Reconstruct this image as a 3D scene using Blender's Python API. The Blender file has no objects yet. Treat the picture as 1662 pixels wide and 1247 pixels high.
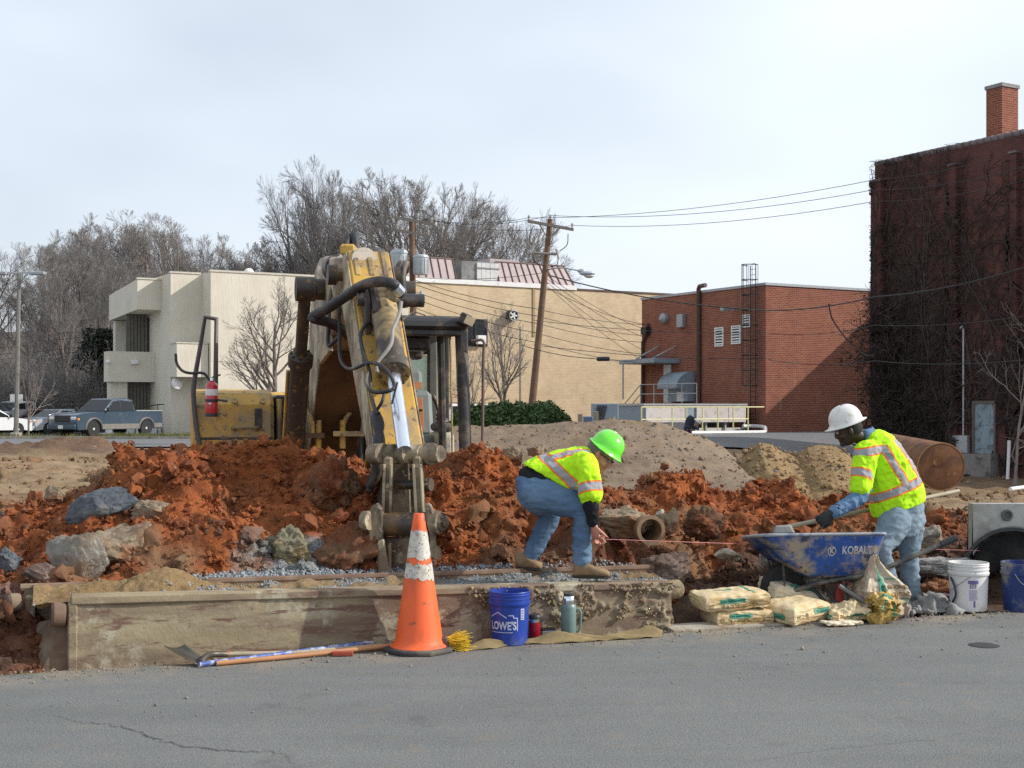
import bpy, math, random
import numpy as np
from mathutils import Vector, Matrix, Quaternion

R = math.radians
PI = math.pi
scene = bpy.context.scene
COL = scene.collection

# ------------------------------------------------------------------ camera
CAMH = 1.6
FPX = 2117.0                      # focal length in photo pixels (1662 wide)
cam_d = bpy.data.cameras.new("camera")
cam = bpy.data.objects.new("camera", cam_d)
COL.objects.link(cam)
cam.location = (0, 0, CAMH)
cam.rotation_euler = (R(90), 0, 0)
cam_d.sensor_width = 36.0
cam_d.lens = 36.0 * FPX / 1662.0
cam_d.shift_y = 36.5 / 1662.0
cam_d.clip_start = 0.1
cam_d.clip_end = 2000
scene.camera = cam

# ------------------------------------------------------------------ world + sun
VEIL_OFF = 2.8
SUN_AZ = -3.0     # degrees from +X (right), negative = towards the camera side
SUN_EL = 31.0
w = bpy.data.worlds.new("World")
scene.world = w
w.use_nodes = True
nt = w.node_tree
nt.nodes.clear()
wo = nt.nodes.new("ShaderNodeOutputWorld")
bg = nt.nodes.new("ShaderNodeBackground")
sky = nt.nodes.new("ShaderNodeTexSky")
sky.sky_type = 'NISHITA'
sky.sun_disc = False
sky.sun_elevation = R(SUN_EL)
sky.sun_rotation = R(90 - SUN_AZ)
sky.altitude = 100
sky.air_density = 1.0
sky.dust_density = 3.0
sky.ozone_density = 1.5
mixs = nt.nodes.new("ShaderNodeMix"); mixs.data_type = 'RGBA'
tc = nt.nodes.new("ShaderNodeTexCoord")
mp = nt.nodes.new("ShaderNodeMapping"); mp.inputs['Scale'].default_value = (1.0, 1.0, 2.4); mp.inputs['Location'].default_value = (VEIL_OFF, 0.0, 0.0)
cl = nt.nodes.new("ShaderNodeTexNoise"); cl.inputs['Scale'].default_value = 1.1
cl.inputs['Detail'].default_value = 4; cl.inputs['Roughness'].default_value = 0.5
mr = nt.nodes.new("ShaderNodeMapRange")
mr.inputs['From Min'].default_value = 0.35; mr.inputs['From Max'].default_value = 0.68
mr.inputs['To Min'].default_value = 0.45; mr.inputs['To Max'].default_value = 0.90
nt.links.new(tc.outputs['Generated'], mp.inputs['Vector'])
nt.links.new(mp.outputs['Vector'], cl.inputs['Vector'])
nt.links.new(cl.outputs['Fac'], mr.inputs['Value'])
nt.links.new(mr.outputs['Result'], mixs.inputs['Factor'])
nt.links.new(sky.outputs['Color'], mixs.inputs['A'])
mixs.inputs['B'].default_value = (9.9, 10.7, 11.7, 1)      # thin high veil of cloud
nt.links.new(mixs.outputs['Result'], bg.inputs['Color'])
bg.inputs['Strength'].default_value = 0.096
nt.links.new(bg.outputs['Background'], wo.inputs['Surface'])

sun_d = bpy.data.lights.new("sun", 'SUN')
sun = bpy.data.objects.new("sun", sun_d)
COL.objects.link(sun)
SV = Vector((math.cos(R(SUN_EL)) * math.cos(R(SUN_AZ)), math.cos(R(SUN_EL)) * math.sin(R(SUN_AZ)), math.sin(R(SUN_EL))))
sun.rotation_euler = SV.to_track_quat('Z', 'Y').to_euler()
sun.location = SV * 60
sun_d.energy = 3.7
sun_d.angle = R(0.53)
sun_d.color = (1.0, 0.95, 0.88)

vs = scene.view_settings
vs.view_transform = 'Standard'
vs.look = 'None'
vs.exposure = 0.22
vs.gamma = 1.0
vs.use_curve_mapping = False
scene.cycles.max_bounces = 6
scene.cycles.use_denoising = False

# ------------------------------------------------------------------ helpers
def P(px, py, D):
    """world point seen at photo pixel (px, py) at distance D in front of the camera"""
    return Vector(((px - 831.0) / FPX * D, D, CAMH - (py - 660.0) / FPX * D))

def PX(x, y):
    return 831.0 + FPX * x / y

ROOTM = {}

def rootm(o):
    while o.parent is not None:
        o = o.parent
    return ROOTM.get(o.name, Matrix())

def tag(o, label=None, cat=None, group=None, kind=None):
    if label: o["label"] = label
    if cat: o["category"] = cat
    if group: o["group"] = group
    if kind: o["kind"] = kind
    return o

def thing(name, label, cat, loc=(0, 0, 0), rz=0.0, group=None):
    o = bpy.data.objects.new(name, None)
    o.empty_display_size = 0.2
    COL.objects.link(o)
    o.location = loc
    o.rotation_euler = (0, 0, rz)
    ROOTM[o.name] = Matrix.Translation(Vector(loc)) @ Matrix.Rotation(rz, 4, 'Z')
    return tag(o, label, cat, group)

def setmesh(me, v, f, uv=None):
    """f: (m,k) int array of equal-size faces, or list of lists"""
    v = np.asarray(v, dtype=np.float32)
    if isinstance(f, np.ndarray):
        m, k = f.shape
        me.vertices.add(len(v)); me.vertices.foreach_set("co", v.ravel())
        me.loops.add(m * k); me.loops.foreach_set("vertex_index", f.ravel().astype(np.int32))
        me.polygons.add(m); me.polygons.foreach_set("loop_start", np.arange(0, m * k, k, dtype=np.int32))
        me.update(calc_edges=True)
    else:
        me.from_pydata([tuple(p) for p in v.tolist()], [], f)
        me.update()

class MB:
    """collects shapes, then links them as ONE mesh object"""
    def __init__(self):
        self.v = []; self.f = []; self.m = []; self.uv = None
    def add(self, verts, faces, m=0):
        o = len(self.v)
        self.v.extend([tuple(map(float, p)) for p in verts])
        for q in faces:
            self.f.append([int(i) + o for i in q]); self.m.append(m)
        return self
    def box(self, c, s, rot=None, m=0):
        hx, hy, hz = s[0] / 2, s[1] / 2, s[2] / 2
        pts = [Vector((x, y, z)) for z in (-hz, hz) for y in (-hy, hy) for x in (-hx, hx)]
        if rot is not None: pts = [rot @ p for p in pts]
        c = Vector(c)
        return self.add([p + c for p in pts], [(0, 2, 3, 1), (4, 5, 7, 6), (0, 1, 5, 4), (2, 6, 7, 3), (0, 4, 6, 2), (1, 3, 7, 5)], m)
    def hexa(self, p, m=0):
        """8 points: bottom ring 0-3, top ring 4-7"""
        return self.add(p, [(3, 2, 1, 0), (4, 5, 6, 7), (0, 1, 5, 4), (1, 2, 6, 5), (2, 3, 7, 6), (3, 0, 4, 7)], m)
    def prism(self, poly, vec, m=0):
        n = len(poly); vec = Vector(vec)
        a = [Vector(p) for p in poly]
        return self.add(a + [p + vec for p in a], [list(range(n))[::-1], list(range(n, 2 * n))] + [(i, (i + 1) % n, n + (i + 1) % n, n + i) for i in range(n)], m)
    def tube(self, pts, r, n=8, caps=True, m=0):
        pts = [Vector(p) for p in pts]
        if not hasattr(r, '__len__'): r = [r] * len(pts)
        t0 = (pts[1] - pts[0]).normalized()
        up = Vector((0, 0, 1)) if abs(t0.z) < 0.9 else Vector((1, 0, 0))
        x = t0.cross(up).normalized()
        V = []; F = []
        for i, p in enumerate(pts):
            if i == 0: t = pts[1] - pts[0]
            elif i == len(pts) - 1: t = pts[-1] - pts[-2]
            else: t = (pts[i + 1] - pts[i]).normalized() + (pts[i] - pts[i - 1]).normalized()
            t.normalize()
            x = (x - t * x.dot(t)).normalized(); y = t.cross(x)
            for k in range(n):
                a = 2 * PI * k / n
                V.append(p + (x * math.cos(a) + y * math.sin(a)) * r[i])
        for i in range(len(pts) - 1):
            for k in range(n):
                F.append((i * n + k, i * n + (k + 1) % n, (i + 1) * n + (k + 1) % n, (i + 1) * n + k))
        if caps:
            F.append(list(range(n))[::-1]); F.append([(len(pts) - 1) * n + k for k in range(n)])
        return self.add(V, F, m)
    def lathe(self, prof, origin=(0, 0, 0), axis=(0, 0, 1), n=24, caps=True, m=0):
        """prof: list of (radius, height)"""
        axis = Vector(axis).normalized(); o = Vector(origin)
        up = Vector((1, 0, 0)) if abs(axis.x) < 0.9 else Vector((0, 1, 0))
        x = axis.cross(up).normalized(); y = axis.cross(x)
        V = []; F = []
        for (r, h) in prof:
            for k in range(n):
                a = 2 * PI * k / n
                V.append(o + axis * h + (x * math.cos(a) + y * math.sin(a)) * r)
        for i in range(len(prof) - 1):
            for k in range(n):
                F.append((i * n + k, (i + 1) * n + k, (i + 1) * n + (k + 1) % n, i * n + (k + 1) % n))
        if caps:
            F.append(list(range(n))); F.append([(len(prof) - 1) * n + k for k in range(n)][::-1])
        return self.add(V, F, m)
    def ell(self, c, rad, rot=None, nu=14, nv=9, m=0):
        c = Vector(c); V = []; F = []
        for j in range(1, nv):
            th = PI * j / nv
            for k in range(nu):
                a = 2 * PI * k / nu
                V.append(Vector((rad[0] * math.sin(th) * math.cos(a), rad[1] * math.sin(th) * math.sin(a), rad[2] * math.cos(th))))
        V.append(Vector((0, 0, rad[2]))); V.append(Vector((0, 0, -rad[2])))
        for j in range(nv - 2):
            for k in range(nu):
                F.append((j * nu + k, (j + 1) * nu + k, (j + 1) * nu + (k + 1) % nu, j * nu + (k + 1) % nu))
        t = len(V) - 2
        for k in range(nu):
            F.append((t, k, (k + 1) % nu)); F.append((t + 1, (nv - 2) * nu + (k + 1) % nu, (nv - 2) * nu + k))
        if rot is not None: V = [rot @ p for p in V]
        return self.add([p + c for p in V], F, m)
    def build(self, name, mat, parent=None, local=False, smooth=None, bevel=0.0, base=None, segs=1):
        me = bpy.data.meshes.new(name)
        if parent is not None and not local:
            Mi = rootm(parent).inverted()
            vv = [Mi @ Vector(p) for p in self.v]
        elif base is not None:
            b = Vector(base); vv = [Vector(p) - b for p in self.v]
        else:
            vv = self.v
        me.from_pydata([tuple(p) for p in vv], [], self.f)
        mats = mat if isinstance(mat, (list, tuple)) else [mat]
        for q in mats: me.materials.append(q)
        if len(mats) > 1: me.polygons.foreach_set("material_index", self.m)
        me.update()
        if smooth is not None:
            me.shade_smooth()
            me.set_sharp_from_angle(angle=R(smooth))
        o = bpy.data.objects.new(name, me)
        COL.objects.link(o)
        if parent is not None: o.parent = parent
        elif base is not None:
            o.location = base; ROOTM[o.name] = Matrix.Translation(Vector(base))
        if bevel > 0:
            bm = o.modifiers.new("bevel", 'BEVEL'); bm.width = bevel; bm.segments = segs; bm.limit_method = 'ANGLE'; bm.angle_limit = R(40)
        return o

def npobj(name, v, f, mat, parent=None, smooth=True, base=None, sharp=None):
    me = bpy.data.meshes.new(name)
    v = np.asarray(v, dtype=np.float64)
    if base is not None: v = v - np.array(base)
    setmesh(me, v, f)
    me.materials.append(mat)
    if smooth: me.shade_smooth()
    if sharp: me.set_sharp_from_angle(angle=R(sharp))
    o = bpy.data.objects.new(name, me); COL.objects.link(o)
    if parent is not None: o.parent = parent
    elif base is not None:
        o.location = base; ROOTM[o.name] = Matrix.Translation(Vector(base))
    return o

def copy_tree(o, parent=None):
    c = o.copy(); COL.objects.link(c); c.parent = parent
    for ch in list(o.children): copy_tree(ch, c)
    return c

def crom(pts, per=6):
    """Catmull-Rom resample of rows (any width)"""
    p = np.asarray(pts, dtype=float)
    q = np.vstack([2 * p[0] - p[1], p, 2 * p[-1] - p[-2]])
    out = []
    for i in range(1, len(q) - 2):
        for k in range(per):
            t = k / per
            a, b, c, d = q[i - 1], q[i], q[i + 1], q[i + 2]
            out.append(0.5 * ((2 * b) + (-a + c) * t + (2 * a - 5 * b + 4 * c - d) * t * t + (-a + 3 * b - 3 * c + d) * t ** 3))
    out.append(p[-1])
    return np.array(out)

def smooth_path(pts, per=6):
    return [Vector(p) for p in crom([tuple(p) for p in pts], per)]

# numpy noise ------------------------------------------------------------
def _h(ix, iy, iz, seed):
    n = (ix * 374761393 + iy * 668265263 + iz * 2147483647 + seed * 1274126177) & 0xffffffff
    n = ((n ^ (n >> 13)) * 1274126177) & 0xffffffff
    n = n ^ (n >> 16)
    return (n & 0xffff) / 65535.0

def vnoise(p, seed=0):
    p = np.asarray(p, dtype=float)
    i = np.floor(p).astype(np.int64); f = p - i
    u = f * f * f * (f * (f * 6 - 15) + 10)
    r = 0
    for dx in (0, 1):
        for dy in (0, 1):
            for dz in (0, 1):
                wgt = (u[:, 0] if dx else 1 - u[:, 0]) * (u[:, 1] if dy else 1 - u[:, 1]) * (u[:, 2] if dz else 1 - u[:, 2])
                r = r + wgt * _h(i[:, 0] + dx, i[:, 1] + dy, i[:, 2] + dz, seed)
    return r * 2 - 1

def fbm(p, oct=4, gain=0.5, seed=0):
    r = 0; a = 1.0; q = np.asarray(p, dtype=float)
    for k in range(oct):
        r = r + a * vnoise(q, seed + k * 17); a *= gain; q = q * 2.03 + 5.1
    return r

def worley(p, seed=0):
    """F1 distance of jittered 3D cells"""
    p = np.asarray(p, dtype=float)
    i = np.floor(p).astype(np.int64); best = np.full(len(p), 9.0)
    for dx in (-1, 0, 1):
        for dy in (-1, 0, 1):
            for dz in (-1, 0, 1):
                c = i + np.array([dx, dy, dz])
                q = c + np.stack([_h(c[:, 0], c[:, 1], c[:, 2], seed + k) for k in (1, 2, 3)], 1)
                best = np.minimum(best, ((q - p) ** 2).sum(1))
    return np.sqrt(best)

def sstep(x, a, b):
    t = np.clip((np.asarray(x, dtype=float) - a) / (b - a), 0, 1)
    return t * t * (3 - 2 * t)

def icosphere(sub):
    import bmesh
    bm = bmesh.new(); bmesh.ops.create_icosphere(bm, subdivisions=sub, radius=1.0)
    v = np.array([x.co[:] for x in bm.verts]); f = np.array([[q.index for q in fc.verts] for fc in bm.faces])
    bm.free(); return v, f

ICO1 = icosphere(1); ICO2 = icosphere(2); ICO3 = icosphere(3)

def rand_rot(rng, n):
    q = rng.normal(size=(n, 4)); q /= np.linalg.norm(q, axis=1)[:, None]
    a, b, c, d = q.T
    return np.stack([np.stack([1 - 2 * (c * c + d * d), 2 * (b * c - a * d), 2 * (b * d + a * c)], 1),
                     np.stack([2 * (b * c + a * d), 1 - 2 * (b * b + d * d), 2 * (c * d - a * b)], 1),
                     np.stack([2 * (b * d - a * c), 2 * (c * d + a * b), 1 - 2 * (b * b + c * c)], 1)], 1)

def scatter(centers, sizes, ico, rng, rough=0.35, squash=(0.7, 1.2), facet=False):
    """many lumpy stones in one vertex/face array"""
    bv, bf = ico
    n = len(centers)
    protos = []
    for k in range(10):
        d = 1 + rough * fbm(bv * 1.7 + k * 7.3, 3, 0.6, seed=k)
        q = bv * d[:, None]
        if facet:                       # broken faces and a crumbly skin
            for _ in range(7):
                nn = rng.normal(size=3); nn /= np.linalg.norm(nn); hh = rng.uniform(0.45, 0.8); e = q @ nn - hh; m_ = e > 0; q[m_] -= e[m_][:, None] * nn
            q = q * (1 + 0.16 * (0.5 - worley(q * 4 + k, k)))[:, None]
        protos.append(q)
    protos = np.array(protos)
    v = protos[rng.integers(0, 10, n)]
    v = v * rng.uniform(squash[0], squash[1], (n, 1, 3))
    v = np.einsum('nij,nkj->nki', rand_rot(rng, n), v) * np.asarray(sizes)[:, None, None] + np.asarray(centers)[:, None, :]
    f = bf[None] + (np.arange(n) * len(bv))[:, None, None]
    return v.reshape(-1, 3), f.reshape(-1, 3)

def tubes(Pt, Rd, sides):
    """Pt (B,n,3), Rd (B,n) -> verts, quads"""
    B, n, _ = Pt.shape
    t = np.empty_like(Pt)
    t[:, 1:-1] = Pt[:, 2:] - Pt[:, :-2]; t[:, 0] = Pt[:, 1] - Pt[:, 0]; t[:, -1] = Pt[:, -1] - Pt[:, -2]
    t /= np.linalg.norm(t, axis=2)[:, :, None] + 1e-9
    ref = np.zeros((B, 1, 3)); ref[..., 0] = 0.31; ref[..., 1] = 0.83; ref[..., 2] = 0.05
    x = np.cross(t, np.broadcast_to(ref, t.shape)); x /= np.linalg.norm(x, axis=2)[:, :, None] + 1e-9
    y = np.cross(t, x)
    a = np.arange(sides) * 2 * PI / sides
    ring = Pt[:, :, None, :] + (x[:, :, None, :] * np.cos(a)[None, None, :, None] + y[:, :, None, :] * np.sin(a)[None, None, :, None]) * Rd[:, :, None, None]
    v = ring.reshape(-1, 3)
    b = (np.arange(B) * n * sides)[:, None, None]; i = (np.arange(n - 1) * sides)[None, :, None]; k = np.arange(sides)[None, None, :]
    k2 = (k + 1) % sides
    f = np.stack([b + i + k, b + i + k2, b + i + sides + k2, b + i + sides + k], -1).reshape(-1, 4)
    return v, f

# ------------------------------------------------------------------ materials
MATS = {}

def _n(nt, t, **kw):
    n = nt.nodes.new(t)
    for k, v in kw.items():
        if k in n.inputs.keys(): n.inputs[k].default_value = v
        else: setattr(n, k, v)
    return n

def mix_rgb(nt, fac, a, b, blend='MIX'):
    m = nt.nodes.new("ShaderNodeMix"); m.data_type = 'RGBA'; m.blend_type = blend
    for sock, val in (('Factor', fac), ('A', a), ('B', b)):
        s = m.inputs[sock] if sock == 'Factor' else [q for q in m.inputs if q.name == sock and q.type == 'RGBA'][0]
        if hasattr(val, 'is_linked') or hasattr(val, 'links'): nt.links.new(val, s)
        else: s.default_value = val if sock == 'Factor' else (tuple(val) + (1,))[:4]
    return [q for q in m.outputs if q.type == 'RGBA'][0]

def noise(nt, vec, scale, detail=4, rough=0.6, lo=0.4, hi=0.6, dist=0.0):
    n = _n(nt, "ShaderNodeTexNoise", Scale=scale, Detail=detail, Roughness=rough, Distortion=dist)
    nt.links.new(vec, n.inputs['Vector'])
    r = _n(nt, "ShaderNodeMapRange"); r.inputs['From Min'].default_value = lo; r.inputs['From Max'].default_value = hi
    nt.links.new(n.outputs['Fac'], r.inputs['Value'])
    return r.outputs['Result']

def bump(nt, h, strength, dist=0.01, prev=None):
    b = _n(nt, "ShaderNodeBump", Strength=strength, Distance=dist)
    nt.links.new(h, b.inputs['Height'])
    if prev is not None: nt.links.new(prev, b.inputs['Normal'])
    return b.outputs['Normal']

def base_mat(name):
    m = bpy.data.materials.new(name); m.use_nodes = True
    nt = m.node_tree
    bs = nt.nodes["Principled BSDF"]
    tc = nt.nodes.new("ShaderNodeTexCoord")
    return m, nt, bs, tc.outputs['Object']

def mat(name, col, rough=0.7, metal=0.0, var=0.15, vscale=6.0, dirt=None, damt=0.4, dscale=3.0, bumps=0.15, bscale=60.0, bdist=0.004, spec=0.5, spots=None, sscale=40.0, samt=0.5, coat=0.0, sheen=0.0):
    """base colour with mottling, optional dirt patches and small spots"""
    if name in MATS: return MATS[name]
    m, nt, bs, vec = base_mat(name)
    c = mix_rgb(nt, noise(nt, vec, vscale, 5, 0.6, 0.3, 0.7), [max(0, q * (1 - var)) for q in col], [min(1, q * (1 + var)) for q in col])
    if dirt is not None:
        c = mix_rgb(nt, noise(nt, vec, dscale, 7, 0.65, 0.62 - damt * 0.3, 0.72 - damt * 0.2, 0.3), c, dirt)
    if spots is not None:
        c = mix_rgb(nt, noise(nt, vec, sscale, 4, 0.6, 0.72 - samt * 0.3, 0.78 - samt * 0.3), c, spots)
    nt.links.new(c, bs.inputs['Base Color'])
    rr = noise(nt, vec, vscale * 2.3, 4, 0.6, 0.2, 0.8)
    mr = _n(nt, "ShaderNodeMapRange"); nt.links.new(rr, mr.inputs['Value'])
    mr.inputs['To Min'].default_value = max(0.02, rough - 0.12); mr.inputs['To Max'].default_value = min(1, rough + 0.12)
    nt.links.new(mr.outputs['Result'], bs.inputs['Roughness'])
    bs.inputs['Metallic'].default_value = metal
    bs.inputs['Specular IOR Level'].default_value = spec
    if coat: bs.inputs['Coat Weight'].default_value = coat; bs.inputs['Coat Roughness'].default_value = 0.08
    if sheen: bs.inputs['Sheen Weight'].default_value = sheen
    if bumps > 0:
        n1 = noise(nt, vec, bscale, 6, 0.65, 0.0, 1.0)
        nt.links.new(bump(nt, n1, bumps, bdist), bs.inputs['Normal'])
    MATS[name] = m
    return m
# ================================================================== SETTING: road, ground, heaps
E0 = np.array([-3.06, 7.79]); EV = np.array([0.944, 0.329]); EN = np.array([-0.329, 0.944])

def ST(s, t, z=0.0):
    """s metres along the kerb line, t metres behind it"""
    return Vector((E0[0] + EV[0] * s + EN[0] * t, E0[1] + EV[1] * s + EN[1] * t, z))

def st_of(x, y):
    return ((x - E0[0]) * EV[0] + (y - E0[1]) * EV[1], (x - E0[0]) * EN[0] + (y - E0[1]) * EN[1])

def soil_material():
    m, nt, bs, vec = base_mat("soil")
    at = _n(nt, "ShaderNodeAttribute", attribute_name="soil")
    sp = _n(nt, "ShaderNodeSeparateColor"); nt.links.new(at.outputs['Color'], sp.inputs['Color'])
    geo = _n(nt, "ShaderNodeNewGeometry"); vec = geo.outputs['Position']
    tan = mix_rgb(nt, noise(nt, vec, 1.7, 6, 0.7, 0.35, 0.65), (0.21, 0.143, 0.085), (0.34, 0.25, 0.155))
    tan = mix_rgb(nt, noise(nt, vec, 0.6, 5, 0.6, 0.55, 0.75), tan, (0.23, 0.14, 0.075))
    red = mix_rgb(nt, noise(nt, vec, 3.2, 6, 0.65, 0.36, 0.62), (0.19, 0.056, 0.023), (0.40, 0.122, 0.041))
    red = mix_rgb(nt, noise(nt, vec, 1.1, 6, 0.7, 0.52, 0.7), red, (0.22, 0.11, 0.055))
    red = mix_rgb(nt, noise(nt, vec, 22, 4, 0.6, 0.55, 0.75), red, (0.46, 0.175, 0.06))
    gry = mix_rgb(nt, noise(nt, vec, 60, 3, 0.7, 0.35, 0.65), (0.13, 0.14, 0.14), (0.36, 0.38, 0.38))
    gry = mix_rgb(nt, noise(nt, vec, 4, 4, 0.6, 0.5, 0.7), gry, (0.24, 0.17, 0.1))
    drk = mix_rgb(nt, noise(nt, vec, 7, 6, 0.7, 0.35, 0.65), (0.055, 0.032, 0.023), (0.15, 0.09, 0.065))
    snd = mix_rgb(nt, noise(nt, vec, 2.3, 6, 0.7, 0.35, 0.65), (0.25, 0.165, 0.075), (0.36, 0.25, 0.13))
    c = mix_rgb(nt, sp.outputs[0], tan, red)
    c = mix_rgb(nt, sp.outputs[1], c, gry)
    c = mix_rgb(nt, sp.outputs[2], c, drk)
    c = mix_rgb(nt, at.outputs['Alpha'], c, snd)
    c = mix_rgb(nt, noise(nt, vec, 38, 3, 0.5, 0.735, 0.76), c, (0.5, 0.47, 0.42))
    nt.links.new(c, bs.inputs['Base Color'])
    bs.inputs['Roughness'].default_value = 0.95; bs.inputs['Specular IOR Level'].default_value = 0.15
    b1 = bump(nt, noise(nt, vec, 26, 8, 0.7, 0.0, 1.0), 0.8, 0.05)
    b2 = bump(nt, noise(nt, vec, 140, 4, 0.7, 0.0, 1.0), 0.5, 0.01, b1)
    nt.links.new(b2, bs.inputs['Normal'])
    return m
SOIL = soil_material()

def set_soil(o, cols):
    a = o.data.color_attributes.new("soil", 'FLOAT_COLOR', 'POINT')
    a.data.foreach_set("color", np.asarray(cols, dtype=np.float32).ravel())

def grid_faces(nu, nv):
    i = (np.arange(nu - 1) * nv)[:, None]; k = np.arange(nv - 1)[None, :]
    return np.stack([i + k, i + nv + k, i + nv + k + 1, i + k + 1], -1).reshape(-1, 4)

# ---- lie of the land
def land(x, y):
    x = np.asarray(x, float); y = np.asarray(y, float)
    u = PX(x, np.maximum(y, 1.0))
    z = -1.05 * sstep(u, 1180, 1450) * sstep(y, 13, 44)
    z = z * (1 - sstep(y, 57, 68)) + 0.18 * sstep(u, 950, 1150) * sstep(y, 57, 68)
    s, t = st_of(x, y)
    z = z - 0.06 * sstep(-t, 0.0, 0.25)
    return z

def make_ground():
    th = np.radians(np.linspace(-80, 80, 420)); rr = np.concatenate([np.geomspace(5.5, 90, 330), np.geomspace(95, 900, 24)])
    A, Rr = np.meshgrid(th, rr, indexing='ij')
    x = (np.sin(A) * Rr).ravel(); y = (np.cos(A) * Rr).ravel()
    z = land(x, y); u = PX(x, np.maximum(y, 1)); s, t = st_of(x, y)
    p = np.stack([x, y, z], 1)
    site = sstep(t, 0.15, 0.8) * (1 - sstep(y, 44, 50))
    z = z + site * (0.10 * fbm(p * 0.5, 4, 0.55, 3) + 0.10 * np.abs(fbm(p * 1.9, 4, 0.6, 4)) + 0.10 * (0.5 - worley(p * 1.3, 4)) + 0.03 * fbm(p * 6, 3, 0.6, 9)) - 0.03
    ridge = sstep(y, 38, 42) * (1 - sstep(y, 45, 48)) * sstep(-u, -260, -150)
    z = z + ridge * (0.12 + 0.35 * np.maximum(0, fbm(p * 0.9, 3, 0.6, 21)))
    v = np.stack([x, y, z], 1)
    o = npobj("ground", v, grid_faces(len(th), len(rr)), SOIL)
    n = fbm(p * 0.35, 4, 0.6, 8)
    c = np.zeros((len(x), 4))
    c[:, 0] = np.clip(0.9 * sstep(t, 0, 5) * (1 - sstep(t, 5, 8)) + 0.12 * sstep(n, 0.2, 0.7) * (1 - sstep(y, 45, 55)), 0, 1)
    c[:, 2] = np.clip(0.85 * sstep(u, 980, 1120) * (1 - sstep(t, 2.0, 4.5)) + 0.75 * ridge + 0.5 * sstep(u, 1300, 1450) * sstep(y, 30, 45), 0, 1)
    set_soil(o, c); tag(o, kind="structure")
make_ground()

def asphalt_material(name, lo, hi, patch):
    m, nt, bs, vec = base_mat(name)
    c = mix_rgb(nt, noise(nt, vec, 95, 3, 0.75, 0.3, 0.7), lo, hi)
    c = mix_rgb(nt, noise(nt, vec, 150, 2, 0.6, 0.58, 0.68), c, (0.36, 0.355, 0.345))
    c = mix_rgb(nt, noise(nt, vec, 130, 2, 0.6, 0.60, 0.68), c, (0.035, 0.035, 0.036))
    c = mix_rgb(nt, noise(nt, vec, 5, 6, 0.7, 0.55, 0.72), c, (0.21, 0.19, 0.16))
    c = mix_rgb(nt, noise(nt, vec, 1.4, 5, 0.65, 0.60, 0.72), c, (0.115, 0.112, 0.108))
    mp = _n(nt, "ShaderNodeMapping"); mp.inputs['Rotation'].default_value = (0, 0, R(-19)); mp.inputs['Scale'].default_value = (0.25, 2.2, 1)
    nt.links.new(vec, mp.inputs['Vector'])
    st = noise(nt, mp.outputs['Vector'], 1.3, 5, 0.6, 0.3, 0.7)
    c = mix_rgb(nt, st, c, patch, 'MULTIPLY')
    c2 = noise(nt, vec, 0.55, 4, 0.6, 0.42, 0.7)
    c = mix_rgb(nt, c2, c, (0.86, 0.87, 0.88), 'MULTIPLY')
    if name == 'asphalt':      # soil dust tracked along the edge of the dig
        dt = _n(nt, "ShaderNodeVectorMath", operation='DOT_PRODUCT'); nt.links.new(vec, dt.inputs[0]); dt.inputs[1].default_value = (-0.329, 0.944, 0)
        mr = _n(nt, "ShaderNodeMapRange"); nt.links.new(dt.outputs['Value'], mr.inputs['Value'])
        e0 = -3.06 * -0.329 + 7.79 * 0.944
        mr.inputs['From Min'].default_value = e0 - 0.55; mr.inputs['From Max'].default_value = e0 + 0.02
        mm = _n(nt, "ShaderNodeMath", operation='MULTIPLY'); nt.links.new(mr.outputs['Result'], mm.inputs[0]); nt.links.new(noise(nt, vec, 3.0, 7, 0.7, 0.40, 0.66), mm.inputs[1])
        c = mix_rgb(nt, mm.outputs[0], c, (0.33, 0.27, 0.19))
    nt.links.new(c, bs.inputs['Base Color'])
    bs.inputs['Roughness'].default_value = 0.86; bs.inputs['Specular IOR Level'].default_value = 0.35
    b1 = bump(nt, noise(nt, vec, 120, 3, 0.7, 0.0, 1.0), 0.55, 0.012)
    b2 = bump(nt, noise(nt, vec, 2.5, 4, 0.6, 0.0, 1.0), 0.25, 0.05, b1)
    nt.links.new(b2, bs.inputs['Normal'])
    return m
ASPH = asphalt_material("asphalt", (0.088, 0.092, 0.089), (0.245, 0.252, 0.245), (0.86, 0.86, 0.86))
ASPH2 = asphalt_material("asphalt_far", (0.14, 0.145, 0.15), (0.20, 0.205, 0.21), (0.85, 0.85, 0.86))

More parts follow.
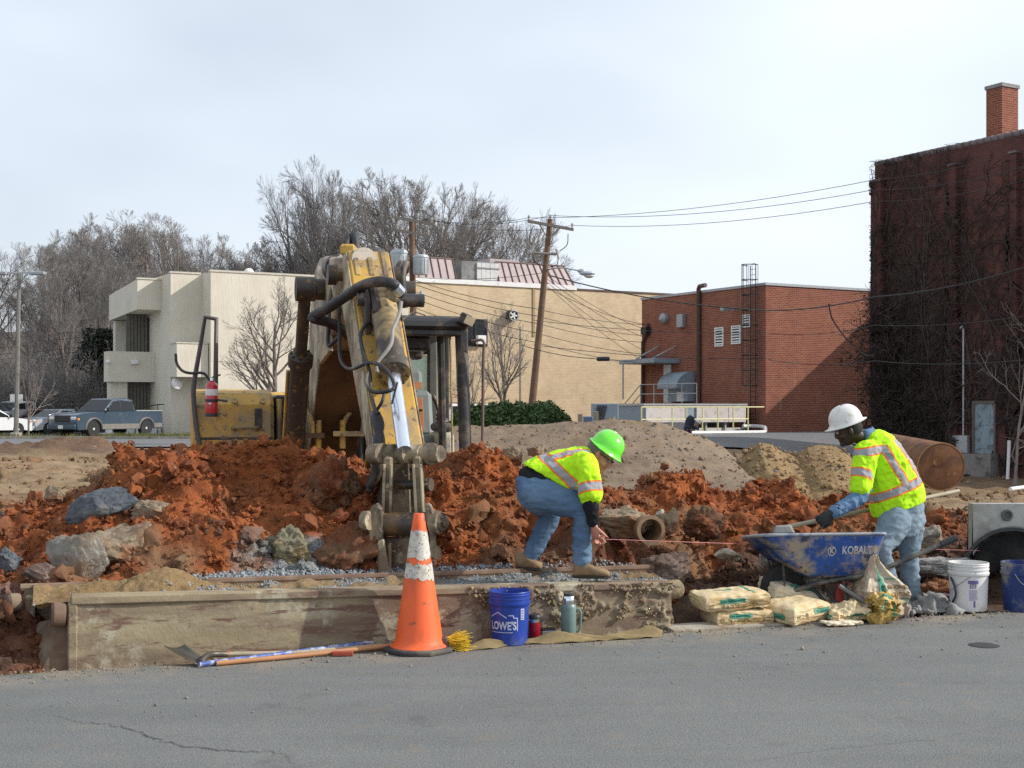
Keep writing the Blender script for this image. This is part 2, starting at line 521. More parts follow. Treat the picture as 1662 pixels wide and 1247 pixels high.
def make_road():
    ss = np.concatenate([np.linspace(-90, -6, 15), np.linspace(-5, 12, 340), np.linspace(14, 90, 15)])
    rows = [0.0, -0.03, -0.08, -0.2, -0.5, -1, -2, -3.2, -4.5, -7, -12, -18]
    V = []
    edge = 0.02 * fbm(np.stack([ss * 3, ss * 0, ss * 0], 1), 4, 0.6, 31) + 0.012 * fbm(np.stack([ss * 14, ss * 0, ss * 0], 1), 3, 0.6, 33)
    for i, s in enumerate(ss):
        for j, t in enumerate(rows):
            p = ST(s, t + (edge[i] if j < 3 else 0), -0.012 if j == 0 else 0.0)
            V.append(p[:])
    o = npobj("road", V, grid_faces(len(ss), len(rows))[:, ::-1], ASPH)
    tag(o, kind="structure")
    # cracks: thin irregular open joints
    ck = mat("crack_filler", (0.03, 0.03, 0.032), 0.95, bumps=0)
    rng = np.random.default_rng(4)
    def crack(pts, wid, nm):
        q = crom(pts, 9); n = len(q)
        q[:, :2] += rng.normal(size=(n, 2)) * np.array([3.0, 1.3])
        L = []; Rr = []
        for k, (px, py) in enumerate(q):
            D = CAMH * FPX / (py - 660); x = (px - 831) / FPX * D
            wv = wid * rng.uniform(0.4, 1.4) * (0.25 + 0.75 * math.sin(PI * (k + 0.3) / n))
            L.append((x - wv * 0.4, D - wv, 0.004)); Rr.append((x + wv * 0.4, D + wv, 0.004))
        f = np.array([(k, k + 1, n + k + 1, n + k) for k in range(n - 1)])
        c = npobj("crack", L + Rr, f, ck, parent=o, smooth=False)
    crack([(90, 1163), (150, 1175), (195, 1180), (240, 1195), (262, 1203), (330, 1216), (400, 1220), (455, 1224), (478, 1242)], 0.0035, 'crack')
    crack([(1130, 1250), (1190, 1244), (1290, 1224), (1400, 1212), (1500, 1202), (1600, 1186), (1662, 1176)], 0.0012, 'crack')
    return o
road = make_road()

# grit and crumbs along the road edge
def grit():
    rng = np.random.default_rng(12)
    n = 2600
    s = rng.uniform(-2, 9.5, n); t = -np.abs(rng.normal(0, 0.16, n)) + 0.03
    far = rng.random(n) < 0.10; t[far] = -rng.uniform(0.2, 1.6, far.sum())
    sz = rng.gamma(2.0, 0.0016, n) + 0.0015
    c = np.stack([E0[0] + EV[0] * s + EN[0] * t, E0[1] + EV[1] * s + EN[1] * t, sz * 0.5], 1)
    v, f = scatter(c, sz, ICO1, rng)
    o = npobj("road_grit", v, f, mat("grit", (0.22, 0.19, 0.15), 0.9, var=0.5, vscale=9), smooth=False)
    tag(o, "tan crumbs of soil and grit strewn along the edge of the road", None, None, "stuff")
grit()

# concrete gutter lip behind the road edge, right of the steel box
def kerb():
    mb = MB()
    k0, k1 = 4.45, 5.75
    n = 16
    for i in range(n):
        a = k0 + (k1 - k0) * i / n; b = k0 + (k1 - k0) * (i + 1) / n
        mb.hexa([ST(a, -0.02, -0.05), ST(b, -0.02, -0.05), ST(b, 0.16, -0.05), ST(a, 0.16, -0.05), ST(a, -0.02, 0.012), ST(b, -0.02, 0.012), ST(b, 0.15, 0.03), ST(a, 0.15, 0.03)])
    o = mb.build("kerb", mat("kerb_concrete", (0.36, 0.33, 0.27), 0.9, var=0.2, dirt=(0.22, 0.16, 0.1), bumps=0.4), smooth=30)
    tag(o, kind="structure")
kerb()

def disc_patch():
    mb = MB()
    c = P(1597, 1048, CAMH * FPX / (1048 - 660))
    mb.lathe([(0.0, 0.006), (0.085, 0.007), (0.10, 0.003)], (c.x, c.y, 0), n=28, caps=False)
    o = mb.build("valve_cover", mat("iron_cover", (0.03, 0.03, 0.03), 0.6, metal=0.3), base=(c.x, c.y, 0), smooth=30)
    tag(o, "small round dark iron valve cover set flush in the grey asphalt", "cover")
disc_patch()

# far street, verge and lots
def sheet(name, x0, x1, y0, y1, dz, m, nx=40, ny=14, noise_amp=0.0, f=None):
    X, Y = np.meshgrid(np.linspace(x0, x1, nx), np.linspace(y0, y1, ny), indexing='ij')
    x = X.ravel(); y = Y.ravel()
    if f is not None: x, y = f(x, y)
    z = land(x, y) + dz
    o = npobj(name, np.stack([x, y, z], 1), grid_faces(nx, ny)[:, ::-1] if False else grid_faces(nx, ny), m)
    tag(o, kind="structure"); return o
sheet("back_street", -70, -6, 51, 63.5, 0.03, ASPH2)
sheet("car_park", -90, -14, 67.5, 110, 0.03, ASPH2)
sheet("lot", 4, 24, 50, 90, 0.05, ASPH2, 40, 30)
def verge():
    mb = MB()
    for i in range(60):
        a = -70 + i; mb.box((a + 0.5, 63.6, 0.06), (0.99, 0.25, 0.16))
    o = mb.build("kerb", MATS["kerb_concrete"]); tag(o, kind="structure")
    sheet("verge", -70, -12, 63.8, 67.4, 0.07, mat("verge_soil", (0.16, 0.15, 0.07), 0.95, var=0.4, vscale=2))
    rng = np.random.default_rng(5)
    n = 9000
    x = rng.uniform(-40, -15, n); y = rng.uniform(63.9, 67.3, n)
    h = rng.uniform(0.05, 0.2, n) * (0.5 + 0.9 * (fbm(np.stack([x * 0.5, y, x * 0], 1), 2) > 0.1))
    dx = rng.normal(0, 0.06, n); wv = 0.02
    z0 = np.full(n, 0.06)
    v = np.stack([np.stack([x - wv, y, z0], 1), np.stack([x + wv, y, z0], 1), np.stack([x + dx, y + rng.normal(0, .05, n), z0 + h], 1)], 1).reshape(-1, 3)
    o = npobj("grass", v, np.arange(3 * n).reshape(-1, 3), mat("dry_grass", (0.20, 0.20, 0.075), 0.9, var=0.45, vscale=1.2, bumps=0), smooth=False)
    tag(o, "thin olive green and straw coloured grass on the verge before the parked cars", None, None, "stuff")
verge()

def field_clods():
    rng = np.random.default_rng(91); n = 5200
    y = rng.uniform(12.5, 48, n) ; u = np.where(rng.random(n) < 0.5, rng.uniform(-250, 260, n), rng.uniform(1150, 1800, n)); x = (u - 831) / FPX * y
    k = fbm(np.stack([x * .5, y * .5, x * 0], 1), 3, .6, 3) > -0.15
    x, y = x[k], y[k]; s, t = st_of(x, y); k = t > 4.5; x, y = x[k], y[k]; n = len(x)
    sz = np.minimum(0.012 + rng.exponential(0.026, n), 0.16)
    c = np.stack([x, y, land(x, y) + 0.05 + sz * 0.1], 1)
    v, f = scatter(c, sz, ICO1, rng, 0.9, (0.4, 1.4))
    o = npobj("field_clods", v, f, SOIL, smooth=False)
    cc = np.zeros((n, 4)); cc[:, 0] = 0.25 * rng.random(n); cc[:, 2] = 0.6 * rng.random(n) ** 2; set_soil(o, np.repeat(cc, len(ICO1[0]), 0))
    tag(o, "brown clods strewn over the bare field behind the spoil heap", None, None, "stuff")
field_clods()

# ------------------------------------------------------------------ red clay spoil heap behind the steel box
CREST = np.array([(-300, 850), (0, 836), (60, 822), (110, 792), (160, 768), (196, 716), (212, 703), (250, 716), (290, 702), (320, 709), (350, 714), (400, 720), (440, 719), (470, 723),
                  (500, 737), (545, 742), (560, 740), (590, 756), (640, 752), (700, 742), (720, 735), (760, 729), (800, 727), (850, 742), (900, 770), (960, 800), (1000, 800), (1050, 794),
                  (1075, 768), (1090, 766), (1130, 780), (1150, 790), (1200, 795), (1245, 786), (1268, 764), (1292, 788), (1320, 806), (1380, 806), (1440, 812), (1500, 828), (1560, 832), (1700, 840), (2000, 850)], float)

HEAP = {}
def clay_heap():
    ss = np.linspace(-2.6, 9.6, 640)
    tt = np.concatenate([np.linspace(0.0, 2.9, 120), np.linspace(2.95, 5.2, 38)])
    S, T = np.meshgrid(ss, tt, indexing='ij'); S = S.ravel(); T = T.ravel()
    x = E0[0] + EV[0] * S + EN[0] * T; y = E0[1] + EV[1] * S + EN[1] * T
    xc = E0[0] + EV[0] * S + EN[0] * 2.4; yc = E0[1] + EV[1] * S + EN[1] * 2.4
    uc = PX(xc, yc)
    u0 = PX(E0[0] + EV[0] * S + EN[0] * .4, E0[1] + EV[1] * S + EN[1] * .4)
    zc = CAMH - (np.interp(uc, CREST[:, 0], CREST[:, 1]) - 660) / FPX * yc - 0.10
    # front foot of the heap
    inbox = sstep(S, 0.15, 0.5) * (1 - sstep(S, 4.3, 4.75))
    t0 = 0.75 * inbox + (1 - inbox) * np.where(S < 2, 0.12, 0.55)
    zf = 0.30 * inbox + (1 - inbox) * np.where(S < 2, -0.03, 0.0)
    k = np.clip((T - t0) / (2.4 - t0), 0, 1)
    right = sstep(S, 4.4, 5.4)
    prof = (1 - (1 - k) ** 1.35) * (1 - right) + right * (0.55 * k + 0.45 * sstep(k, 0.1, 1.0))
    z = zf + (zc - zf) * prof
    back = sstep(T, 2.5, 4.6)
    z = z * (1 - back) - 0.12 * back
    z = np.where(T < t0, zf - 0.12 * sstep(t0 - T, 0.0, 0.25), z)
    # pit under the steel box and in front of the pipe
    pit = sstep(S, 0.44, 0.52) * (1 - sstep(S, 4.5, 4.8)) * (1 - sstep(T, 0.6, 0.74))
    pit2 = sstep(S, 0.2, 0.3) * (1 - sstep(S, 4.5, 4.8)) * (1 - sstep(T, 0.6, 0.74))
    z = z * (1 - pit2) + np.where(S < 0.46, -0.07, -0.2) * pit2
    p = np.stack([S, T, z], 1)
    slope = sstep(k, 0.02, 0.25) * (1 - back * 0.6)
    lump = 0.5 - worley(p * 2.1 + 3.1, 5)
    d = slope * (0.13 * fbm(p * 1.6, 4, 0.55, 11) + 0.16 * lump * (1 - sstep(k, .85, 1.0) * .6) + 0.085 * (0.5 - worley(p * 5.2, 9)) + 0.04 * (0.5 - worley(p * 13, 13))) + 0.012 * fbm(p * 24, 3, 0.6, 15)
    dirx = np.array([-EN[0] * 0.55, -EN[1] * 0.55, 0.85])
    v = np.stack([x, y, z], 1) + d[:, None] * dirx[None]
    px = PX(v[:, 0], v[:, 1]); py = 660 + (CAMH - v[:, 2]) / v[:, 1] * FPX
    n1 = fbm(p * 1.3, 4, 0.6, 41); n2 = fbm(p * 4.0, 4, 0.6, 43)
    c = np.zeros((len(v), 4))
    c[:, 0] = np.clip(1.0 - 0.55 * sstep(n1, 0.15, 0.8), 0, 1)
    # spill of grey crushed stone at the foot, by position along the heap
    gm = sstep(S, 1.42, 1.6) * (1 - sstep(S, 2.15, 2.4)) * (1 - sstep(z + 0.12 * n2, 0.50, 0.60)) * sstep(T, 0.6, 0.75)
    c[:, 1] = np.clip(gm + 0.7 * sstep(-S, -0.3, 0.2) * sstep(n2, 0.1, 0.5), 0, 1)
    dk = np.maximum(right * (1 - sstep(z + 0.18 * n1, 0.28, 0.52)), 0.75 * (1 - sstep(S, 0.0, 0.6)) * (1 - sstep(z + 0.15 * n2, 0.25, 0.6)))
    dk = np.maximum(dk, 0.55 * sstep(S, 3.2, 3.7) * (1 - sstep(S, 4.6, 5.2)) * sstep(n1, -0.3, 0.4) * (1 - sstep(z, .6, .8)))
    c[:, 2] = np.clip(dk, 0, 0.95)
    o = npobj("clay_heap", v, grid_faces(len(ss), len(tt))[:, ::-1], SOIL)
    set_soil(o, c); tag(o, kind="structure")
    HEAP.update(v=v, c=c, k=k, T=T, S=S, n=(len(ss), len(tt)))
    # clods
    rng = np.random.default_rng(77)
    ok = np.where((T > t0 - 0.05) & (T < 3.1) & (pit < 0.1))[0]
    for (nm, num, ico, lo, sc, mx, lab) in (("clay_clods", 2600, ICO2, 0.014, 0.014, 0.10, "fist sized crumbly clods of rust red clay all over the spoil heap"),
                                            ("clay_lumps", 260, ICO3, 0.035, 0.022, 0.10, "larger broken lumps of rust red clay resting on the spoil heap"),
                                            ("clay_crumbs", 20000, ICO1, 0.006, 0.0055, 0.028, "small loose crumbs of red and brown clay over the spoil heap")):
        q = rng.choice(ok, num)
        sz = np.minimum(lo + rng.exponential(sc, num), mx)
        cc = v[q] + rng.normal(0, 0.02, (num, 3)); cc[:, 2] += sz * 0.15
        sv, sf = scatter(cc, sz, ico, rng, 0.55 if ico is not ICO3 else 0.42, facet=ico is ICO3)
        co = npobj(nm, sv, sf, SOIL, smooth=(ico is not ICO1), sharp=(50 if ico is ICO2 else 22))
        set_soil(co, np.repeat(np.clip(c[q] + rng.normal(0, 0.12, (num, 4)) * np.array([1, .3, .5, 0]), 0, 1), len(ico[0]), 0))
        tag(co, lab, None, None, "stuff")
clay_heap()

def far_heap(name, crest, Df, Dc, Db, soil, seed, rough=0.06, zlow=None, nu=260, nv=110):
    crest = np.array(crest, float)
    us = np.linspace(crest[0, 0], crest[-1, 0], nu)
    Ds = np.concatenate([np.linspace(Df, Dc + 0.8, nv * 3 // 4), np.linspace(Dc + 0.9, Db, nv // 4)])
    U, D = np.meshgrid(us, Ds, indexing='ij'); U = U.ravel(); D = D.ravel()
    # columns stand at fixed ground positions taken at the crest distance
    x = (U - 831) / FPX * Dc * (1 + (D / Dc - 1) * 0.35); y = D
    zg = land(x, y) - 0.15
    zc = CAMH - (np.interp(U, crest[:, 0], crest[:, 1]) - 660) / FPX * Dc
    k = np.clip((D - Df) / (Dc - Df), 0, 1); b = sstep(D, Dc, Db)
    pr = 0.8 * k + 0.2 * sstep(k, 0, 1); pr = pr - 0.08 * sstep(k, 0.75, 1.0) * (1 - k) * 4
    z = zg + (zc - zg) * pr * (1 - b)
    p = np.stack([x, y, z], 1)
    z = z + rough * (fbm(p * 1.1, 4, 0.55, seed) * sstep(k, 0, 0.2)) + rough * 0.8 * (0.5 - worley(p * 2.6, seed)) + rough * 0.5 * (.5 - worley(p * 6.5, seed + 3))
    o = npobj(name, np.stack([x, y, z], 1), grid_faces(len(us), len(Ds))[:, ::-1], SOIL)
    n1 = fbm(p * 0.8, 4, 0.6, seed + 5)
    c = np.zeros((len(x), 4)); c[:] = soil
    c[:, 2] = np.clip(c[:, 2] + 0.25 * sstep(n1, 0, .6), 0, 1)
    set_soil(o, c); tag(o, kind="structure")
    rng = np.random.default_rng(seed)
    q = rng.choice(len(x), 3500); sz = 0.006 + rng.exponential(0.011, 3500)
    sz = np.minimum(sz, 0.06)
    cc = np.stack([x, y, z], 1)[q] + rng.normal(0, 0.05, (3500, 3)) * np.array([1, 1, 0.1])
    sv, sf = scatter(cc, sz, ICO1, rng, 0.5)
    so = npobj(name + "_stones", sv, sf, SOIL, smooth=False)
    col = np.clip(c[q] + rng.normal(0, 0.1, (3500, 4)), 0, 1); col[rng.random(3500) < 0.05] = (0, 0.8, 0, 0)
    set_soil(so, np.repeat(col, len(ICO1[0]), 0))
    tag(so, "loose stones and lumps lying on the %s" % name.replace('_', ' '), None, None, "stuff")
far_heap("gravel_heap", [(560, 760), (640, 720), (700, 702), (740, 697), (800, 693), (850, 691), (930, 688), (1000, 685), (1060, 688), (1110, 700), (1150, 714), (1180, 730), (1206, 752), (1230, 775)],
         15.5, 23, 30, (0.02, 0.22, 0.16, 0.0), 51, 0.05)
far_heap("sand_heap", [(1160, 790), (1185, 770), (1210, 742), (1232, 724), (1252, 726), (1275, 742), (1292, 745), (1310, 730), (1335, 721), (1360, 726), (1385, 742), (1420, 770), (1440, 785)],
         18.5, 22, 25, (0.06, 0.05, 0.14, 0.75), 61, 0.05)

# ------------------------------------------------------------------ individual rocks
ICO4 = icosphere(5)
def rock(label, px, py, D, wpx, hpx, roll=0.0, m=None, cat="rock", name="rock", depth=0.7, cuts=9, seed=1, rough=0.16, group=None):
    rng = np.random.default_rng(seed)
    bv, bf = ICO4
    v = bv.copy()
    clay = m is REDROCK
    if clay: cuts = 4
    for _ in range(cuts):
        nrm = rng.normal(size=3); nrm /= np.linalg.norm(nrm); h = rng.uniform(0.55, 0.85)
        d = v @ nrm - h; msk = d > 0
        v[msk] -= d[msk][:, None] * nrm
    v = v * (1 + rough * fbm(v * 2.2 + seed, 4, 0.55, seed)[:, None] + 0.05 * fbm(v * 9 + seed, 3, 0.6, seed)[:, None])
    if clay: v = v * (1 + 0.55 * (0.45 - worley(v * 1.7 + seed, seed)) + 0.22 * (0.5 - worley(v * 5 + seed, seed)) + 0.09 * (0.5 - worley(v * 12 + seed, seed)))[:, None]
    else: v = v * (1 + 0.07 * (0.5 - worley(v * 6 + seed, seed)))[:, None]
    ext = (v.max(0) - v.min(0)) / 2
    sx = wpx / FPX * D / 2; sz = hpx / FPX * D / 2
    v = v / ext * np.array([sx, max(sx, sz) * depth, sz])
    a = R(roll); c, s_ = math.cos(a), math.sin(a)
    v = v @ np.array([[c, 0, s_], [0, 1, 0], [-s_, 0, c]])
    b = P(px, py, D)
    o = npobj(name, v, bf, SOIL if clay else m, smooth=True, sharp=None if clay else 38)
    if clay:
        cc = np.zeros((len(v), 4)); cc[:, 0] = np.clip(0.75 + 0.5 * fbm(v * 6 + seed, 3, .6, seed), 0, 1); cc[:, 2] = np.clip(0.25 + 0.4 * fbm(v * 3 + seed, 3, .6, 9), 0, .6)
        set_soil(o, cc)
    o.location = b - Vector((0, 0, 0.12 * sz))      # bedded into the soil
    return tag(o, label, cat, group)

SLATE = mat("slate", (0.085, 0.10, 0.115), 0.7, var=0.35, vscale=9, dirt=(0.2, 0.19, 0.17), damt=0.25, bumps=0.5, bscale=40, bdist=0.02)
CONC = mat("broken_concrete", (0.25, 0.23, 0.195), 0.9, var=0.25, vscale=7, dirt=(0.24, 0.16, 0.09), damt=0.5, bumps=0.6, bscale=45, bdist=0.015, spots=(0.12, 0.1, 0.08), sscale=30, samt=0.3)
CONC2 = mat("tan_rubble", (0.27, 0.21, 0.14), 0.92, var=0.35, vscale=8, dirt=(0.22, 0.09, 0.04), damt=0.45, bumps=0.8, bscale=35, bdist=0.02)
REDROCK = "clay"; 
PURP = mat("purple_stone", (0.16, 0.105, 0.085), 0.9, var=0.35, vscale=8, dirt=(0.33, 0.26, 0.22), damt=0.3, bumps=0.9, bscale=35, bdist=0.02)
PALE = mat("pale_stone", (0.46, 0.42, 0.35), 0.9, var=0.3, vscale=14, dirt=(0.2, 0.13, 0.08), damt=0.5, bumps=0.8, bscale=40, bdist=0.015)
rock("blue grey pointed slate slab leaning on the red clay heap", 166, 818, 9.55, 122, 54, 24, SLATE, depth=0.35, cuts=12, seed=3, rough=0.08)
rock("tan square block of rubble right of the slate slab", 250, 836, 9.55, 78, 46, -4, CONC2, depth=0.6, cuts=12, seed=5)
rock("flat upright grey slab of broken concrete above the steel box", 124, 908, 9.0, 100, 100, 8, CONC, "slab", "concrete_slab", 0.3, 14, 8, 0.05)
rock("long tan chunk of old concrete with a rounded right end", 205, 890, 9.25, 145, 90, 3, CONC2, "chunk", "concrete_chunk", 0.6, 10, 9, 0.14)
rock("pinkish flat slab tucked under the left concrete chunk", 150, 872, 9.6, 90, 22, 2, PURP, "slab", "concrete_slab", 0.6, 12, 19, 0.1)
rock("dark low slab with a red stain at the lower left of the heap", 72, 930, 8.9, 74, 44, -16, PURP, "slab", "concrete_slab", 0.5, 13, 11, 0.07)
rock("small blue grey rock at the far left of the heap", 14, 905, 9.0, 46, 44, 0, SLATE, seed=13)
rock("round dark stone at the left shoulder of the heap", 88, 800, 10.1, 36, 30, 0, CONC2, seed=15)
rock("mottled grey and yellow lump of rubble in the crushed stone", 476, 890, 9.45, 86, 66, 0, mat("mottled", (0.22, 0.20, 0.13), 0.95, var=0.5, vscale=9, dirt=(0.3, 0.22, 0.1), bumps=1.0, bscale=30, bdist=0.03), depth=0.7, cuts=5, seed=17, rough=0.22)
rock("huge clay boulder with a flat brown face beside the yellow stick", 545, 790, 10.15, 92, 120, 10, REDROCK, "boulder", "clay_boulder", 0.8, 10, 21, 0.12)
rock("sloping rust orange slab of clay below the huge boulder", 568, 890, 9.5, 124, 92, 32, REDROCK, "boulder", "clay_boulder", 0.6, 10, 23, 0.14)
rock("dark red clay ball with a shaded face low on the heap", 348, 862, 9.3, 44, 46, 0, REDROCK, "boulder", "clay_boulder", 0.8, 6, 25)
rock("brown grey stone with a flat top left of the clay pipe", 1012, 846, 10.4, 100, 58, -8, CONC2, depth=0.7, cuts=9, seed=27)
rock("big purple brown boulder right of the box end", 1082, 918, 10.0, 80, 66, 20, PURP, "boulder", "stone_boulder", 0.7, 8, 29)
rock("pale oblong block lying between pipe and wheelbarrow", 1180, 899, 10.2, 46, 22, -10, PALE, seed=31, cuts=14, rough=0.06)
rock("pale upright stone behind the wheelbarrow nose", 1242, 912, 10.35, 28, 42, 8, PALE, seed=33)
rock("brown clay block halfway between pipe and red peak", 1140, 846, 10.75, 76, 66, 12, REDROCK, "boulder", "clay_boulder", 0.7, 9, 35, 0.15)
rock("tan stone touching the right side of the clay pipe", 1085, 850, 10.45, 34, 48, -12, CONC2, seed=37)
rock("small white capped stone just above the clay pipe", 1071, 834, 10.5, 18, 16, 20, PALE, seed=39)
rock("pale pinkish clod on the heap behind the bent worker", 872, 730, 11.3, 30, 24, 0, CONC2, seed=41)
rock("long grey brown slab sticking up behind the bent worker", 832, 738, 11.3, 30, 34, 35, CONC2, depth=0.5, seed=43)
rock("small grey stone beside the left cement bag", 1137, 976, 9.75, 30, 22, 0, PURP, seed=45)
rock("long rough broken concrete beam behind the wheelbarrow handles", 1530, 918, 10.85, 150, 36, 1, mat("rough_beam", (0.34, 0.33, 0.31), 0.95, var=0.35, vscale=14, bumps=1.0, bscale=30, bdist=0.03, spots=(0.12, .11, .1), sscale=25, samt=.4), "concrete beam", "concrete_beam", 0.35, 6, 47, 0.2)
rock("round grey concrete lump behind the wheelbarrow handles", 1505, 878, 11.3, 74, 50, 20, CONC, "chunk", "concrete_chunk", 0.7, 7, 49)
rock("brown clod under the concrete beam", 1520, 955, 10.7, 70, 40, 0, REDROCK, "boulder", "clay_boulder", 0.7, 6, 53)
rock("dark flat lump behind the white bucket", 1530, 972, 10.6, 80, 26, 0, PURP, seed=55)
# ================================================================== BUILDINGS
GA = 29.8
GB = np.array([math.cos(R(GA)), math.sin(R(GA))]); GAV = np.array([-math.sin(R(GA)), math.cos(R(GA))])

def brick_material(name, c1, c2, mortar, bw=0.3, bh=0.1, ms=0.012, stain=(0.1, 0.06, 0.05), samt=0.3):
    m, nt, bs, vec = base_mat(name)
    sp = _n(nt, "ShaderNodeSeparateXYZ"); nt.links.new(vec, sp.inputs[0])
    ad = _n(nt, "ShaderNodeMath", operation='ADD'); nt.links.new(sp.outputs[0], ad.inputs[0]); nt.links.new(sp.outputs[1], ad.inputs[1])
    cb = _n(nt, "ShaderNodeCombineXYZ"); nt.links.new(ad.outputs[0], cb.inputs[0]); nt.links.new(sp.outputs[2], cb.inputs[1])
    bt = nt.nodes.new("ShaderNodeTexBrick")
    bt.inputs['Scale'].default_value = 1.0; bt.inputs['Brick Width'].default_value = bw; bt.inputs['Row Height'].default_value = bh
    bt.inputs['Mortar Size'].default_value = ms; bt.inputs['Mortar Smooth'].default_value = 0.2; bt.inputs['Bias'].default_value = 0.0
    bt.inputs['Color1'].default_value = c1 + (1,); bt.inputs['Color2'].default_value = c2 + (1,); bt.inputs['Mortar'].default_value = mortar + (1,)
    nt.links.new(cb.outputs[0], bt.inputs['Vector'])
    c = mix_rgb(nt, noise(nt, vec, 0.7, 6, 0.7, 0.35, 0.7), bt.outputs['Color'], (0.78, 0.76, 0.75), 'MULTIPLY')
    mp = _n(nt, "ShaderNodeMapping"); mp.inputs['Scale'].default_value = (1.3, 1.3, 0.16); nt.links.new(vec, mp.inputs['Vector'])
    st = noise(nt, mp.outputs['Vector'], 1.2, 6, 0.65, 0.68 - samt * 0.2, 0.85)
    c = mix_rgb(nt, st, c, stain)
    nt.links.new(c, bs.inputs['Base Color'])
    bs.inputs['Roughness'].default_value = 0.9; bs.inputs['Specular IOR Level'].default_value = 0.2
    nt.links.new(bump(nt, bt.outputs['Fac'], 0.5, -0.01), bs.inputs['Normal'])
    return m

BRICK_RED = brick_material("brick_red", (0.30, 0.088, 0.045), (0.21, 0.055, 0.032), (0.33, 0.25, 0.2), stain=(0.36, 0.28, 0.24), samt=0.15)
BRICK_DARK = brick_material("brick_dark", (0.140, 0.052, 0.042), (0.105, 0.040, 0.033), (0.115, 0.085, 0.078), stain=(0.07, 0.04, 0.035), samt=0.3)
BRICK_TAN = brick_material("brick_tan", (0.66, 0.52, 0.335), (0.58, 0.45, 0.28), (0.64, 0.54, 0.40), 0.3, 0.1, stain=(0.4, 0.29, 0.17), samt=0.2)

def striated(name, col):
    m, nt, bs, vec = base_mat(name)
    sp = _n(nt, "ShaderNodeSeparateXYZ"); nt.links.new(vec, sp.inputs[0])
    ad = _n(nt, "ShaderNodeMath", operation='ADD'); nt.links.new(sp.outputs[0], ad.inputs[0]); nt.links.new(sp.outputs[1], ad.inputs[1])
    cb = _n(nt, "ShaderNodeCombineXYZ"); nt.links.new(ad.outputs[0], cb.inputs[0])
    zs = _n(nt, "ShaderNodeMath", operation='MULTIPLY'); nt.links.new(sp.outputs[2], zs.inputs[0]); zs.inputs[1].default_value = 0.06
    nt.links.new(zs.outputs[0], cb.inputs[2])
    s = noise(nt, cb.outputs[0], 15.0, 3, 0.7, 0.25, 0.75)
    c = mix_rgb(nt, s, [q * 0.91 for q in col], [min(1, q * 1.06) for q in col])
    c = mix_rgb(nt, noise(nt, vec, 0.5, 5, 0.6, 0.4, 0.75), c, (0.86, 0.85, 0.82), 'MULTIPLY')
    nt.links.new(c, bs.inputs['Base Color']); bs.inputs['Roughness'].default_value = 0.92
    bs.inputs['Specular IOR Level'].default_value = 0.2
    nt.links.new(bump(nt, s, 0.35, 0.03), bs.inputs['Normal'])
    return m
BEIGE = striated("ribbed_concrete", (0.68, 0.635, 0.535))
M_COPING = mat("pale_coping", (0.55, 0.51, 0.43), 0.7)
M_WHITE = mat("white_paint", (0.74, 0.74, 0.72), 0.5, var=0.05, dirt=(0.5, 0.47, 0.42), damt=0.25)
M_GREYMET = mat("grey_metal", (0.33, 0.35, 0.37), 0.5, metal=0.35, var=0.12)
M_BLUEGREY = mat("blue_grey_paint", (0.25, 0.31, 0.36), 0.5, var=0.1, dirt=(0.2, 0.2, 0.2), damt=0.2)
M_DARKMET = mat("dark_metal", (0.035, 0.035, 0.04), 0.5, metal=0.4)
M_BROWNMET = mat("brown_metal", (0.09, 0.05, 0.04), 0.55, metal=0.2)
M_GLASSDK = mat("dark_glass", (0.025, 0.03, 0.035), 0.12, var=0.3, bumps=0, spec=0.7)
M_SEAM = mat("mauve_metal_roof", (0.33, 0.265, 0.26), 0.55, metal=0.1, var=0.1, vscale=1.5)
M_SEAMRIB = mat("roof_seam", (0.15, 0.09, 0.08), 0.55)
M_OLDWOOD = mat("old_grey_wood", (0.20, 0.20, 0.20), 0.9, var=0.3, vscale=3)
M_PINKWHITE = mat("pinkish_panel", (0.56, 0.51, 0.49), 0.6, var=0.08, vscale=1.2, dirt=(0.4, 0.35, 0.3), damt=0.3)
M_YELLOWRAIL = mat("pale_yellow_paint", (0.72, 0.66, 0.33), 0.5, var=0.1)
M_GALV = mat("galvanised", (0.42, 0.43, 0.44), 0.45, metal=0.5, var=0.15)

class Frame:
    """a building frame: local x runs away to the right, y away to the left"""
    def __init__(self, ox, oy, oz): self.o = (ox, oy, oz)
    def alongx(self, px, y=0.0):
        q = (px - 831) / FPX; ox = self.o[0] + GAV[0] * y; oy = self.o[1] + GAV[1] * y
        return (oy * q - ox) / (GB[0] - GB[1] * q)
    def alongy(self, px, x=0.0):
        q = (px - 831) / FPX; ox = self.o[0] + GB[0] * x; oy = self.o[1] + GB[1] * x
        return (oy * q - ox) / (GAV[0] - GAV[1] * q)
    def D(self, x, y): return self.o[1] + GB[1] * x + GAV[1] * y
    def z(self, py, x, y): return CAMH - (py - 660) / FPX * self.D(x, y) - self.o[2]
    def front(self, px, py, y=0.0):
        x = self.alongx(px, y); return Vector((x, y, self.z(py, x, y)))
    def side(self, px, py, x=0.0):
        y = self.alongy(px, x); return Vector((x, y, self.z(py, x, y)))

def B2(mb, x0, x1, y0, y1, z0, z1, m=0):
    return mb.box(((x0 + x1) / 2, (y0 + y1) / 2, (z0 + z1) / 2), (abs(x1 - x0), abs(y1 - y0), abs(z1 - z0)), m=m)

def part(name, m, parent, x0, x1, y0, y1, z0, z1, bevel=0.0, label=None):
    o = B2(MB(), x0, x1, y0, y1, z0, z1).build(name, m, parent, local=True, bevel=bevel)
    if label: o["label"] = label
    return o

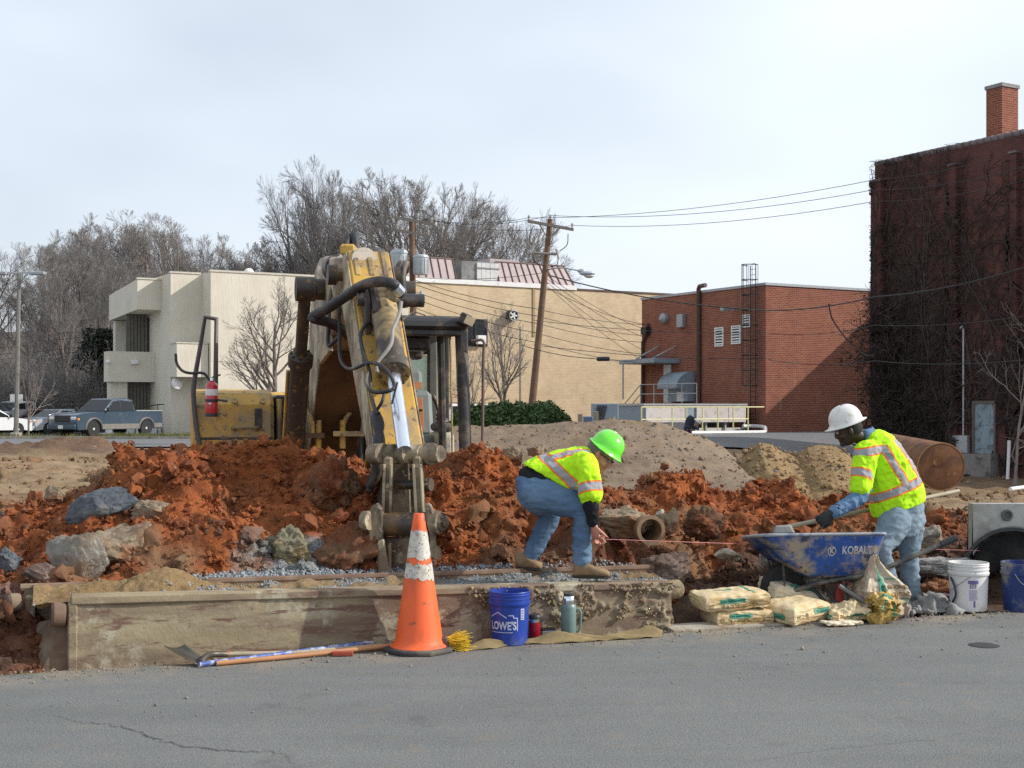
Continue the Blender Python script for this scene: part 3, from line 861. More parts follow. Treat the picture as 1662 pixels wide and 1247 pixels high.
# ------------------------------------------------------------------ low red brick building
fr = Frame(13.62, 70.0, 0.12)
lb = thing("brick_building", "low red brick building with caged ladder and white louvres on its shaded side", "building", fr.o, R(GA))
HT = fr.z(463, 0, 0)
part("wall", BRICK_RED, lb, 0, 22, 0, 11.4, -0.6, HT)
cp = MB(); B2(cp, -0.06, 22.05, -0.06, 0.25, HT, HT + 0.14); B2(cp, -0.06, 0.25, 0.252, 11.45, HT, HT + 0.14)
cp.build("roof_coping", M_GREYMET, lb, local=True)
def louvre(px0, px1, py0, py1, nsl):
    a = fr.side(px1, py0); b = fr.side(px0, py1)
    y0, y1 = min(a.y, b.y), max(a.y, b.y); z1, z0 = a.z, b.z
    f = MB(); t = 0.07
    B2(f, -0.07, 0.02, y0, y1, z1 - t, z1); B2(f, -0.07, 0.02, y0, y1, z0, z0 + t)
    B2(f, -0.068, 0.02, y0, y0 + t, z0 + t, z1 - t); B2(f, -0.068, 0.02, y1 - t, y1, z0 + t, z1 - t)
    v = f.build("louvre_vent", M_WHITE, lb, local=True)
    part("vent_back", M_DARKMET, v, -0.012, 0.01, y0 + t, y1 - t, z0 + t, z1 - t)
    for i in range(nsl):
        z = z0 + t + (z1 - z0 - 2 * t) * (i + 0.5) / nsl
        s = MB().box((-0.035, (y0 + y1) / 2, z), (0.012, y1 - y0 - 2 * t, (z1 - z0) / nsl * 0.55), Matrix.Rotation(R(35), 3, 'Y'))
        s.build("slat", M_WHITE, v, local=True)
louvre(1161, 1175, 531, 563, 6); louvre(1188, 1203, 528, 559, 6); louvre(1206, 1219, 510, 532, 4)
# drain pipes
def side_pipe(px, py0, py1, r, nm="drain_pipe", m=M_BROWNMET, top=None, parent=lb, x=-0.14):
    a = fr.side(px, py0); b = fr.side(px, py1)
    pts = [Vector((x, a.y, b.z)), Vector((x, a.y, a.z))]
    if top: pts += [Vector((x, a.y, a.z)) + Vector(q) for q in top]
    return MB().tube(pts, r, 8).build(nm, m, parent, local=True, smooth=40)
side_pipe(1137, 470, 705, 0.13, top=[(-0.05, -0.15, 0.16), (-0.05, -0.7, 0.18)])
hp = side_pipe(1046, 556, 700, 0.10, top=[(0, -0.25, 0.35), (0, -0.5, 0.5), (0, -0.52, 1.1)])
q = fr.side(1052, 538); B2(MB(), -0.4, -0.02, q.y - 0.3, q.y + 0.25, q.z - 0.2, q.z + 0.25).build("rain_hopper", M_DARKMET, lb, local=True, bevel=0.03)
q = fr.side(1081, 517); hv = MB().lathe([(0.0, 0.0), (0.3, 0.0), (0.3, 0.25), (0.12, 0.42), (0, 0.42)], (-0.02, q.y, q.z), (-1, 0, 0), 16).build("wall_vent", M_GREYMET, lb, local=True, smooth=40)
q = fr.side(1109, 521); B2(MB(), -0.3, -0.02, q.y - 0.28, q.y + 0.28, q.z - 0.38, q.z + 0.38).build("vent_box", M_GREYMET, lb, local=True, bevel=0.02)
q = fr.side(1199, 503); wl = MB().tube([(-0.02, q.y, q.z - .1), (-0.5, q.y, q.z), (-0.9, q.y, q.z)], 0.04, 6); wl.box((-0.95, q.y, q.z), (0.5, 0.3, 0.2)); wl.build("wall_lamp", M_GREYMET, lb, local=True, bevel=0.03)
# door, canopy, hood
a = fr.side(1090, 592); b = fr.side(1078, 654)
dr = part("door", mat("pale_door", (0.55, 0.60, 0.64), 0.5), lb, -0.05, 0.02, a.y, b.y, b.z, a.z)
part("handle", M_DARKMET, dr, -0.12, -0.05, a.y + 0.12, a.y + 0.24, b.z + 0.95, b.z + 1.05)
q0 = fr.side(1104, 587); q1 = fr.side(1046, 587)
aw = part("canopy", M_BLUEGREY, lb, -1.9, -0.02, q0.y, q1.y, q0.z - 0.1, q0.z + 0.16, 0.02)
for pa in (1098, 1070):
    q = fr.side(pa, 562); MB().tube([(-0.03, q.y, q.z), (-1.7, q.y, q0.z + 0.18)], 0.05, 6).build("canopy_rod", M_GALV, aw, local=True)
MB().tube([(-1.8, q1.y - 0.3, q0.z - 0.1), (-1.8, q1.y - 0.3, 1.9)], 0.05, 6).build("canopy_post", M_GALV, aw, local=True)
a = fr.side(1128, 600); b = fr.side(1096, 652)
hd = MB(); n = 8; prof = [(0.0, b.z), (0.0, a.z)]
pr = []
zc = a.z - 0.1; 
for i in range(n + 1):
    t = PI / 2 * i / n
    pr.append((-1.3 * math.sin(t), zc - 0.9 + 0.9 * math.cos(t)))
poly = [(-0.02, a.y, b.z)] + [(-0.02, a.y, zc)] + [(x - 0.02, a.y, z) for x, z in pr[1:]] + [(-1.32, a.y, zc - 1.0), (-0.65, a.y, zc - 1.0), (-0.55, a.y, zc - 1.4), (-0.55, a.y, b.z)]
hd.prism(poly, (0, b.y - a.y, 0)); hd.build("duct_hood", M_BLUEGREY, lb, local=True, smooth=35)
q = fr.side(1112, 640); part("hatch", M_WHITE, lb, -0.60, -0.552, a.y + 0.3, a.y + 0.95, b.z, b.z + 1.25)
# caged ladder
la = fr.side(1228, 470); lz0, lz1 = 0.3, fr.z(431, 0, la.y)
ld = MB()
for dy in (-0.22, 0.22): ld.tube([(-0.25, la.y + dy, lz0), (-0.25, la.y + dy, lz1)], 0.028, 5)
lad = ld.build("ladder_rail", M_DARKMET, lb, local=True)
for i in range(30):
    MB().tube([(-0.25, la.y - 0.2, lz0 + 0.3 * i + 0.2), (-0.25, la.y + 0.2, lz0 + 0.3 * i + 0.2)], 0.014, 5).build("rung", M_DARKMET, lad, local=True)
cz0 = fr.z(626, 0, la.y)
for k in range(7):
    t = PI * k / 6
    y = la.y + 0.40 * math.cos(t); x = -0.25 - 0.72 * math.sin(t)
    MB().tube([(x, y, cz0), (x, y, lz1)], 0.018, 4).build("cage_bar", M_DARKMET, lad, local=True)
for k in range(9):
    z = cz0 + (lz1 - cz0) * k / 8
    MB().tube([(-0.25 - 0.72 * math.sin(PI * i / 10), la.y + 0.40 * math.cos(PI * i / 10), z) for i in range(11)], 0.024, 4).build("cage_hoop", M_DARKMET, lad, local=True)

# plant enclosure before the shaded side
def en(x, y, z): return (x, y, z)
ez = fr.z(657, -4, .5)
ac = thing("equipment_enclosure", "long pinkish white equipment cabinet row before the low brick building", "cabinet", fr.o, R(GA))
part("cabinet_body", M_BLUEGREY, ac, -7.6, -0.95, 0.52, 2.9, 0.62, ez - 0.05)
part("top_slab", M_GALV, ac, -7.7, -0.9, 0.42, 3.0, ez - 0.046, ez + 0.05)
for (x0, x1) in ((-7.55, -5.1), (-4.3, -2.2), (-2.16, -1.0)):
    part("panel", M_PINKWHITE, ac, x0, x1, 0.44, 0.515, 0.66, ez - 0.1)
for x in np.arange(-7.5, -0.9, 1.3): part("leg", M_GALV, ac, x, x + 0.1, 0.6, 0.7, -0.1, 0.615)
part("base_box", M_PINKWHITE, ac, -4.2, -1.0, 0.7, 1.6, 0.05, 0.35)
# grey rail on the landing
rl = thing("landing_rail", "grey pipe railing on the landing under the canopy of the brick building", "railing", fr.o, R(GA))
rz = fr.z(655, -1.9, 7)
y0 = fr.alongy(1030, -2.0)
for z in (rz + 0.55, rz + 1.1): MB().tube([(-2.0, 3.4, z), (-2.0, y0 - 0.6, z), (-2.0, y0 + 1.0, z - 1.1)], 0.03, 6).build("rail", M_GALV, rl, local=True)
for y in np.linspace(3.4, y0 - 0.6, 5): MB().tube([(-2.0, y, rz - .3), (-2.0, y, rz + 1.1)], 0.03, 6).build("post", M_GALV, rl, local=True)
ldg = part("landing", mat("landing_concrete", (0.4, 0.39, 0.37), 0.9), rl, -2.2, -0.02, 3.05, y0, rz - 1.5, rz)
# yellow railing
yr = thing("yellow_railing", "pale yellow pipe railing before the equipment cabinets", "railing", fr.o, R(GA))
yy = -1.1
xs = [fr.alongx(p, yy) for p in (1041, 1091, 1114, 1140, 1165, 1190, 1214)]
zt = fr.z(661, xs[0], yy)
for x in xs: MB().tube([(x, yy, 0.0), (x, yy, zt)], 0.035, 6).build("post", M_YELLOWRAIL, yr, local=True)
for z in (zt, zt - 0.62): MB().tube([(xs[0], yy, z), (fr.alongx(1240 if z == zt else 1214, yy), yy, z)], 0.035, 6).build("rail", M_YELLOWRAIL, yr, local=True)
wp = MB().tube(smooth_path([(fr.alongx(1120, -1.4), -1.4, 0.14), (fr.alongx(1200, -1.4), -1.4, 0.14), (fr.alongx(1238, -1.4), -1.4, 0.14), (fr.alongx(1243, -1.3), -1.25, 0.2), (fr.alongx(1243, -1.0), -0.9, 0.38), (-0.4, 0.3, 0.42), (-1.2, 0.44, 0.42)], 4), 0.10, 8)
MB_ = wp.build("white_pipe", M_WHITE, lb, local=True, smooth=40)
MB_.parent = None; MB_.location = fr.o; MB_.rotation_euler = (0, 0, R(GA)); tag(MB_, "white drain pipe lying on the asphalt along the yellow railing", "pipe")
# boxes and posts left of the enclosure
def plain(name, label, cat, px0, px1, py0, py1, D, dep, m, bevel=0.02, group=None):
    a = P(px0, py1, D); b = P(px1, py0, D)
    o = MB().box(((a.x + b.x) / 2, D + dep / 2, (a.z + b.z) / 2), (b.x - a.x, dep, b.z - a.z)).build(name, m, base=((a.x + b.x) / 2, D + dep / 2, a.z), bevel=bevel)
    return tag(o, label, cat, group)
plain("bollard", "left of two short tan wooden posts beside the hedge", "post", 938, 946, 672, 694, 62, 0.2, mat("post_wood", (0.3, 0.24, 0.17), 0.9))
plain("bollard", "right of two short tan wooden posts, next to the grey condenser", "post", 964, 971, 668, 694, 62, 0.2, MATS["post_wood"])
cu = thing("condenser", "grey air conditioning condenser with slanted dark grille right of the wooden posts", "condenser", P(985, 690, 64))
a = P(962, 690, 64); b = P(1004, 655, 64)
MB().box(((a.x + b.x) / 2, 64.8, (a.z + b.z) / 2), (b.x - a.x, 1.4, b.z - a.z)).build("case", M_BLUEGREY, cu, bevel=0.03)
for i in range(7):
    x = P(964 + i * 2.4, 0, 64).x
    MB().box((x + .1, 64.06, (a.z + b.z) / 2), (0.035, 0.06, (b.z - a.z) * 0.85), Matrix.Rotation(R(12), 3, 'Y')).build("fin", M_DARKMET, cu)
plain("utility_bin", "small blue plastic bin between the two wooden posts", "bin", 947, 963, 676, 692, 63, 0.5, mat("bin_blue", (0.1, 0.17, 0.27), 0.5), 0.04)

# ------------------------------------------------------------------ tall dark brick building on the right
fk = Frame(15.3, 55.0, -1.45)
db = thing("vine_building", "tall dark brick building covered in bare vines with a chimney", "building", fk.o, R(GA))
KT = fk.z(268, 0, 0)
part("wall", BRICK_DARK, db, 0, 14, -15, 0, -0.5, KT)
part("shadow_wing", BRICK_DARK, db, 20.8, 34, 2.0, 13.7, -0.5, KT)  # unseen wing, added to cast the diagonal shadow on the low brick wall
M_TILE = mat("coping_tile", (0.15, 0.12, 0.125), 0.7)
def pil(px0, px1, pyt, pr=0.28):
    y0, y1 = fk.alongy(px1), fk.alongy(px0)
    o = part("pilaster", BRICK_DARK, db, -pr, -0.002, y0, y1, -0.4, fk.z(pyt, 0, (y0 + y1) / 2))
    part("pilaster_cap", M_TILE, o, -pr - 0.04, -0.004, y0 - 0.04, y1 + 0.04, fk.z(pyt, 0, (y0 + y1) / 2) + 0.002, fk.z(pyt, 0, (y0 + y1) / 2) + 0.09)
pil(1421, 1437, 296); pil(1546, 1557, 270, 0.22); pil(1645, 1656, 250, 0.22)
tl = MB(); n = 8
for k in range(n):
    pass
t0 = MB().lathe([(0.0, -0.17), (0.15, -0.17), (0.12, 0.17), (0, 0.17)], (0.08, 0, KT + 0.02), (0, 1, 0), 10)
base_tile = t0.build("coping_tile", M_TILE, db, local=True, smooth=40)
for i in range(44):
    c = base_tile if i == 0 else base_tile.copy()
    if i: COL.objects.link(c); c.parent = db
    c.location = (0, -0.17 - 0.335 * i, 0)
# chimney
cx, cy = 6.3, -1.3
czt = fk.z(140, cx, cy)
ch = part("chimney", BRICK_RED, db, cx, cx + 1.05, cy, cy + 0.85, KT - 0.5, czt)
part("chimney_cap", mat("cap_concrete", (0.24, 0.24, 0.225), 0.9), ch, cx - 0.05, cx + 1.1, cy - 0.05, cy + 0.9, czt, czt + 0.16)
# door with stoop, meter box and conduit
a = fk.side(1615, 655); b = fk.side(1583, 736)
dd = part("door", mat("faded_blue_door", (0.23, 0.30, 0.34), 0.7, var=0.2, vscale=2, dirt=(0.12, 0.12, 0.12), damt=0.4), db, -0.04, 0.03, a.y, b.y, b.z, a.z)
for (u0, u1, v0, v1) in ((a.y - 0.09, a.y, b.z, a.z + 0.1), (b.y, b.y + 0.09, b.z, a.z + 0.1), (a.y, b.y, a.z, a.z + 0.1)):
    part("door_frame", mat("frame_dark", (0.13, 0.10, 0.09), 0.8), dd, -0.09, 0.02, u0, u1, v0, v1)
part("door_panel", MATS["faded_blue_door"], dd, -0.055, -0.042, a.y + 0.2, b.y - 0.2, b.z + 0.2, b.z + 0.9)
part("door_panel", MATS["faded_blue_door"], dd, -0.055, -0.042, a.y + 0.2, b.y - 0.2, b.z + 1.1, a.z - 0.2)
part("stoop", mat("stoop_concrete", (0.24, 0.22, 0.2), 0.9, dirt=(0.1, 0.08, 0.07)), db, -0.5, -0.004, a.y - 0.2, b.y + 0.3, -0.6, b.z - 0.01)
a = fk.side(1576, 707); b = fk.side(1552, 735)
mbx = part("meter_box", M_GALV, db, -0.24, -0.01, a.y, b.y, b.z, a.z, 0.02)
c0 = fk.side(1567, 534); MB().tube([(-0.12, c0.y, a.z), (-0.12, c0.y, c0.z), (-0.2, c0.y, c0.z + 0.1), (-0.3, c0.y, c0.z)], 0.035, 6).build("conduit", M_GALV, mbx, local=True)
a = P(1637, 778, 46); MB_ = MB().tube([(a.x - .04, 46, a.z), (a.x, 46, P(0, 742, 46).z), (a.x + 0.02, 46, P(0, 715, 46).z)], 0.06, 8).build("white_post", M_WHITE, base=a[:], smooth=40)
tag(MB_, "thin white plastic post standing before the vine covered building", "post")

# ------------------------------------------------------------------ tan brick building
ft = Frame(-7.83, 80.8, 0.0)
tb = thing("tan_building", "long tan brick building with a mauve metal mansard roof", "building", ft.o, R(GA))
TT = ft.z(480, ft.alongx(1100), 0)
part("wall", BRICK_TAN, tb, 0, 27, 0, 16, -0.6, TT)
xw = ft.alongx(935)
part("roof_coping", M_WHITE, tb, -0.05, xw, -0.1, 0.3, TT, TT + 0.3)
part("roof_coping", M_BROWNMET, tb, xw + .001, 27, -0.06, 0.3, TT, TT + 0.12, label="thin dark roof coping right of the mansard")
def mansard(px0, px1, slant_r=0.0):
    x0, x1 = ft.alongx(px0, 0.5), ft.alongx(px1, 0.5); n = max(1, int(round((x1 - x0) / 0.52)))
    z0 = TT + 0.02; z1 = TT + 1.72
    root = MB().hexa([(x0, 0.5, z0), (x1, 0.5, z0), (x1, 1.5, z0), (x0, 1.5, z0), (x0, 1.2, z1), (x1 - slant_r, 1.2, z1), (x1 - slant_r, 1.5, z1), (x0, 1.5, z1)]).build("mansard_roof", M_SEAM, tb, local=True)
    for i in range(n + 1):
        x = x0 + (x1 - x0) * i / n; xt = x0 + (x1 - slant_r - x0) * i / n
        MB().tube([(x, 0.47, z0), (xt, 1.17, z1)], 0.045, 4).build("roof_seam", M_SEAMRIB, root, local=True)
    MB().tube([(x0, 1.2, z1), (x1 - slant_r, 1.2, z1)], 0.06, 4).build("ridge_trim", M_SEAMRIB, root, local=True)
mansard(594, 742); mansard(812, 936, 0.6)
x0, x1, x2 = ft.alongx(752, .6), ft.alongx(776, .6), ft.alongx(812, .6)
bxx = part("roof_shed", M_OLDWOOD, tb, x0, x2, 0.85, 4.5, TT + 0.02, TT + 1.62)
for i in range(5):
    xx = x1 + (x2 - x1) * i / 5
    part("board", mat("white_boards", (0.55, 0.55, 0.54), 0.8, var=0.12), bxx, xx + 0.01, xx + (x2 - x1) / 5 - 0.01, 0.75 - 0.012 * (i % 2), 0.84, TT + 0.1, TT + 1.55)
for z in (0.35, 1.15): part("batten", M_OLDWOOD, bxx, x1, x2, 0.71, 0.737, TT + z, TT + z + 0.09)
part("roof_box", mat("mauve_box", (0.42, 0.36, 0.36), 0.6), tb, ft.alongx(795, 3), ft.alongx(842, 3), 3, 5, TT + 0.02, TT + 2.15)
a = ft.front(752, 519); b = ft.front(789, 561)
wn = part("window", M_GLASSDK, tb, a.x, b.x, -0.02, 0.06, b.z, a.z)
for (u0, u1, v0, v1) in ((a.x - 0.07, a.x, b.z - .07, a.z + 0.07), (b.x, b.x + 0.07, b.z - .07, a.z + 0.07), (a.x, b.x, a.z, a.z + 0.07), (a.x, b.x, b.z - .07, b.z), ((a.x + b.x) / 2 - 0.03, (a.x + b.x) / 2 + 0.03, b.z, a.z)):
    part("window_frame", M_DARKMET, wn, u0, u1, -0.07, -0.022, v0, v1)
a = ft.front(771, 545); part("window_cooler", M_WHITE, tb, a.x, a.x + 0.62, -0.4, -0.075, b.z + 0.05, b.z + 0.62, 0.03)
q = ft.front(828, 513)
fn = MB().lathe([(0.0, 0), (0.38, 0.0), (0.38, 0.5), (0.33, 0.52), (0.33, 0.4), (0, 0.4)], (q.x, -0.001, q.z), (0, -1, 0), 20).build("exhaust_fan", M_DARKMET, tb, local=True, smooth=40)
for i in range(5):
    t = 2 * PI * i / 5
    MB().box((q.x + 0.17 * math.cos(t), -0.47, q.z + 0.17 * math.sin(t)), (0.3, 0.02, 0.10), Matrix.Rotation(-t, 3, 'Y')).build("fan_blade", M_WHITE, fn, local=True)
MB().lathe([(0.30, 0.505), (0.33, 0.53), (0.36, 0.505)], (q.x, -0.001, q.z), (0, -1, 0), 20, caps=False).build("fan_ring", M_WHITE, fn, local=True)
c0 = ft.front(845, 530); MB().tube([(c0.x, -0.04, 0.2), (c0.x, -0.04, c0.z)], 0.03, 5).build("conduit", M_GALV, tb, local=True)
c0 = ft.front(866, 472); part("drain_strip", mat("tan_strip", (0.36, 0.26, 0.15), 0.9), tb, c0.x - .08, c0.x + .08, -0.06, -0.003, TT - 3.2, TT - 0.02)

# ------------------------------------------------------------------ beige concrete building
fb = Frame(-16.63, 72.0, 0.0)
bb = thing("beige_building", "pale beige ribbed concrete building with balcony and stepped corners", "building", fb.o, R(GA))
BT = fb.z(441, 0, 0)
part("wall", BEIGE, bb, 0, 12.0, 0, 15, -0.4, BT)
part("wall", BEIGE, bb, -1.77, -0.002, 1.65, 15, -0.4, BT - 0.02)
part("roof_coping", M_COPING, bb, -0.05, 12.05, -0.05, 0.25, BT + 0.002, BT + 0.11)
part("roof_coping", M_COPING, bb, -1.82, -0.055, 1.6, 1.9, BT - 0.018, BT + 0.08)
zc0, zc1 = fb.z(502, -3.1, 3.6), fb.z(453, -3.1, 3.6)
cn = MB().hexa([(-3.12, 3.63, zc0), (-1.775, 3.63, zc0), (-1.775, 10.6, zc0 - .26), (-3.12, 10.6, zc0 - .26), (-3.12, 3.63, zc1), (-1.775, 3.63, zc1), (-1.775, 10.6, zc1 - .42), (-3.12, 10.6, zc1 - .42)]).build("canopy", BEIGE, bb, local=True)
part("roof_coping", M_COPING, cn, -3.16, -1.78, 3.58, 3.8, zc1 + 0.002, zc1 + 0.09)
part("back_wall", BEIGE, bb, -2.9, -1.78, 9.9, 10.5, 0, zc0 - .27)
zb0, zb1 = fb.z(620, -3, 5), fb.z(571, -3, 5)
bl = part("balcony", BEIGE, bb, -4.4, -1.78, 5.0, 6.2, zb0, zb1)
part("balcony_floor", BEIGE, bl, -3.1, -1.78, 6.205, 9.8, zb0, zb0 + 0.3)
q = fb.front(218, 588, 5.0); part("lamp", M_WHITE, bl, q.x - 0.2, q.x + 0.2, 4.8, 4.995, q.z - 0.12, q.z + 0.1, 0.02)
q = fb.front(176, 588, 5.0); cm = MB().tube([(q.x, 5.0, q.z), (q.x - .12, 4.6, q.z)], 0.09, 8); cm.ell((q.x - .12, 4.6, q.z), (.13, .13, .13)); cm.build("camera_housing", M_WHITE, bl, local=True)
part("pier", BEIGE, bb, -4.2, -3.25, 5.4, 6.3, -0.3, zb0 - .003)
for (z0, z1) in ((zb1 + 0.0, zc0), (0.1, zb0)):
    g = part("glazing", M_GLASSDK, bb, -1.86, -1.79, 6.25, 9.85, z0, z1 - 0.28)
    for i in range(5):
        y = 6.3 + i * 0.72; part("mullion", M_BROWNMET, g, -1.95, -1.863, y, y + 0.07, z0 + .02, z1 - .3)
gz = part("ground_window", M_GLASSDK, bb, -3.24, -1.9, 5.9, 6.0, 0.3, zb0 - .003)
for i in range(7):
    x = -3.2 + i * 0.2; part("curtain", mat("curtain", (0.13, 0.12, 0.10), 0.9), gz, x, x + 0.15, 5.84 + 0.02 * (i % 2), 5.895, 0.35, zb0 - 0.1)
gz = part("upper_window", M_GLASSDK, bb, -3.1, -1.9, 6.3, 6.4, zb1 + .01, zc0 - .003)
for i in range(6):
    x = -3.05 + i * 0.2; part("curtain", MATS["curtain"], gz, x, x + 0.15, 6.24 + 0.02 * (i % 2), 6.295, zb1 + .02, zc0 - 0.1)
by0, by1 = fb.z(612, -1, .3), fb.z(558, -1, .3)
by = part("bay", BEIGE, bb, -1.8, -0.06, 0.3, 1.645, by0, by1)
part("roof_coping", M_COPING, by, -1.84, -0.062, 0.26, 1.64, by1 + .002, by1 + 0.07)
q = fb.front(290, 622, 0.6)
ds = MB().lathe([(0.0, 0.06), (0.2, 0.04), (0.32, -0.03), (0.33, -0.02), (0.2, 0.07), (0, 0.09)], (q.x, 0.9, q.z), (0.2, -1, 0.3), 18).build("satellite_dish", M_WHITE, bb, local=True, smooth=50)
MB().tube([(q.x, 0.95, q.z), (q.x + .1, 1.5, q.z + 0.05)], 0.03, 5).build("dish_arm", M_GALV, ds, local=True)
q = fb.front(404, 440, 1.0); MB().ell((q.x, 1.0, BT + 0.1), (0.3, 0.3, 0.32)).build("roof_dome", M_WHITE, bb, local=True, smooth=60)
# stoop and hand rail at its corner
st = thing("entrance_steps", "white concrete entrance steps with a black hand rail behind the pickup", "steps", fb.o, R(GA))
for i in range(3): part("step", M_WHITE, st, -5.0 + 0.4 * i, -1.9, 3.2 + 0.02 * i, 4.9, -0.1 + 0.2 * i, 0.1 + 0.2 * i)
for k in range(6):
    x = -4.6 + k * 0.62; z = 0.2 + min(0.5, 0.14 * k)
    MB().tube([(x, 3.05, -0.1), (x, 3.05, z + 1.0)], 0.025, 5).build("rail_post", M_DARKMET, st, local=True)
MB().tube([(-4.6, 3.05, 1.2), (-2.2, 3.05, 1.7), (-1.4, 3.05, 1.75)], 0.03, 5).build("hand_rail", M_DARKMET, st, local=True)

# ------------------------------------------------------------------ hill with a far house beyond the trees
def hill():
    X, Y = np.meshgrid(np.linspace(-190, 20, 110), np.linspace(108, 330, 70), indexing='ij'); x = X.ravel(); y = Y.ravel()
    z = 15 * sstep(y, 118, 260) * sstep(-x, 0, 45) + 1.2 * fbm(np.stack([x * .06, y * .06, x * 0], 1), 4, .5, 3) * sstep(y, 115, 140)
    o = npobj("hill", np.stack([x, y, z], 1), grid_faces(110, 70), mat("leaf_litter", (0.085, 0.062, 0.045), 0.95, var=0.4, vscale=0.8, bumps=0))
    tag(o, kind="structure")
hill()
hc = P(116, 566, 150)
hs = thing("far_house", "small far house with red roof glimpsed between the bare trees", "house", hc, R(12))
part("wall", mat("grey_siding", (0.3, 0.33, 0.37), 0.8), hs, -3.2, 3.2, -2, 2, -2.5, 1.5)
MB().prism([(-3.5, -2.4, 1.5), (-3.5, 2.4, 1.5), (-3.5, 0, 3.4)], (7.0, 0, 0)).build("roof", mat("red_shingle", (0.27, 0.11, 0.08), 0.9, var=0.2), hs, local=True)
for x in (-2, 0.8): 
    wv = part("window", M_GLASSDK, hs, x, x + 0.9, -2.06, -1.99, -0.6, 0.8); part("window_frame", M_WHITE, wv, x - .1, x + 1.0, -2.03, -1.995, -0.7, -0.602)
# ================================================================== TREES, VINES, POLES, WIRES
def bark(name, lo, hi):
    m, nt, bs, vec = base_mat(name)
    nt.links.new(mix_rgb(nt, noise(nt, vec, 3, 4, 0.6, 0.3, 0.7), lo, hi), bs.inputs['Base Color'])
    bs.inputs['Roughness'].default_value = 0.95; bs.inputs['Specular IOR Level'].default_value = 0.1
    return m
BARK = bark("grey_bark", (0.12, 0.10, 0.085), (0.24, 0.205, 0.175))
BARK2 = bark("twig_bark", (0.175, 0.158, 0.147), (0.285, 0.262, 0.246))
BARKV = bark("vine_bark", (0.045, 0.034, 0.03), (0.10, 0.078, 0.068))
BARKL = bark("pale_bark", (0.20, 0.175, 0.16), (0.30, 0.27, 0.245))

def grow(rng, start, d, L, r, n, wob, up, taper=0.35, plane=False):
    """grow B branches at once: returns points (B,n,3), radii (B,n)"""
    B = len(start); Pt = np.zeros((B, n, 3)); Pt[:, 0] = start; dd = d.copy()
    for k in range(1, n):
        dd = dd + rng.normal(0, wob, (B, 3)); dd[:, 2] += up
        if plane: dd[:, 0] *= 0.2
        dd /= np.linalg.norm(dd, axis=1)[:, None]
        Pt[:, k] = Pt[:, k - 1] + dd * (L / (n - 1))[:, None]
    Rd = r[:, None] * np.linspace(1, taper, n)[None]
    return Pt, Rd

def spawn(rng, Pt, Rd, L, k, f0, ang, lscale, rscale, rmin, plane=False):
    B, n, _ = Pt.shape
    fr = np.sort(f0 + (1 - f0) * (np.arange(k)[None] + rng.uniform(0, 1, (B, k))) / k, axis=1)
    fr[:, -1] = 0.985
    x = fr * (n - 1); i = np.minimum(x.astype(int), n - 2); w_ = x - i
    b = np.arange(B)[:, None]
    st = Pt[b, i] * (1 - w_)[..., None] + Pt[b, i + 1] * w_[..., None]
    t = Pt[b, i + 1] - Pt[b, i]; t /= np.linalg.norm(t, axis=2)[..., None] + 1e-9
    rr = (Rd[b, i] * (1 - w_) + Rd[b, i + 1] * w_) * rscale
    rnd = rng.normal(size=t.shape)
    if plane: rnd[..., 0] *= 0.1
    side = rnd - t * (rnd * t).sum(2)[..., None]; side /= np.linalg.norm(side, axis=2)[..., None] + 1e-9
    a = np.radians(rng.normal(ang, ang * 0.25, fr.shape)); a[:, -1] *= 0.35
    d = t * np.cos(a)[..., None] + side * np.sin(a)[..., None]
    ll = L[:, None] * lscale * rng.uniform(0.75, 1.15, fr.shape) * (1.15 - 0.55 * fr); ll[:, -1] *= 0.75
    return st.reshape(-1, 3), d.reshape(-1, 3), ll.reshape(-1), np.maximum(rr.reshape(-1), rmin)

def tree_mesh(seed, H, r0, spec, trunk_top=0.8, lean=(0, 0), wob0=0.04, limb_up=0.06, rmin=0.012, clear=0.3):
    """spec: per level (children, angle, length scale, points, wobble)"""
    rng = np.random.default_rng(seed)
    Pt, Rd = grow(rng, np.zeros((1, 3)), np.array([[lean[0], lean[1], 1.0]]), np.array([H * trunk_top]), np.array([r0]), 12, wob0, 0.02, 0.3)
    Rd[:, 0] *= 1.35
    L = np.array([H * trunk_top])
    V0 = [tubes(Pt, Rd, 8)]; V1 = []
    f0 = clear
    for lv, (k, ang, ls, n, wob) in enumerate(spec):
        st, d, L, r = spawn(rng, Pt, Rd, L, k, f0, ang, ls, 0.62 if lv == 0 else 0.66, rmin)
        Pt, Rd = grow(rng, st, d, L, r, n, wob, limb_up if lv < 2 else limb_up * 0.7, 0.3)
        Rd = np.maximum(Rd, rmin * 0.6)
        (V0 if lv == 0 else V1).append(tubes(Pt, Rd, 6 if lv == 0 else (4 if lv == 1 else 3)))
        f0 = 0.22
    def join(parts):
        off = 0; vs_, fs = [], []
        for v, f in parts: vs_.append(v); fs.append(f + off); off += len(v)
        return np.vstack(vs_), np.vstack(fs)
    return join(V0), join(V1)

def make_tree(name, label, loc, meshes, rz=0.0, sc=1.0, group=None, barks=(None, None), cat="tree"):
    t = thing(name, label, cat, loc, rz, group)
    t.scale = (sc if hasattr(sc, '__len__') else (sc, sc, sc))
    for nm, me in zip(("trunk", "crown"), meshes):
        o = bpy.data.objects.new(nm, me); COL.objects.link(o); o.parent = t
    return t

def tree_data(arr, b0, b1):
    out = []
    for (v, f), b, nm in zip(arr, (b0, b1), ("trunk", "crown")):
        me = bpy.data.meshes.new(nm); setmesh(me, v, f); me.materials.append(b); me.shade_smooth(); out.append(me)
    return out

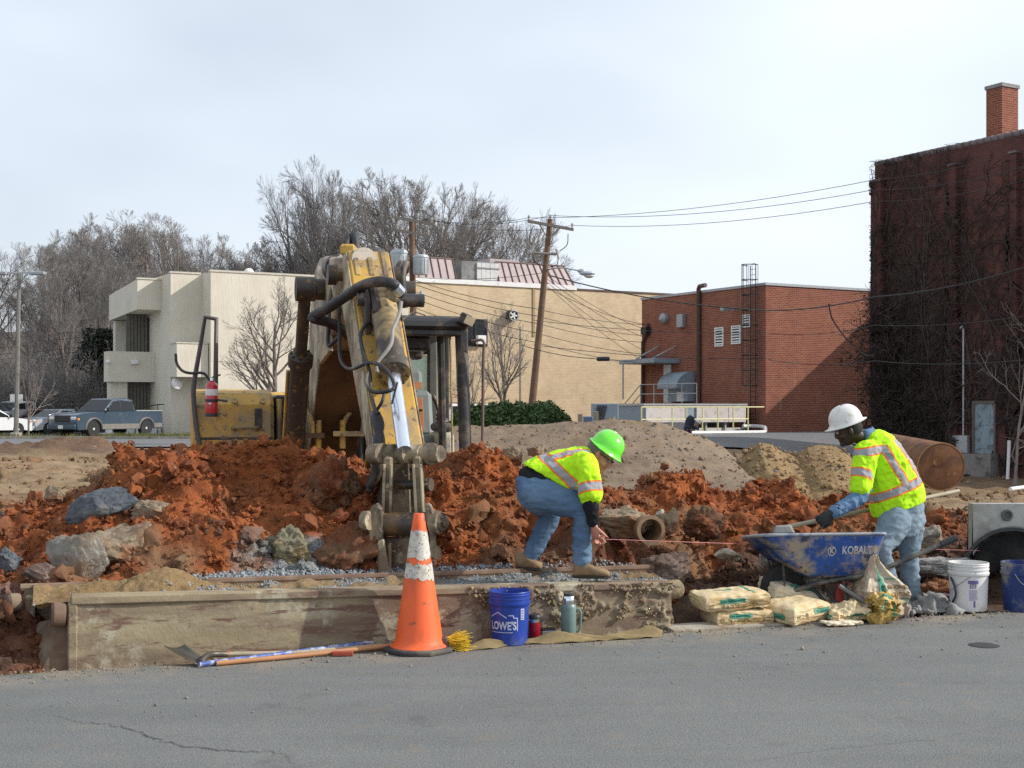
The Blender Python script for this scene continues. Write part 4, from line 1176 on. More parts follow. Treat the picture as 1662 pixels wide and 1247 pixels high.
SP_BIG = [(14, 54, 0.60, 10, 0.12), (8, 42, 0.52, 6, 0.13), (7, 40, 0.50, 5, 0.15), (6, 38, 0.5, 4, 0.18), (5, 36, 0.5, 3, 0.2)]
SP_UP = [(14, 36, 0.50, 9, 0.08), (7, 33, 0.55, 6, 0.1), (6, 30, 0.62, 5, 0.11), (4, 28, 0.70, 4, 0.11), (3, 28, 0.75, 3, 0.11)]
SP_OAK = [(10, 50, 1.25, 12, 0.09), (9, 38, 0.50, 8, 0.11), (7, 34, 0.62, 6, 0.11), (5, 30, 0.72, 5, 0.11), (4, 28, 0.75, 4, 0.11)]
T_OAK = tree_data(tree_mesh(8, 20, 0.5, SP_OAK, 0.42, limb_up=0.05, rmin=0.0105, clear=0.45), BARK, BARK2)
T_OAK3 = tree_data(tree_mesh(19, 20, 0.5, SP_OAK, 0.42, limb_up=0.05, rmin=0.0105, clear=0.45), BARK, BARK2)
T_OAK2 = tree_data(tree_mesh(5, 20, 0.5, SP_OAK, 0.42, limb_up=0.05, rmin=0.0105, clear=0.45), BARK, BARK2)
T_UP1 = tree_data(tree_mesh(11, 20, 0.30, SP_UP, 0.8, limb_up=0.10, rmin=0.011, clear=0.2), BARK, BARK2)
T_UP2 = tree_data(tree_mesh(15, 19, 0.28, SP_UP, 0.85, wob0=0.06, limb_up=0.07, rmin=0.011, clear=0.15), BARK, BARK2)
SP_SM = [(14, 40, 0.62, 8, 0.07), (7, 34, 0.5, 6, 0.1), (6, 34, 0.5, 4, 0.14), (4, 34, 0.5, 3, 0.18)]
T_SM = tree_data(tree_mesh(21, 7.2, 0.13, SP_SM, 0.75, limb_up=0.10, rmin=0.007, clear=0.22), BARK, BARK2)
T_SM2 = tree_data(tree_mesh(27, 6.5, 0.10, [(12, 46, 0.75, 8, 0.08), (6, 34, 0.5, 6, 0.1), (5, 34, 0.5, 4, 0.14), (4, 34, 0.5, 3, 0.18)], 0.6, limb_up=0.05, rmin=0.007, clear=0.15), BARK, BARK2)

HC = []
def tree_at(name, label, px, D, top_py, meshes, H, rz, sx=1.0, group=None, z0=0.0):
    h = CAMH - (top_py - 660) / FPX * D - z0
    H = max(c.co.z for c in meshes[1].vertices) if meshes not in HC else H
    s = h / H
    return make_tree(name, label, ((px - 831) / FPX * D, D, z0), meshes, R(rz), (s * sx, s * sx, s), group)
tree_at("bare_tree", "tallest bare tree with a slim upright crown above the beige building", 516, 116, 246, T_OAK2, 24.5, 25, 0.60)
tree_at("bare_tree", "broad spreading bare oak with heavy limbs above the mansard roof", 668, 118, 262, T_OAK, 20.0, 10, 0.84)
tree_at("bare_tree", "low wide bare tree reaching right of the spreading oak", 738, 122, 305, T_OAK3, 20.0, 0, 0.85)
tree_at("bare_tree", "low bare tree with long level branches left of the tallest tree", 440, 112, 362, T_OAK3, 20.0, 120, 1.0)
G = "bare trees crowding behind the car park and beige building"
LB = "bare grey brown tree in the crowded row behind the car park"
rngT = np.random.default_rng(9)
k = 0
for (px, D, top) in [(-60, 96, 400), (-20, 104, 392), (45, 112, 380), (70, 98, 392), (100, 118, 366), (128, 100, 380), (150, 112, 336), (205, 104, 352), (262, 108, 345),
                     (290, 120, 350), (318, 110, 352), (356, 124, 372), (388, 130, 396), (415, 118, 385), (475, 128, 385), (565, 130, 385), (600, 126, 385), (-110, 100, 390), (195, 135, 360), (335, 135, 380),
                     (110, 90, 430), (170, 95, 410), (140, 138, 395), (245, 140, 380)]:
    arr, Hh = ((T_UP1, 20.5), (T_UP2, 20.0))[k % 2]
    tree_at("bare_tree", LB, px, D, top, arr, Hh, rngT.uniform(0, 360), rngT.uniform(0.85, 1.25), G); k += 1
tree_at("small_tree", "small bare tree spreading its twigs against the beige wall", 442, 54, 446, T_SM, 7.2, 30, 1.25)
tree_at("small_tree", "small bare tree against the tan wall left of the leaning pole", 822, 66, 488, T_SM, 7.2, 100, 1.0)
tree_at("small_tree", "low twisted bare tree between the cab and the hedge", 768, 60, 560, T_SM2, 6.0, 60, 0.9)
tree_at("small_tree", "slender multi stemmed sapling on the verge before the silver car", 46, 66, 560, T_SM2, 6.0, 20, 0.7)
# pale branches in front of the vine covered building
t = make_tree("small_tree", "pale bare sapling with crooked branches at the right before the vine building", P(1648, 790, 44), tree_data(tree_mesh(33, 7, 0.055, [(11, 55, 0.62, 9, 0.16), (5, 40, 0.5, 6, 0.16), (4, 36, 0.5, 4, 0.18)], 0.8, limb_up=0.03, rmin=0.008, clear=0.1), BARKL, BARKL), 0.5, 1.0)

def leaf_cloud(rng, n, fn, size):
    c = fn(n); q = rand_rot(rng, n)
    base = np.array([(-1, -.5, 0), (0.2, -.62, 0.12), (1, 0, 0), (0.2, .62, 0.12)]) * 1.0
    v = np.einsum('nij,kj->nki', q, base) * (size * rng.uniform(0.6, 1.3, n))[:, None, None] + c[:, None, :]
    return v.reshape(-1, 3), np.arange(4 * n).reshape(-1, 4)

def leaf_mat(name, lo, hi, rough=0.5):
    m, nt, bs, vec = base_mat(name)
    c = mix_rgb(nt, noise(nt, vec, 5, 4, 0.7, 0.3, 0.7), lo, hi)
    nt.links.new(c, bs.inputs['Base Color']); bs.inputs['Roughness'].default_value = rough
    return m
LEAF = leaf_mat("hedge_leaf", (0.03, 0.07, 0.018), (0.085, 0.15, 0.04))
LEAFD = leaf_mat("evergreen_leaf", (0.008, 0.016, 0.008), (0.022, 0.034, 0.016))

def shrub(label, blobs, seed, n, group=None):
    rng = np.random.default_rng(seed)
    root = Vector(blobs[0][0]); t = thing("shrub", label, "shrub", (root.x, root.y, 0))
    core = MB(); vv = []
    for (c, rad) in blobs:
        m = int(n / len(blobs))
        def fn(m_, c=c, rad=rad):
            d = rng.normal(size=(m_, 3)); d /= np.linalg.norm(d, axis=1)[:, None]
            r = 1 + 0.10 * fbm(d * 3 + c[0], 3, .6, seed) + 0.05 * fbm(d * 8, 2, .6, seed) - np.abs(rng.normal(0, 0.08, m_))
            return d * r[:, None] * np.array(rad) + np.array(c) - np.array([root.x, root.y, 0])
        vv.append(leaf_cloud(rng, m, fn, 0.075)[0])
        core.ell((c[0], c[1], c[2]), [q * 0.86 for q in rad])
    core.build("light_block_core", mat("hedge_core", (0.018, 0.028, 0.012), 0.9, bumps=0), t)  # dark solid core added inside the leaf shell to block light
    v = np.vstack(vv)
    npobj("crown", v, np.arange(len(v)).reshape(-1, 4), LEAF, t, smooth=False)["kind"] = "stuff"
    return t
a = P(800, 672, 55); shrub("left low hump of the dark green clipped hedge behind the cab", [((a.x - 0.6, 55.5, 0.5), (1.3, 1.0, 1.15)), ((a.x + 0.35, 55, 0.55), (1.2, 1.0, 1.2))], 3, 15000)
a = P(870, 672, 55); shrub("right taller hump of the dark green hedge below the leaning pole", [((a.x - 0.55, 55.4, 0.55), (1.1, 1.0, 1.25)), ((a.x + 0.3, 55.2, 0.5), (1.3, 1.0, 1.25)), ((a.x + 1.0, 55.6, .2), (0.9, .8, 1.0))], 4, 17000)

def evergreen():
    rng = np.random.default_rng(6)
    c = P(162, 700, 86); t = thing("evergreen_tree", "dark ivy clad evergreen at the left corner of the beige building", "tree", (c.x, c.y, 0))
    MB().tube([(c.x, c.y, -0.2), (c.x + .1, c.y, 3), (c.x - .1, c.y, 7.5)], [0.2, 0.15, 0.05], 7).build("trunk", BARKV, t)
    def fn(n):
        h = rng.uniform(0.1, 1, n); d = rng.normal(size=(n, 2)); d /= np.linalg.norm(d, axis=1)[:, None]
        a = np.stack([d[:, 0], d[:, 1], h * 5], 1)
        r = (1.35 - 0.75 * h) * (1 + 0.95 * fbm(a * 1.2, 4, .65, 3)) * rng.uniform(0.5, 1, n) ** 0.5
        return np.stack([d[:, 0] * r, d[:, 1] * r, h * 7.0 - 0.3], 1)
    v, f = leaf_cloud(rng, 8000, fn, 0.11)
    npobj("crown", v, f, LEAFD, t, smooth=False)
evergreen()

def brush():
    rng = np.random.default_rng(14)
    n = 5200
    D = rng.uniform(80, 108, n); px = rng.uniform(-120, 190, n)
    st = np.stack([(px - 831) / FPX * D, D, np.zeros(n) - 0.1], 1)
    L = np.minimum(rng.gamma(3, 1.0, n) + 0.8, 5.0)
    d = rng.normal(0, 0.35, (n, 3)); d[:, 2] = 1; d /= np.linalg.norm(d, axis=1)[:, None]
    Pt, Rd = grow(rng, st, d, L, np.full(n, 0.02), 6, 0.15, -0.02)
    v1, f1 = tubes(Pt, Rd, 3)
    st, d, L2, r = spawn(rng, Pt, Rd, L, 4, 0.2, 40, 0.45, 0.7, 0.012)
    Pt, Rd = grow(rng, st, d, L2, r, 3, 0.2, 0)
    v2, f2 = tubes(Pt, Rd, 3)
    o = npobj("brush", np.vstack([v1, v2]), np.vstack([f1, f2 + len(v1)]), BARK2)
    tag(o, "tangled leafless brown brush under the row of bare trees", None, None, "stuff")
brush()

PILR = [(fk.alongy(b), fk.alongy(a)) for a, b in ((1421, 1437), (1546, 1557), (1645, 1656))]
def vines():
    rng = np.random.default_rng(22)
    t = thing("climbing_vine", "web of bare dark vines climbing the tall brick wall at the right", "vine", fk.o, R(GA))
    n = 34
    y = -np.concatenate([rng.uniform(0.3, 3.0, 10), rng.uniform(2.5, 10, 24)]); st = np.stack([np.full(n, -0.05), y, np.zeros(n) - .2], 1)
    d = np.stack([np.zeros(n), rng.normal(0, 0.34, n), np.ones(n)], 1); L = rng.uniform(9.5, 15.5, n)
    Pt, Rd = grow(rng, st, d, L, np.full(n, 0.05), 22, 0.16, 0.02, 0.35, True)
    out = [tubes(Pt, Rd, 5)]
    for (k, a, ls, m) in ((15, 42, 0.24, 9), (6, 42, 0.42, 6), (3, 45, 0.5, 4)):
        st, d, L, r = spawn(rng, Pt, Rd, L, k, 0.10, a, ls, 0.7, 0.013, True)
        Pt, Rd = grow(rng, st, d, L, r, m, 0.2, 0.015, 0.4, True)
        out.append(tubes(Pt, Rd, 3 if m < 9 else 4))
    def fix(v):
        v = v.copy(); pz = np.zeros(len(v), bool)
        for (a_, b_) in PILR: pz |= (v[:, 1] > a_ - .05) & (v[:, 1] < b_ + .05)
        v[:, 0] = np.minimum(v[:, 0] * 0.4 - 0.05, -0.012); v[:, 1] = -np.abs(v[:, 1] + 0.05) - 0.05; v[:, 2] = np.minimum(v[:, 2], KT + 0.1); v[pz, 0] -= 0.29; return v
    def clear(v, f):
        fv = v[f].mean(1); a_, b_ = fk.side(1620, 650), fk.side(1578, 738)
        return f[~((fv[:, 1] > a_.y) & (fv[:, 1] < b_.y) & (fv[:, 2] < a_.z) & (fv[:, 2] > b_.z))]
    npobj("stem", fix(out[0][0]), clear(fix(out[0][0]), out[0][1]), BARKV, t)
    vs_, fs, off = [], [], 0
    for v, f in out[1:]: vs_.append(fix(v)); fs.append(f + off); off += len(v)
    npobj("tendrils", np.vstack(vs_), clear(np.vstack(vs_), np.vstack(fs)), BARKV, t)["kind"] = "stuff"
    # the thick dark mass at the foot of the corner
    t2 = thing("vine_thicket", "thick dark tangle of dead vines heaped on the corner of the brick wall", "vine", fk.o, R(GA))
    n = 900
    y0 = -np.abs(rng.normal(1.3, 1.5, n)) - 0.15; hh = 7.5 * np.exp(-((y0 + 1.0) / 2.2) ** 2)
    z0 = rng.uniform(-0.2, 1, n) * np.maximum(hh, 0.6)
    st = np.stack([-rng.uniform(0.02, 1, n) * 1.1 * np.exp(-((y0 + 1) / 2.6) ** 2), y0, z0], 1)
    d = rng.normal(0, 0.7, (n, 3)); d[:, 2] += 0.1; d /= np.linalg.norm(d, axis=1)[:, None]
    L = rng.uniform(0.5, 1.6, n)
    Pt, Rd = grow(rng, st, d, L, np.full(n, 0.022), 6, 0.3, -0.04)
    a1 = tubes(Pt, Rd, 3)
    st, d, L2, r = spawn(rng, Pt, Rd, L, 7, 0.1, 50, 0.5, 0.7, 0.012)
    Pt, Rd = grow(rng, st, d, L2, r, 4, 0.3, -0.03)
    a2 = tubes(Pt, Rd, 3)
    o = npobj("stem", a1[0], a1[1], BARKV, t2); o["kind"] = "stuff"
    def fn(m_):
        q = rng.integers(0, len(Pt), m_); return Pt[q, 3] + rng.normal(0, 0.08, (m_, 3))
    v, f = leaf_cloud(rng, 2600, fn, 0.07)
    npobj("dead_leaves", v, f, leaf_mat("dead_leaf", (0.014, 0.011, 0.009), (0.035, 0.026, 0.02), 0.9), t2, smooth=False)["kind"] = "stuff"
    npobj("tendrils", a2[0], a2[1], BARKV, t2)["kind"] = "stuff"
vines()

# ------------------------------------------------------------------ utility poles
M_POLE = mat("pole_wood", (0.16, 0.095, 0.06), 0.9, var=0.3, vscale=2, dirt=(0.1, 0.08, 0.07), damt=0.3, bumps=0.3)
M_ARM = mat("crossarm_wood", (0.24, 0.21, 0.18), 0.9, var=0.2)
M_PORC = mat("porcelain", (0.35, 0.33, 0.32), 0.3, bumps=0)
M_TANK = mat("transformer_grey", (0.42, 0.46, 0.48), 0.45, metal=0.2, var=0.08)
M_WIRE = mat("black_wire", (0.02, 0.02, 0.022), 0.6, bumps=0, var=0.02)

def insulator(base, parent):
    MB().lathe([(0.0, 0), (0.035, 0.0), (0.035, 0.08), (0.075, 0.1), (0.035, 0.14), (0.065, 0.16), (0.03, 0.22), (0, 0.24)], base, (0, 0, 1), 8).build("insulator", M_PORC, parent, smooth=40)

DP = 60.0
pb, pt = P(864, 652, DP), P(893, 356, DP)
up = thing("utility_pole", "leaning wooden utility pole with a cobra head street lamp before the tan wall", "utility pole", (pb.x, DP, 0))
pdir = (pt - pb).normalized(); pb0 = pb - pdir * (pb.z + 0.2)
MB().tube([pb0, pt], [0.19, 0.13], 10).build("pole", M_POLE, up, smooth=40)
def crossarm(a, b, parent, ins=(0.04, 0.96), th=0.13):
    a = Vector(a); b = Vector(b); u = (b - a)
    o = MB().hexa([a + Vector((0, -th / 2, -th / 2)), b + Vector((0, -th / 2, -th / 2)), b + Vector((0, th / 2, -th / 2)), a + Vector((0, th / 2, -th / 2)), a + Vector((0, -th / 2, th / 2)), b + Vector((0, -th / 2, th / 2)), b + Vector((0, th / 2, th / 2)), a + Vector((0, th / 2, th / 2))]).build("crossarm", M_ARM, parent)
    for f in ins: insulator(a + u * f + Vector((0, 0, th / 2)), parent)
    return o
A0, A1 = P(856, 359, DP - .2), P(931, 373, DP - .2)
ca = crossarm(A0, A1, up, (0.03, 0.97))
insulator(pt + Vector((0, 0, 0.0)), up)
for f in (0.25, 0.72):
    MB().tube([A0 + (A1 - A0) * f, P(889, 388, DP - .2)], 0.025, 4).build("arm_brace", M_ARM, up)
for (px, py, dx) in ((864, 402, -4), (906, 412, 4)):
    c = MB().tube([P(px - dx * .8, py - 8, DP - .3), P(px + dx * .2, py + 8, DP - .3)], 0.06, 6); c.build("cutout", M_PORC, up)
MB().tube([P(867, 411, DP - .3), P(903, 413, DP - .3)], 0.06, 5).build("bracket", M_ARM, up)
for (px0, py0, px1, py1) in ((866, 366, 863, 398), (922, 380, 908, 408), (864, 412, 882, 432), (906, 420, 890, 434)):
    a, b = P(px0, py0, DP - .3), P(px1, py1, DP - .3); mid = (a + b) / 2 + Vector((-0.15 if px0 < 890 else 0.15, 0, -0.1))
    MB().tube(smooth_path([a, mid, b], 5), 0.02, 4).build("jumper_wire", M_WIRE, up)
MB().lathe([(0, 0), (0.05, 0), (0.08, .12), (0.05, .3), (0, .3)], P(880, 392, DP - .3), (0.3, 0, 1), 8).build("arrester", M_PORC, up)
b0, b1 = P(888, 438, DP), P(942, 440, DP - 2.2)
MB().tube(smooth_path([b0, P(910, 435, DP - 1), b1], 5), 0.035, 6).build("lamp_arm", M_GALV, up)
lh = MB().ell(P(953, 444, DP - 2.5), (0.36, 0.2, 0.11)).ell(P(944, 440, DP - 2.4), (0.2, 0.13, 0.1)); lh.build("street_lamp_head", M_TANK, up, smooth=50)
MB().ell(P(956, 448, DP - 2.5), (0.22, 0.15, 0.10)).build("lamp_lens", mat("lamp_lens", (0.55, 0.55, 0.52), 0.2, bumps=0), up, smooth=50)

DQ = 63.0
qb, qt = P(674, 690, DQ), P(668, 356, DQ)
uq = thing("utility_pole", "upright wooden utility pole with two grey transformers behind the excavator stick", "utility pole", (qb.x, DQ, 0))
MB().tube([(qb.x, DQ, -0.2), qt], [0.2, 0.14], 10).build("pole", M_POLE, uq, smooth=40)
crossarm(P(640, 353, DQ - .2), P(704, 364, DQ - 1.0), uq, (0.05, 0.3, 0.95)); crossarm(P(642, 373, DQ - .2), P(698, 384, DQ - 1.0), uq, (0.05, 0.95))
def transformer(px, pyt, pyb, wpx, D):
    a = P(px, pyb, D); r = wpx / 2 / FPX * D; h = (pyb - pyt) / FPX * D
    o = MB().lathe([(0, 0), (r * .95, 0), (r, 0.05), (r, h * .85), (r * 1.08, h * .86), (r * 1.08, h * .92), (r * .9, h), (0, h * 1.02)], a, (0, 0, 1), 20).build("transformer", M_TANK, uq, smooth=40)
    for k in range(14):
        t = 2 * PI * k / 14
        MB().box((a.x + r * 1.02 * math.cos(t), a.y + r * 1.02 * math.sin(t), a.z + h * 0.42), (0.03, 0.03, h * 0.7), Matrix.Rotation(t, 3, 'Z')).build("cooling_rib", M_TANK, o)
    for dx in (-.5, .4): MB().lathe([(0.05, 0), (0.08, 0.06), (0.04, 0.12), (0.07, 0.17), (0.03, 0.26), (0, .27)], a + Vector((dx * r, 0, h)), (dx * .3, 0, 1), 8).build("bushing", M_PORC, o)
transformer(648, 406, 448, 26, DQ - .5); transformer(683, 414, 446, 24, DQ - .5)
MB().lathe([(0, 0), (0.13, 0), (0.14, .25), (0.06, .4), (0, .4)], P(684, 486, DQ - .4), (0, 0, 1), 10).build("arrester", M_PORC, uq, smooth=40)

def wire(pts, r, label, sag=0.4, group=None, n=14):
    out = []
    for a, b in zip(pts[:-1], pts[1:]):
        for i in range(n):
            t = i / n; p = a.lerp(b, t); p.z -= sag * 4 * t * (1 - t); out.append(p)
    out.append(pts[-1].copy())
    b0 = out[0].copy()
    o = MB().tube(out, r, 4, caps=False).build("overhead_wire", M_WIRE, base=b0[:])
    return tag(o, label, "wire", group)
R1 = P(1900, 190, 38)
GW = "wires between the poles and the brick buildings"
wire([P(640, 346, DQ), P(858, 354, DP), P(1420, 292, 48), P(1800, 190, 38)], 0.011, "topmost power wire from the leaning pole over the tall brick building", 0.35)
wire([P(668, 352, DQ), P(893, 350, DP), P(1420, 308, 48), P(1800, 222, 38)], 0.011, "second power wire from the top of the leaning pole over the brick building", 0.4)
wire([P(704, 358, DQ), P(929, 366, DP), P(1420, 327, 48), P(1800, 250, 38)], 0.011, "third power wire from the right end of the leaning pole crossarm", 0.35)
cl = [(462, 545, 9), (474, 556, 8), (485, 575, 8), (500, 590, 7), (455, 527, 6)]
for i, (y0, y1, _) in enumerate(cl):
    e = fr.o; k = fr.side(1046, y1, -0.1); wpt = Vector((e[0], e[1], e[2])) + Vector((GB[0] * k.x + GAV[0] * k.y, GB[1] * k.x + GAV[1] * k.y, k.z))
    wire([P(674, y0, DQ), P(874 - i * 2, y0 + (y1 - y0) * 0.55 + 6, DP), wpt], 0.014, ("lowest", "second lowest", "middle", "second highest", "highest")[(1, 2, 3, 4, 0)[i] if False else {0: 3, 1: 2, 2: 1, 3: 0, 4: 4}[i]] + " of five service wires from the transformer pole to the brick corner", 0.15, GW)
    wire([P(884, 445 + i * 5, DP), wpt + Vector((0, -0.02 * i, 0.4 - 0.1 * i))], 0.014, ("top", "second", "third", "fourth", "bottom")[i] + " of five thin black wires fanning from the street lamp pole to the brick building", 0.25, "wires fanning from the street lamp pole")
wire([P(672, 450, DQ), P(888, 442, DP)], 0.012, "level wire between the two utility poles crossing the mansard roof", 0.2)
wire([P(884, 445, DP), P(1200, 501, 62), P(1420, 482, 47), P(1750, 405, 36)], 0.028, "thick bundled cable crossing the front of the low brick building", 0.25)
wire([P(1345, 493, 51), P(1352, 520, 51), P(1392, 566, 50), P(1420, 576, 49)], 0.028, "drooping cable loop hanging to the vine covered corner", 0.12)
wire([P(866, 560, DP), P(1240, 582, 60), P(1420, 586, 47), P(1750, 574, 36)], 0.014, "low thin wire crossing both brick buildings", 0.2)
wire([P(866, 520, DP), P(1240, 540, 60), P(1420, 528, 47), P(1750, 498, 36)], 0.012, "faint middle wire crossing both brick buildings", 0.2)
wire([P(846, 560, DP), P(962, 582, DP - 2), P(1045, 582, 66)], 0.016, "cable carrying the black splice case before the tan wall", 0.12)
sc_ = MB().lathe([(0, 0), (0.08, 0.02), (0.1, 0.1), (0.1, 0.5), (0.08, .58), (0, .6)], P(968, 583, DP - 2), (1, 0, 0.02), 10).build("splice_case", M_WIRE, base=P(968, 583, DP - 2)[:], smooth=40)
tag(sc_, "black cylindrical splice case hanging on a cable before the tan wall", "splice case")
for i, (y0, y1) in enumerate(((549, 532), (560, 541), (575, 559), (584, 566))):
    wire([P(-60, y0 + 3, 66), P(182 if i < 2 else 164, y1, 80)], 0.014, ("highest", "second highest", "second lowest", "lowest")[i] + " of four pale wires crossing the bare trees at the left", 0.1, "four wires crossing the trees at the left")

# ------------------------------------------------------------------ car park lamp post
a = P(26, 706, 65.5); lp = thing("lamp_post", "tall grey car park lamp post with a flat crossbar of lights", "lamp post", (a.x, a.y, 0))
b = P(31, 444, 65.5)
MB().tube([(a.x, a.y, 0), b], [0.13, 0.10], 8).build("pole", mat("lamp_bronze", (0.17, 0.16, 0.145), 0.6), lp, smooth=40)
MB().box((b.x, b.y, b.z + 0.03), (1.3, 0.1, 0.08)).build("crossbar", M_GALV, lp)
for dx in (-0.95, 0.95): MB().box((b.x + dx, b.y, b.z), (0.75, 0.4, 0.16)).build("lamp_head", M_GREYMET, lp, bevel=0.03)
for px in (20, 33): MB().box((P(px, 0, 65.3).x, 65.3, P(0, 646, 65.3).z), (0.22, 0.02, 0.36)).build("sign_plate", M_WHITE, lp)
MB().lathe([(0.3, 0), (0.3, 0.3), (0.25, 0.34), (0, .34)], (a.x, a.y, -0.05), n=14).build("concrete_base", MATS["kerb_concrete"], lp, smooth=40)
# ================================================================== PARKED VEHICLES
M_RUBBER = mat("rubber", (0.022, 0.022, 0.024), 0.85, bumps=0.2, var=0.2)
M_RIM = mat("alloy_rim", (0.62, 0.63, 0.64), 0.35, metal=0.15, bumps=0)
M_CARGLASS = mat("car_glass", (0.012, 0.015, 0.018), 0.10, bumps=0, spec=0.35, var=0.1)
M_LIGHT = mat("headlight_lens", (0.7, 0.7, 0.68), 0.12, bumps=0, spec=0.8)
M_AMBER = mat("amber_lens", (0.8, 0.3, 0.03), 0.2, bumps=0)
M_REDLENS = mat("red_lens", (0.5, 0.02, 0.02), 0.2, bumps=0)
M_PLASTIC = mat("black_plastic", (0.03, 0.03, 0.032), 0.5, bumps=0.1)
M_CHROME = mat("chrome", (0.75, 0.76, 0.78), 0.12, metal=1.0, bumps=0, var=0.03)
M_TAUPE = mat("taupe_cladding", (0.20, 0.185, 0.165), 0.5, metal=0.3, bumps=0)
def carpaint(nm, c): return mat("paint_" + nm, c, 0.32, metal=0.1, var=0.03, vscale=1.5, bumps=0, coat=0.6)

def car(name, label, cat, kind, loc, yaw, paint, clad=None, scale=1.0):
    """x forward, y left, z up"""
    t = thing(name, label, cat, loc, yaw); t.scale = (scale,) * 3
    W = 0.98 if kind != 'sedan' else 0.88
    if kind == 'pickup':
        L0, L1, fw, rw, wr = -2.85, 2.85, 1.78, -1.70, 0.40
        low = [(2.82, 0.55), (2.85, 0.80), (2.80, 1.05), (2.55, 1.13), (1.15, 1.22), (-0.95, 1.24), (-2.80, 1.22), (-2.85, 0.6)]
        roof = [(1.15, 1.22), (0.35, 1.86), (-0.55, 1.90), (-0.95, 1.80), (-1.02, 1.24)]
        cuts = [(0.95, -0.05), (-0.1, -0.9)]
    elif kind == 'suv':
        L0, L1, fw, rw, wr = -2.35, 2.3, 1.45, -1.40, 0.37
        low = [(2.26, 0.5), (2.3, 0.8), (2.22, 1.0), (1.9, 1.08), (1.05, 1.14), (-2.3, 1.14), (-2.35, 0.55)]
        roof = [(1.05, 1.14), (0.40, 1.72), (-1.9, 1.76), (-2.25, 1.14)]
        cuts = [(0.8, 0.0), (-0.08, -1.0), (-1.1, -1.95)]
    else:
        L0, L1, fw, rw, wr = -2.35, 2.3, 1.4, -1.40, 0.33
        low = [(2.26, 0.42), (2.3, 0.65), (2.2, 0.80), (1.1, 0.95), (-1.7, 0.97), (-2.3, 0.92), (-2.35, 0.5)]
        roof = [(1.1, 0.95), (0.3, 1.40), (-0.9, 1.43), (-1.75, 0.97)]
        cuts = [(0.75, -0.2), (-0.28, -1.2)]
    zb = low[0][1] - 0.17
    def arch(cx, n=9): return [(cx + (wr + 0.09) * math.cos(PI * i / n), max(zb, wr + (wr + 0.09) * math.sin(PI * i / n) - 0.02)) for i in range(n + 1)]
    bottom = [(L0, zb)] + arch(rw)[::-1] + arch(fw)[::-1] + [(L1 - 0.05, zb)]
    prof = low + bottom
    rings = [(-W, 0.0), (-W + 0.04, 0.0)]
    mb = MB()
    # rounded sides: three slices across the width
    ys = [(-W, 0.93), (-W + 0.07, 1.0), (W - 0.07, 1.0), (W, 0.93)]
    n = len(prof); V = []; F = []
    zc = 0.75
    for y, k in ys:
        for (x, z) in prof: V.append((x * (0.985 if k < 1 else 1), y, zc + (z - zc) * k))
    for i in range(3):
        for j in range(n): F.append((i * n + j, i * n + (j + 1) % n, (i + 1) * n + (j + 1) % n, (i + 1) * n + j))
    mb.add(V, F + [list(range(n)), [3 * n + j for j in range(n)][::-1]])
    body = mb.build("body", paint, t, local=True, smooth=40, bevel=0.045, segs=3)
    # cabin shell, narrower at the roof
    n = len(roof); V = []
    for s in (-1, 1):
        for (x, z) in roof: V.append((x, s * (W - 0.06 - 0.16 * (z - roof[0][1]) / 0.65), z))
    F = [list(range(n))[::-1], [n + i for i in range(n)]] + [(i, (i + 1) % n, n + (i + 1) % n, n + i) for i in range(n)]
    cab = MB().add(V, F).build("cabin", paint, t, local=True, smooth=50, bevel=0.06, segs=3)
    z0, z1 = roof[0][1], max(z for x, z in roof)
    def yat(z, s): return s * (W - 0.06 - 0.16 * (z - z0) / 0.65 + 0.006)
    def roofz(x):
        return np.interp(x, [p[0] for p in roof][::-1], [p[1] for p in roof][::-1])
    for s in (-1, 1):
        for (xa, xb) in cuts:
            lo = z0 + 0.05
            ha, hb = min(roofz(xa - .02), z1 - 0.02) - 0.09, min(roofz(xb + .02), z1 - 0.02) - 0.09
            xa2 = xa
            pts = [(xa2, yat(lo, s), lo), (xb, yat(lo, s), lo), (xb, yat(hb, s), hb), (xa2 - 0.0, yat(max(ha, lo + 0.03), s), max(ha, lo + .03))]
            if ha < hb - 0.15:
                xm = xb + (xa - xb) * 0.45; hm = min(roofz(xm), z1) - 0.09
                pts = pts[:3] + [(xm, yat(hm, s), hm)] + pts[3:]
            MB().prism(pts, (0, s * 0.012, 0)).build("side_window", M_CARGLASS, t, local=True)
        # mirror, handles
        MB().box((cuts[0][0] + 0.02, s * (W + 0.10), z0 + 0.12), (0.12, 0.2, 0.2)).build("mirror", M_PLASTIC, t, local=True, bevel=0.04)
        MB().box((cuts[0][1] + 0.14, s * (W + 0.005), z0 - 0.12), (0.2, 0.03, 0.05)).build("handle", M_CHROME if clad else paint, t, local=True, bevel=0.01)
        MB().box((cuts[0][1] - 0.0, s * (W - 0.018), (z0 + zb) / 2 + 0.1), (0.014, 0.03, z0 - zb - 0.3)).build("door_gap", M_PLASTIC, t, local=True)
    # windscreen and rear glass
    def glass(a, b, nm):
        (xa, za), (xb, zb_) = a, b; d = Vector((xb - xa, 0, zb_ - za)); nrm = Vector((d.z, 0, -d.x)).normalized() * 0.012
        if a[0] < 0: nrm = -nrm
        p0 = Vector((xa, 0, za)) + d * 0.08; p1 = Vector((xa, 0, za)) + d * 0.93
        w0 = abs(yat(p0.z, 1)) - 0.09; w1 = abs(yat(p1.z, 1)) - 0.09
        MB().prism([p0 + Vector((0, -w0, 0)), p0 + Vector((0, w0, 0)), p1 + Vector((0, w1, 0)), p1 + Vector((0, -w1, 0))], nrm).build(nm, M_CARGLASS, t, local=True)
    glass(roof[0], roof[1], "windscreen"); glass(roof[-1], roof[-2], "rear_window")
    # front
    fx = L1 - 0.02; gz = low[1][1] + 0.08
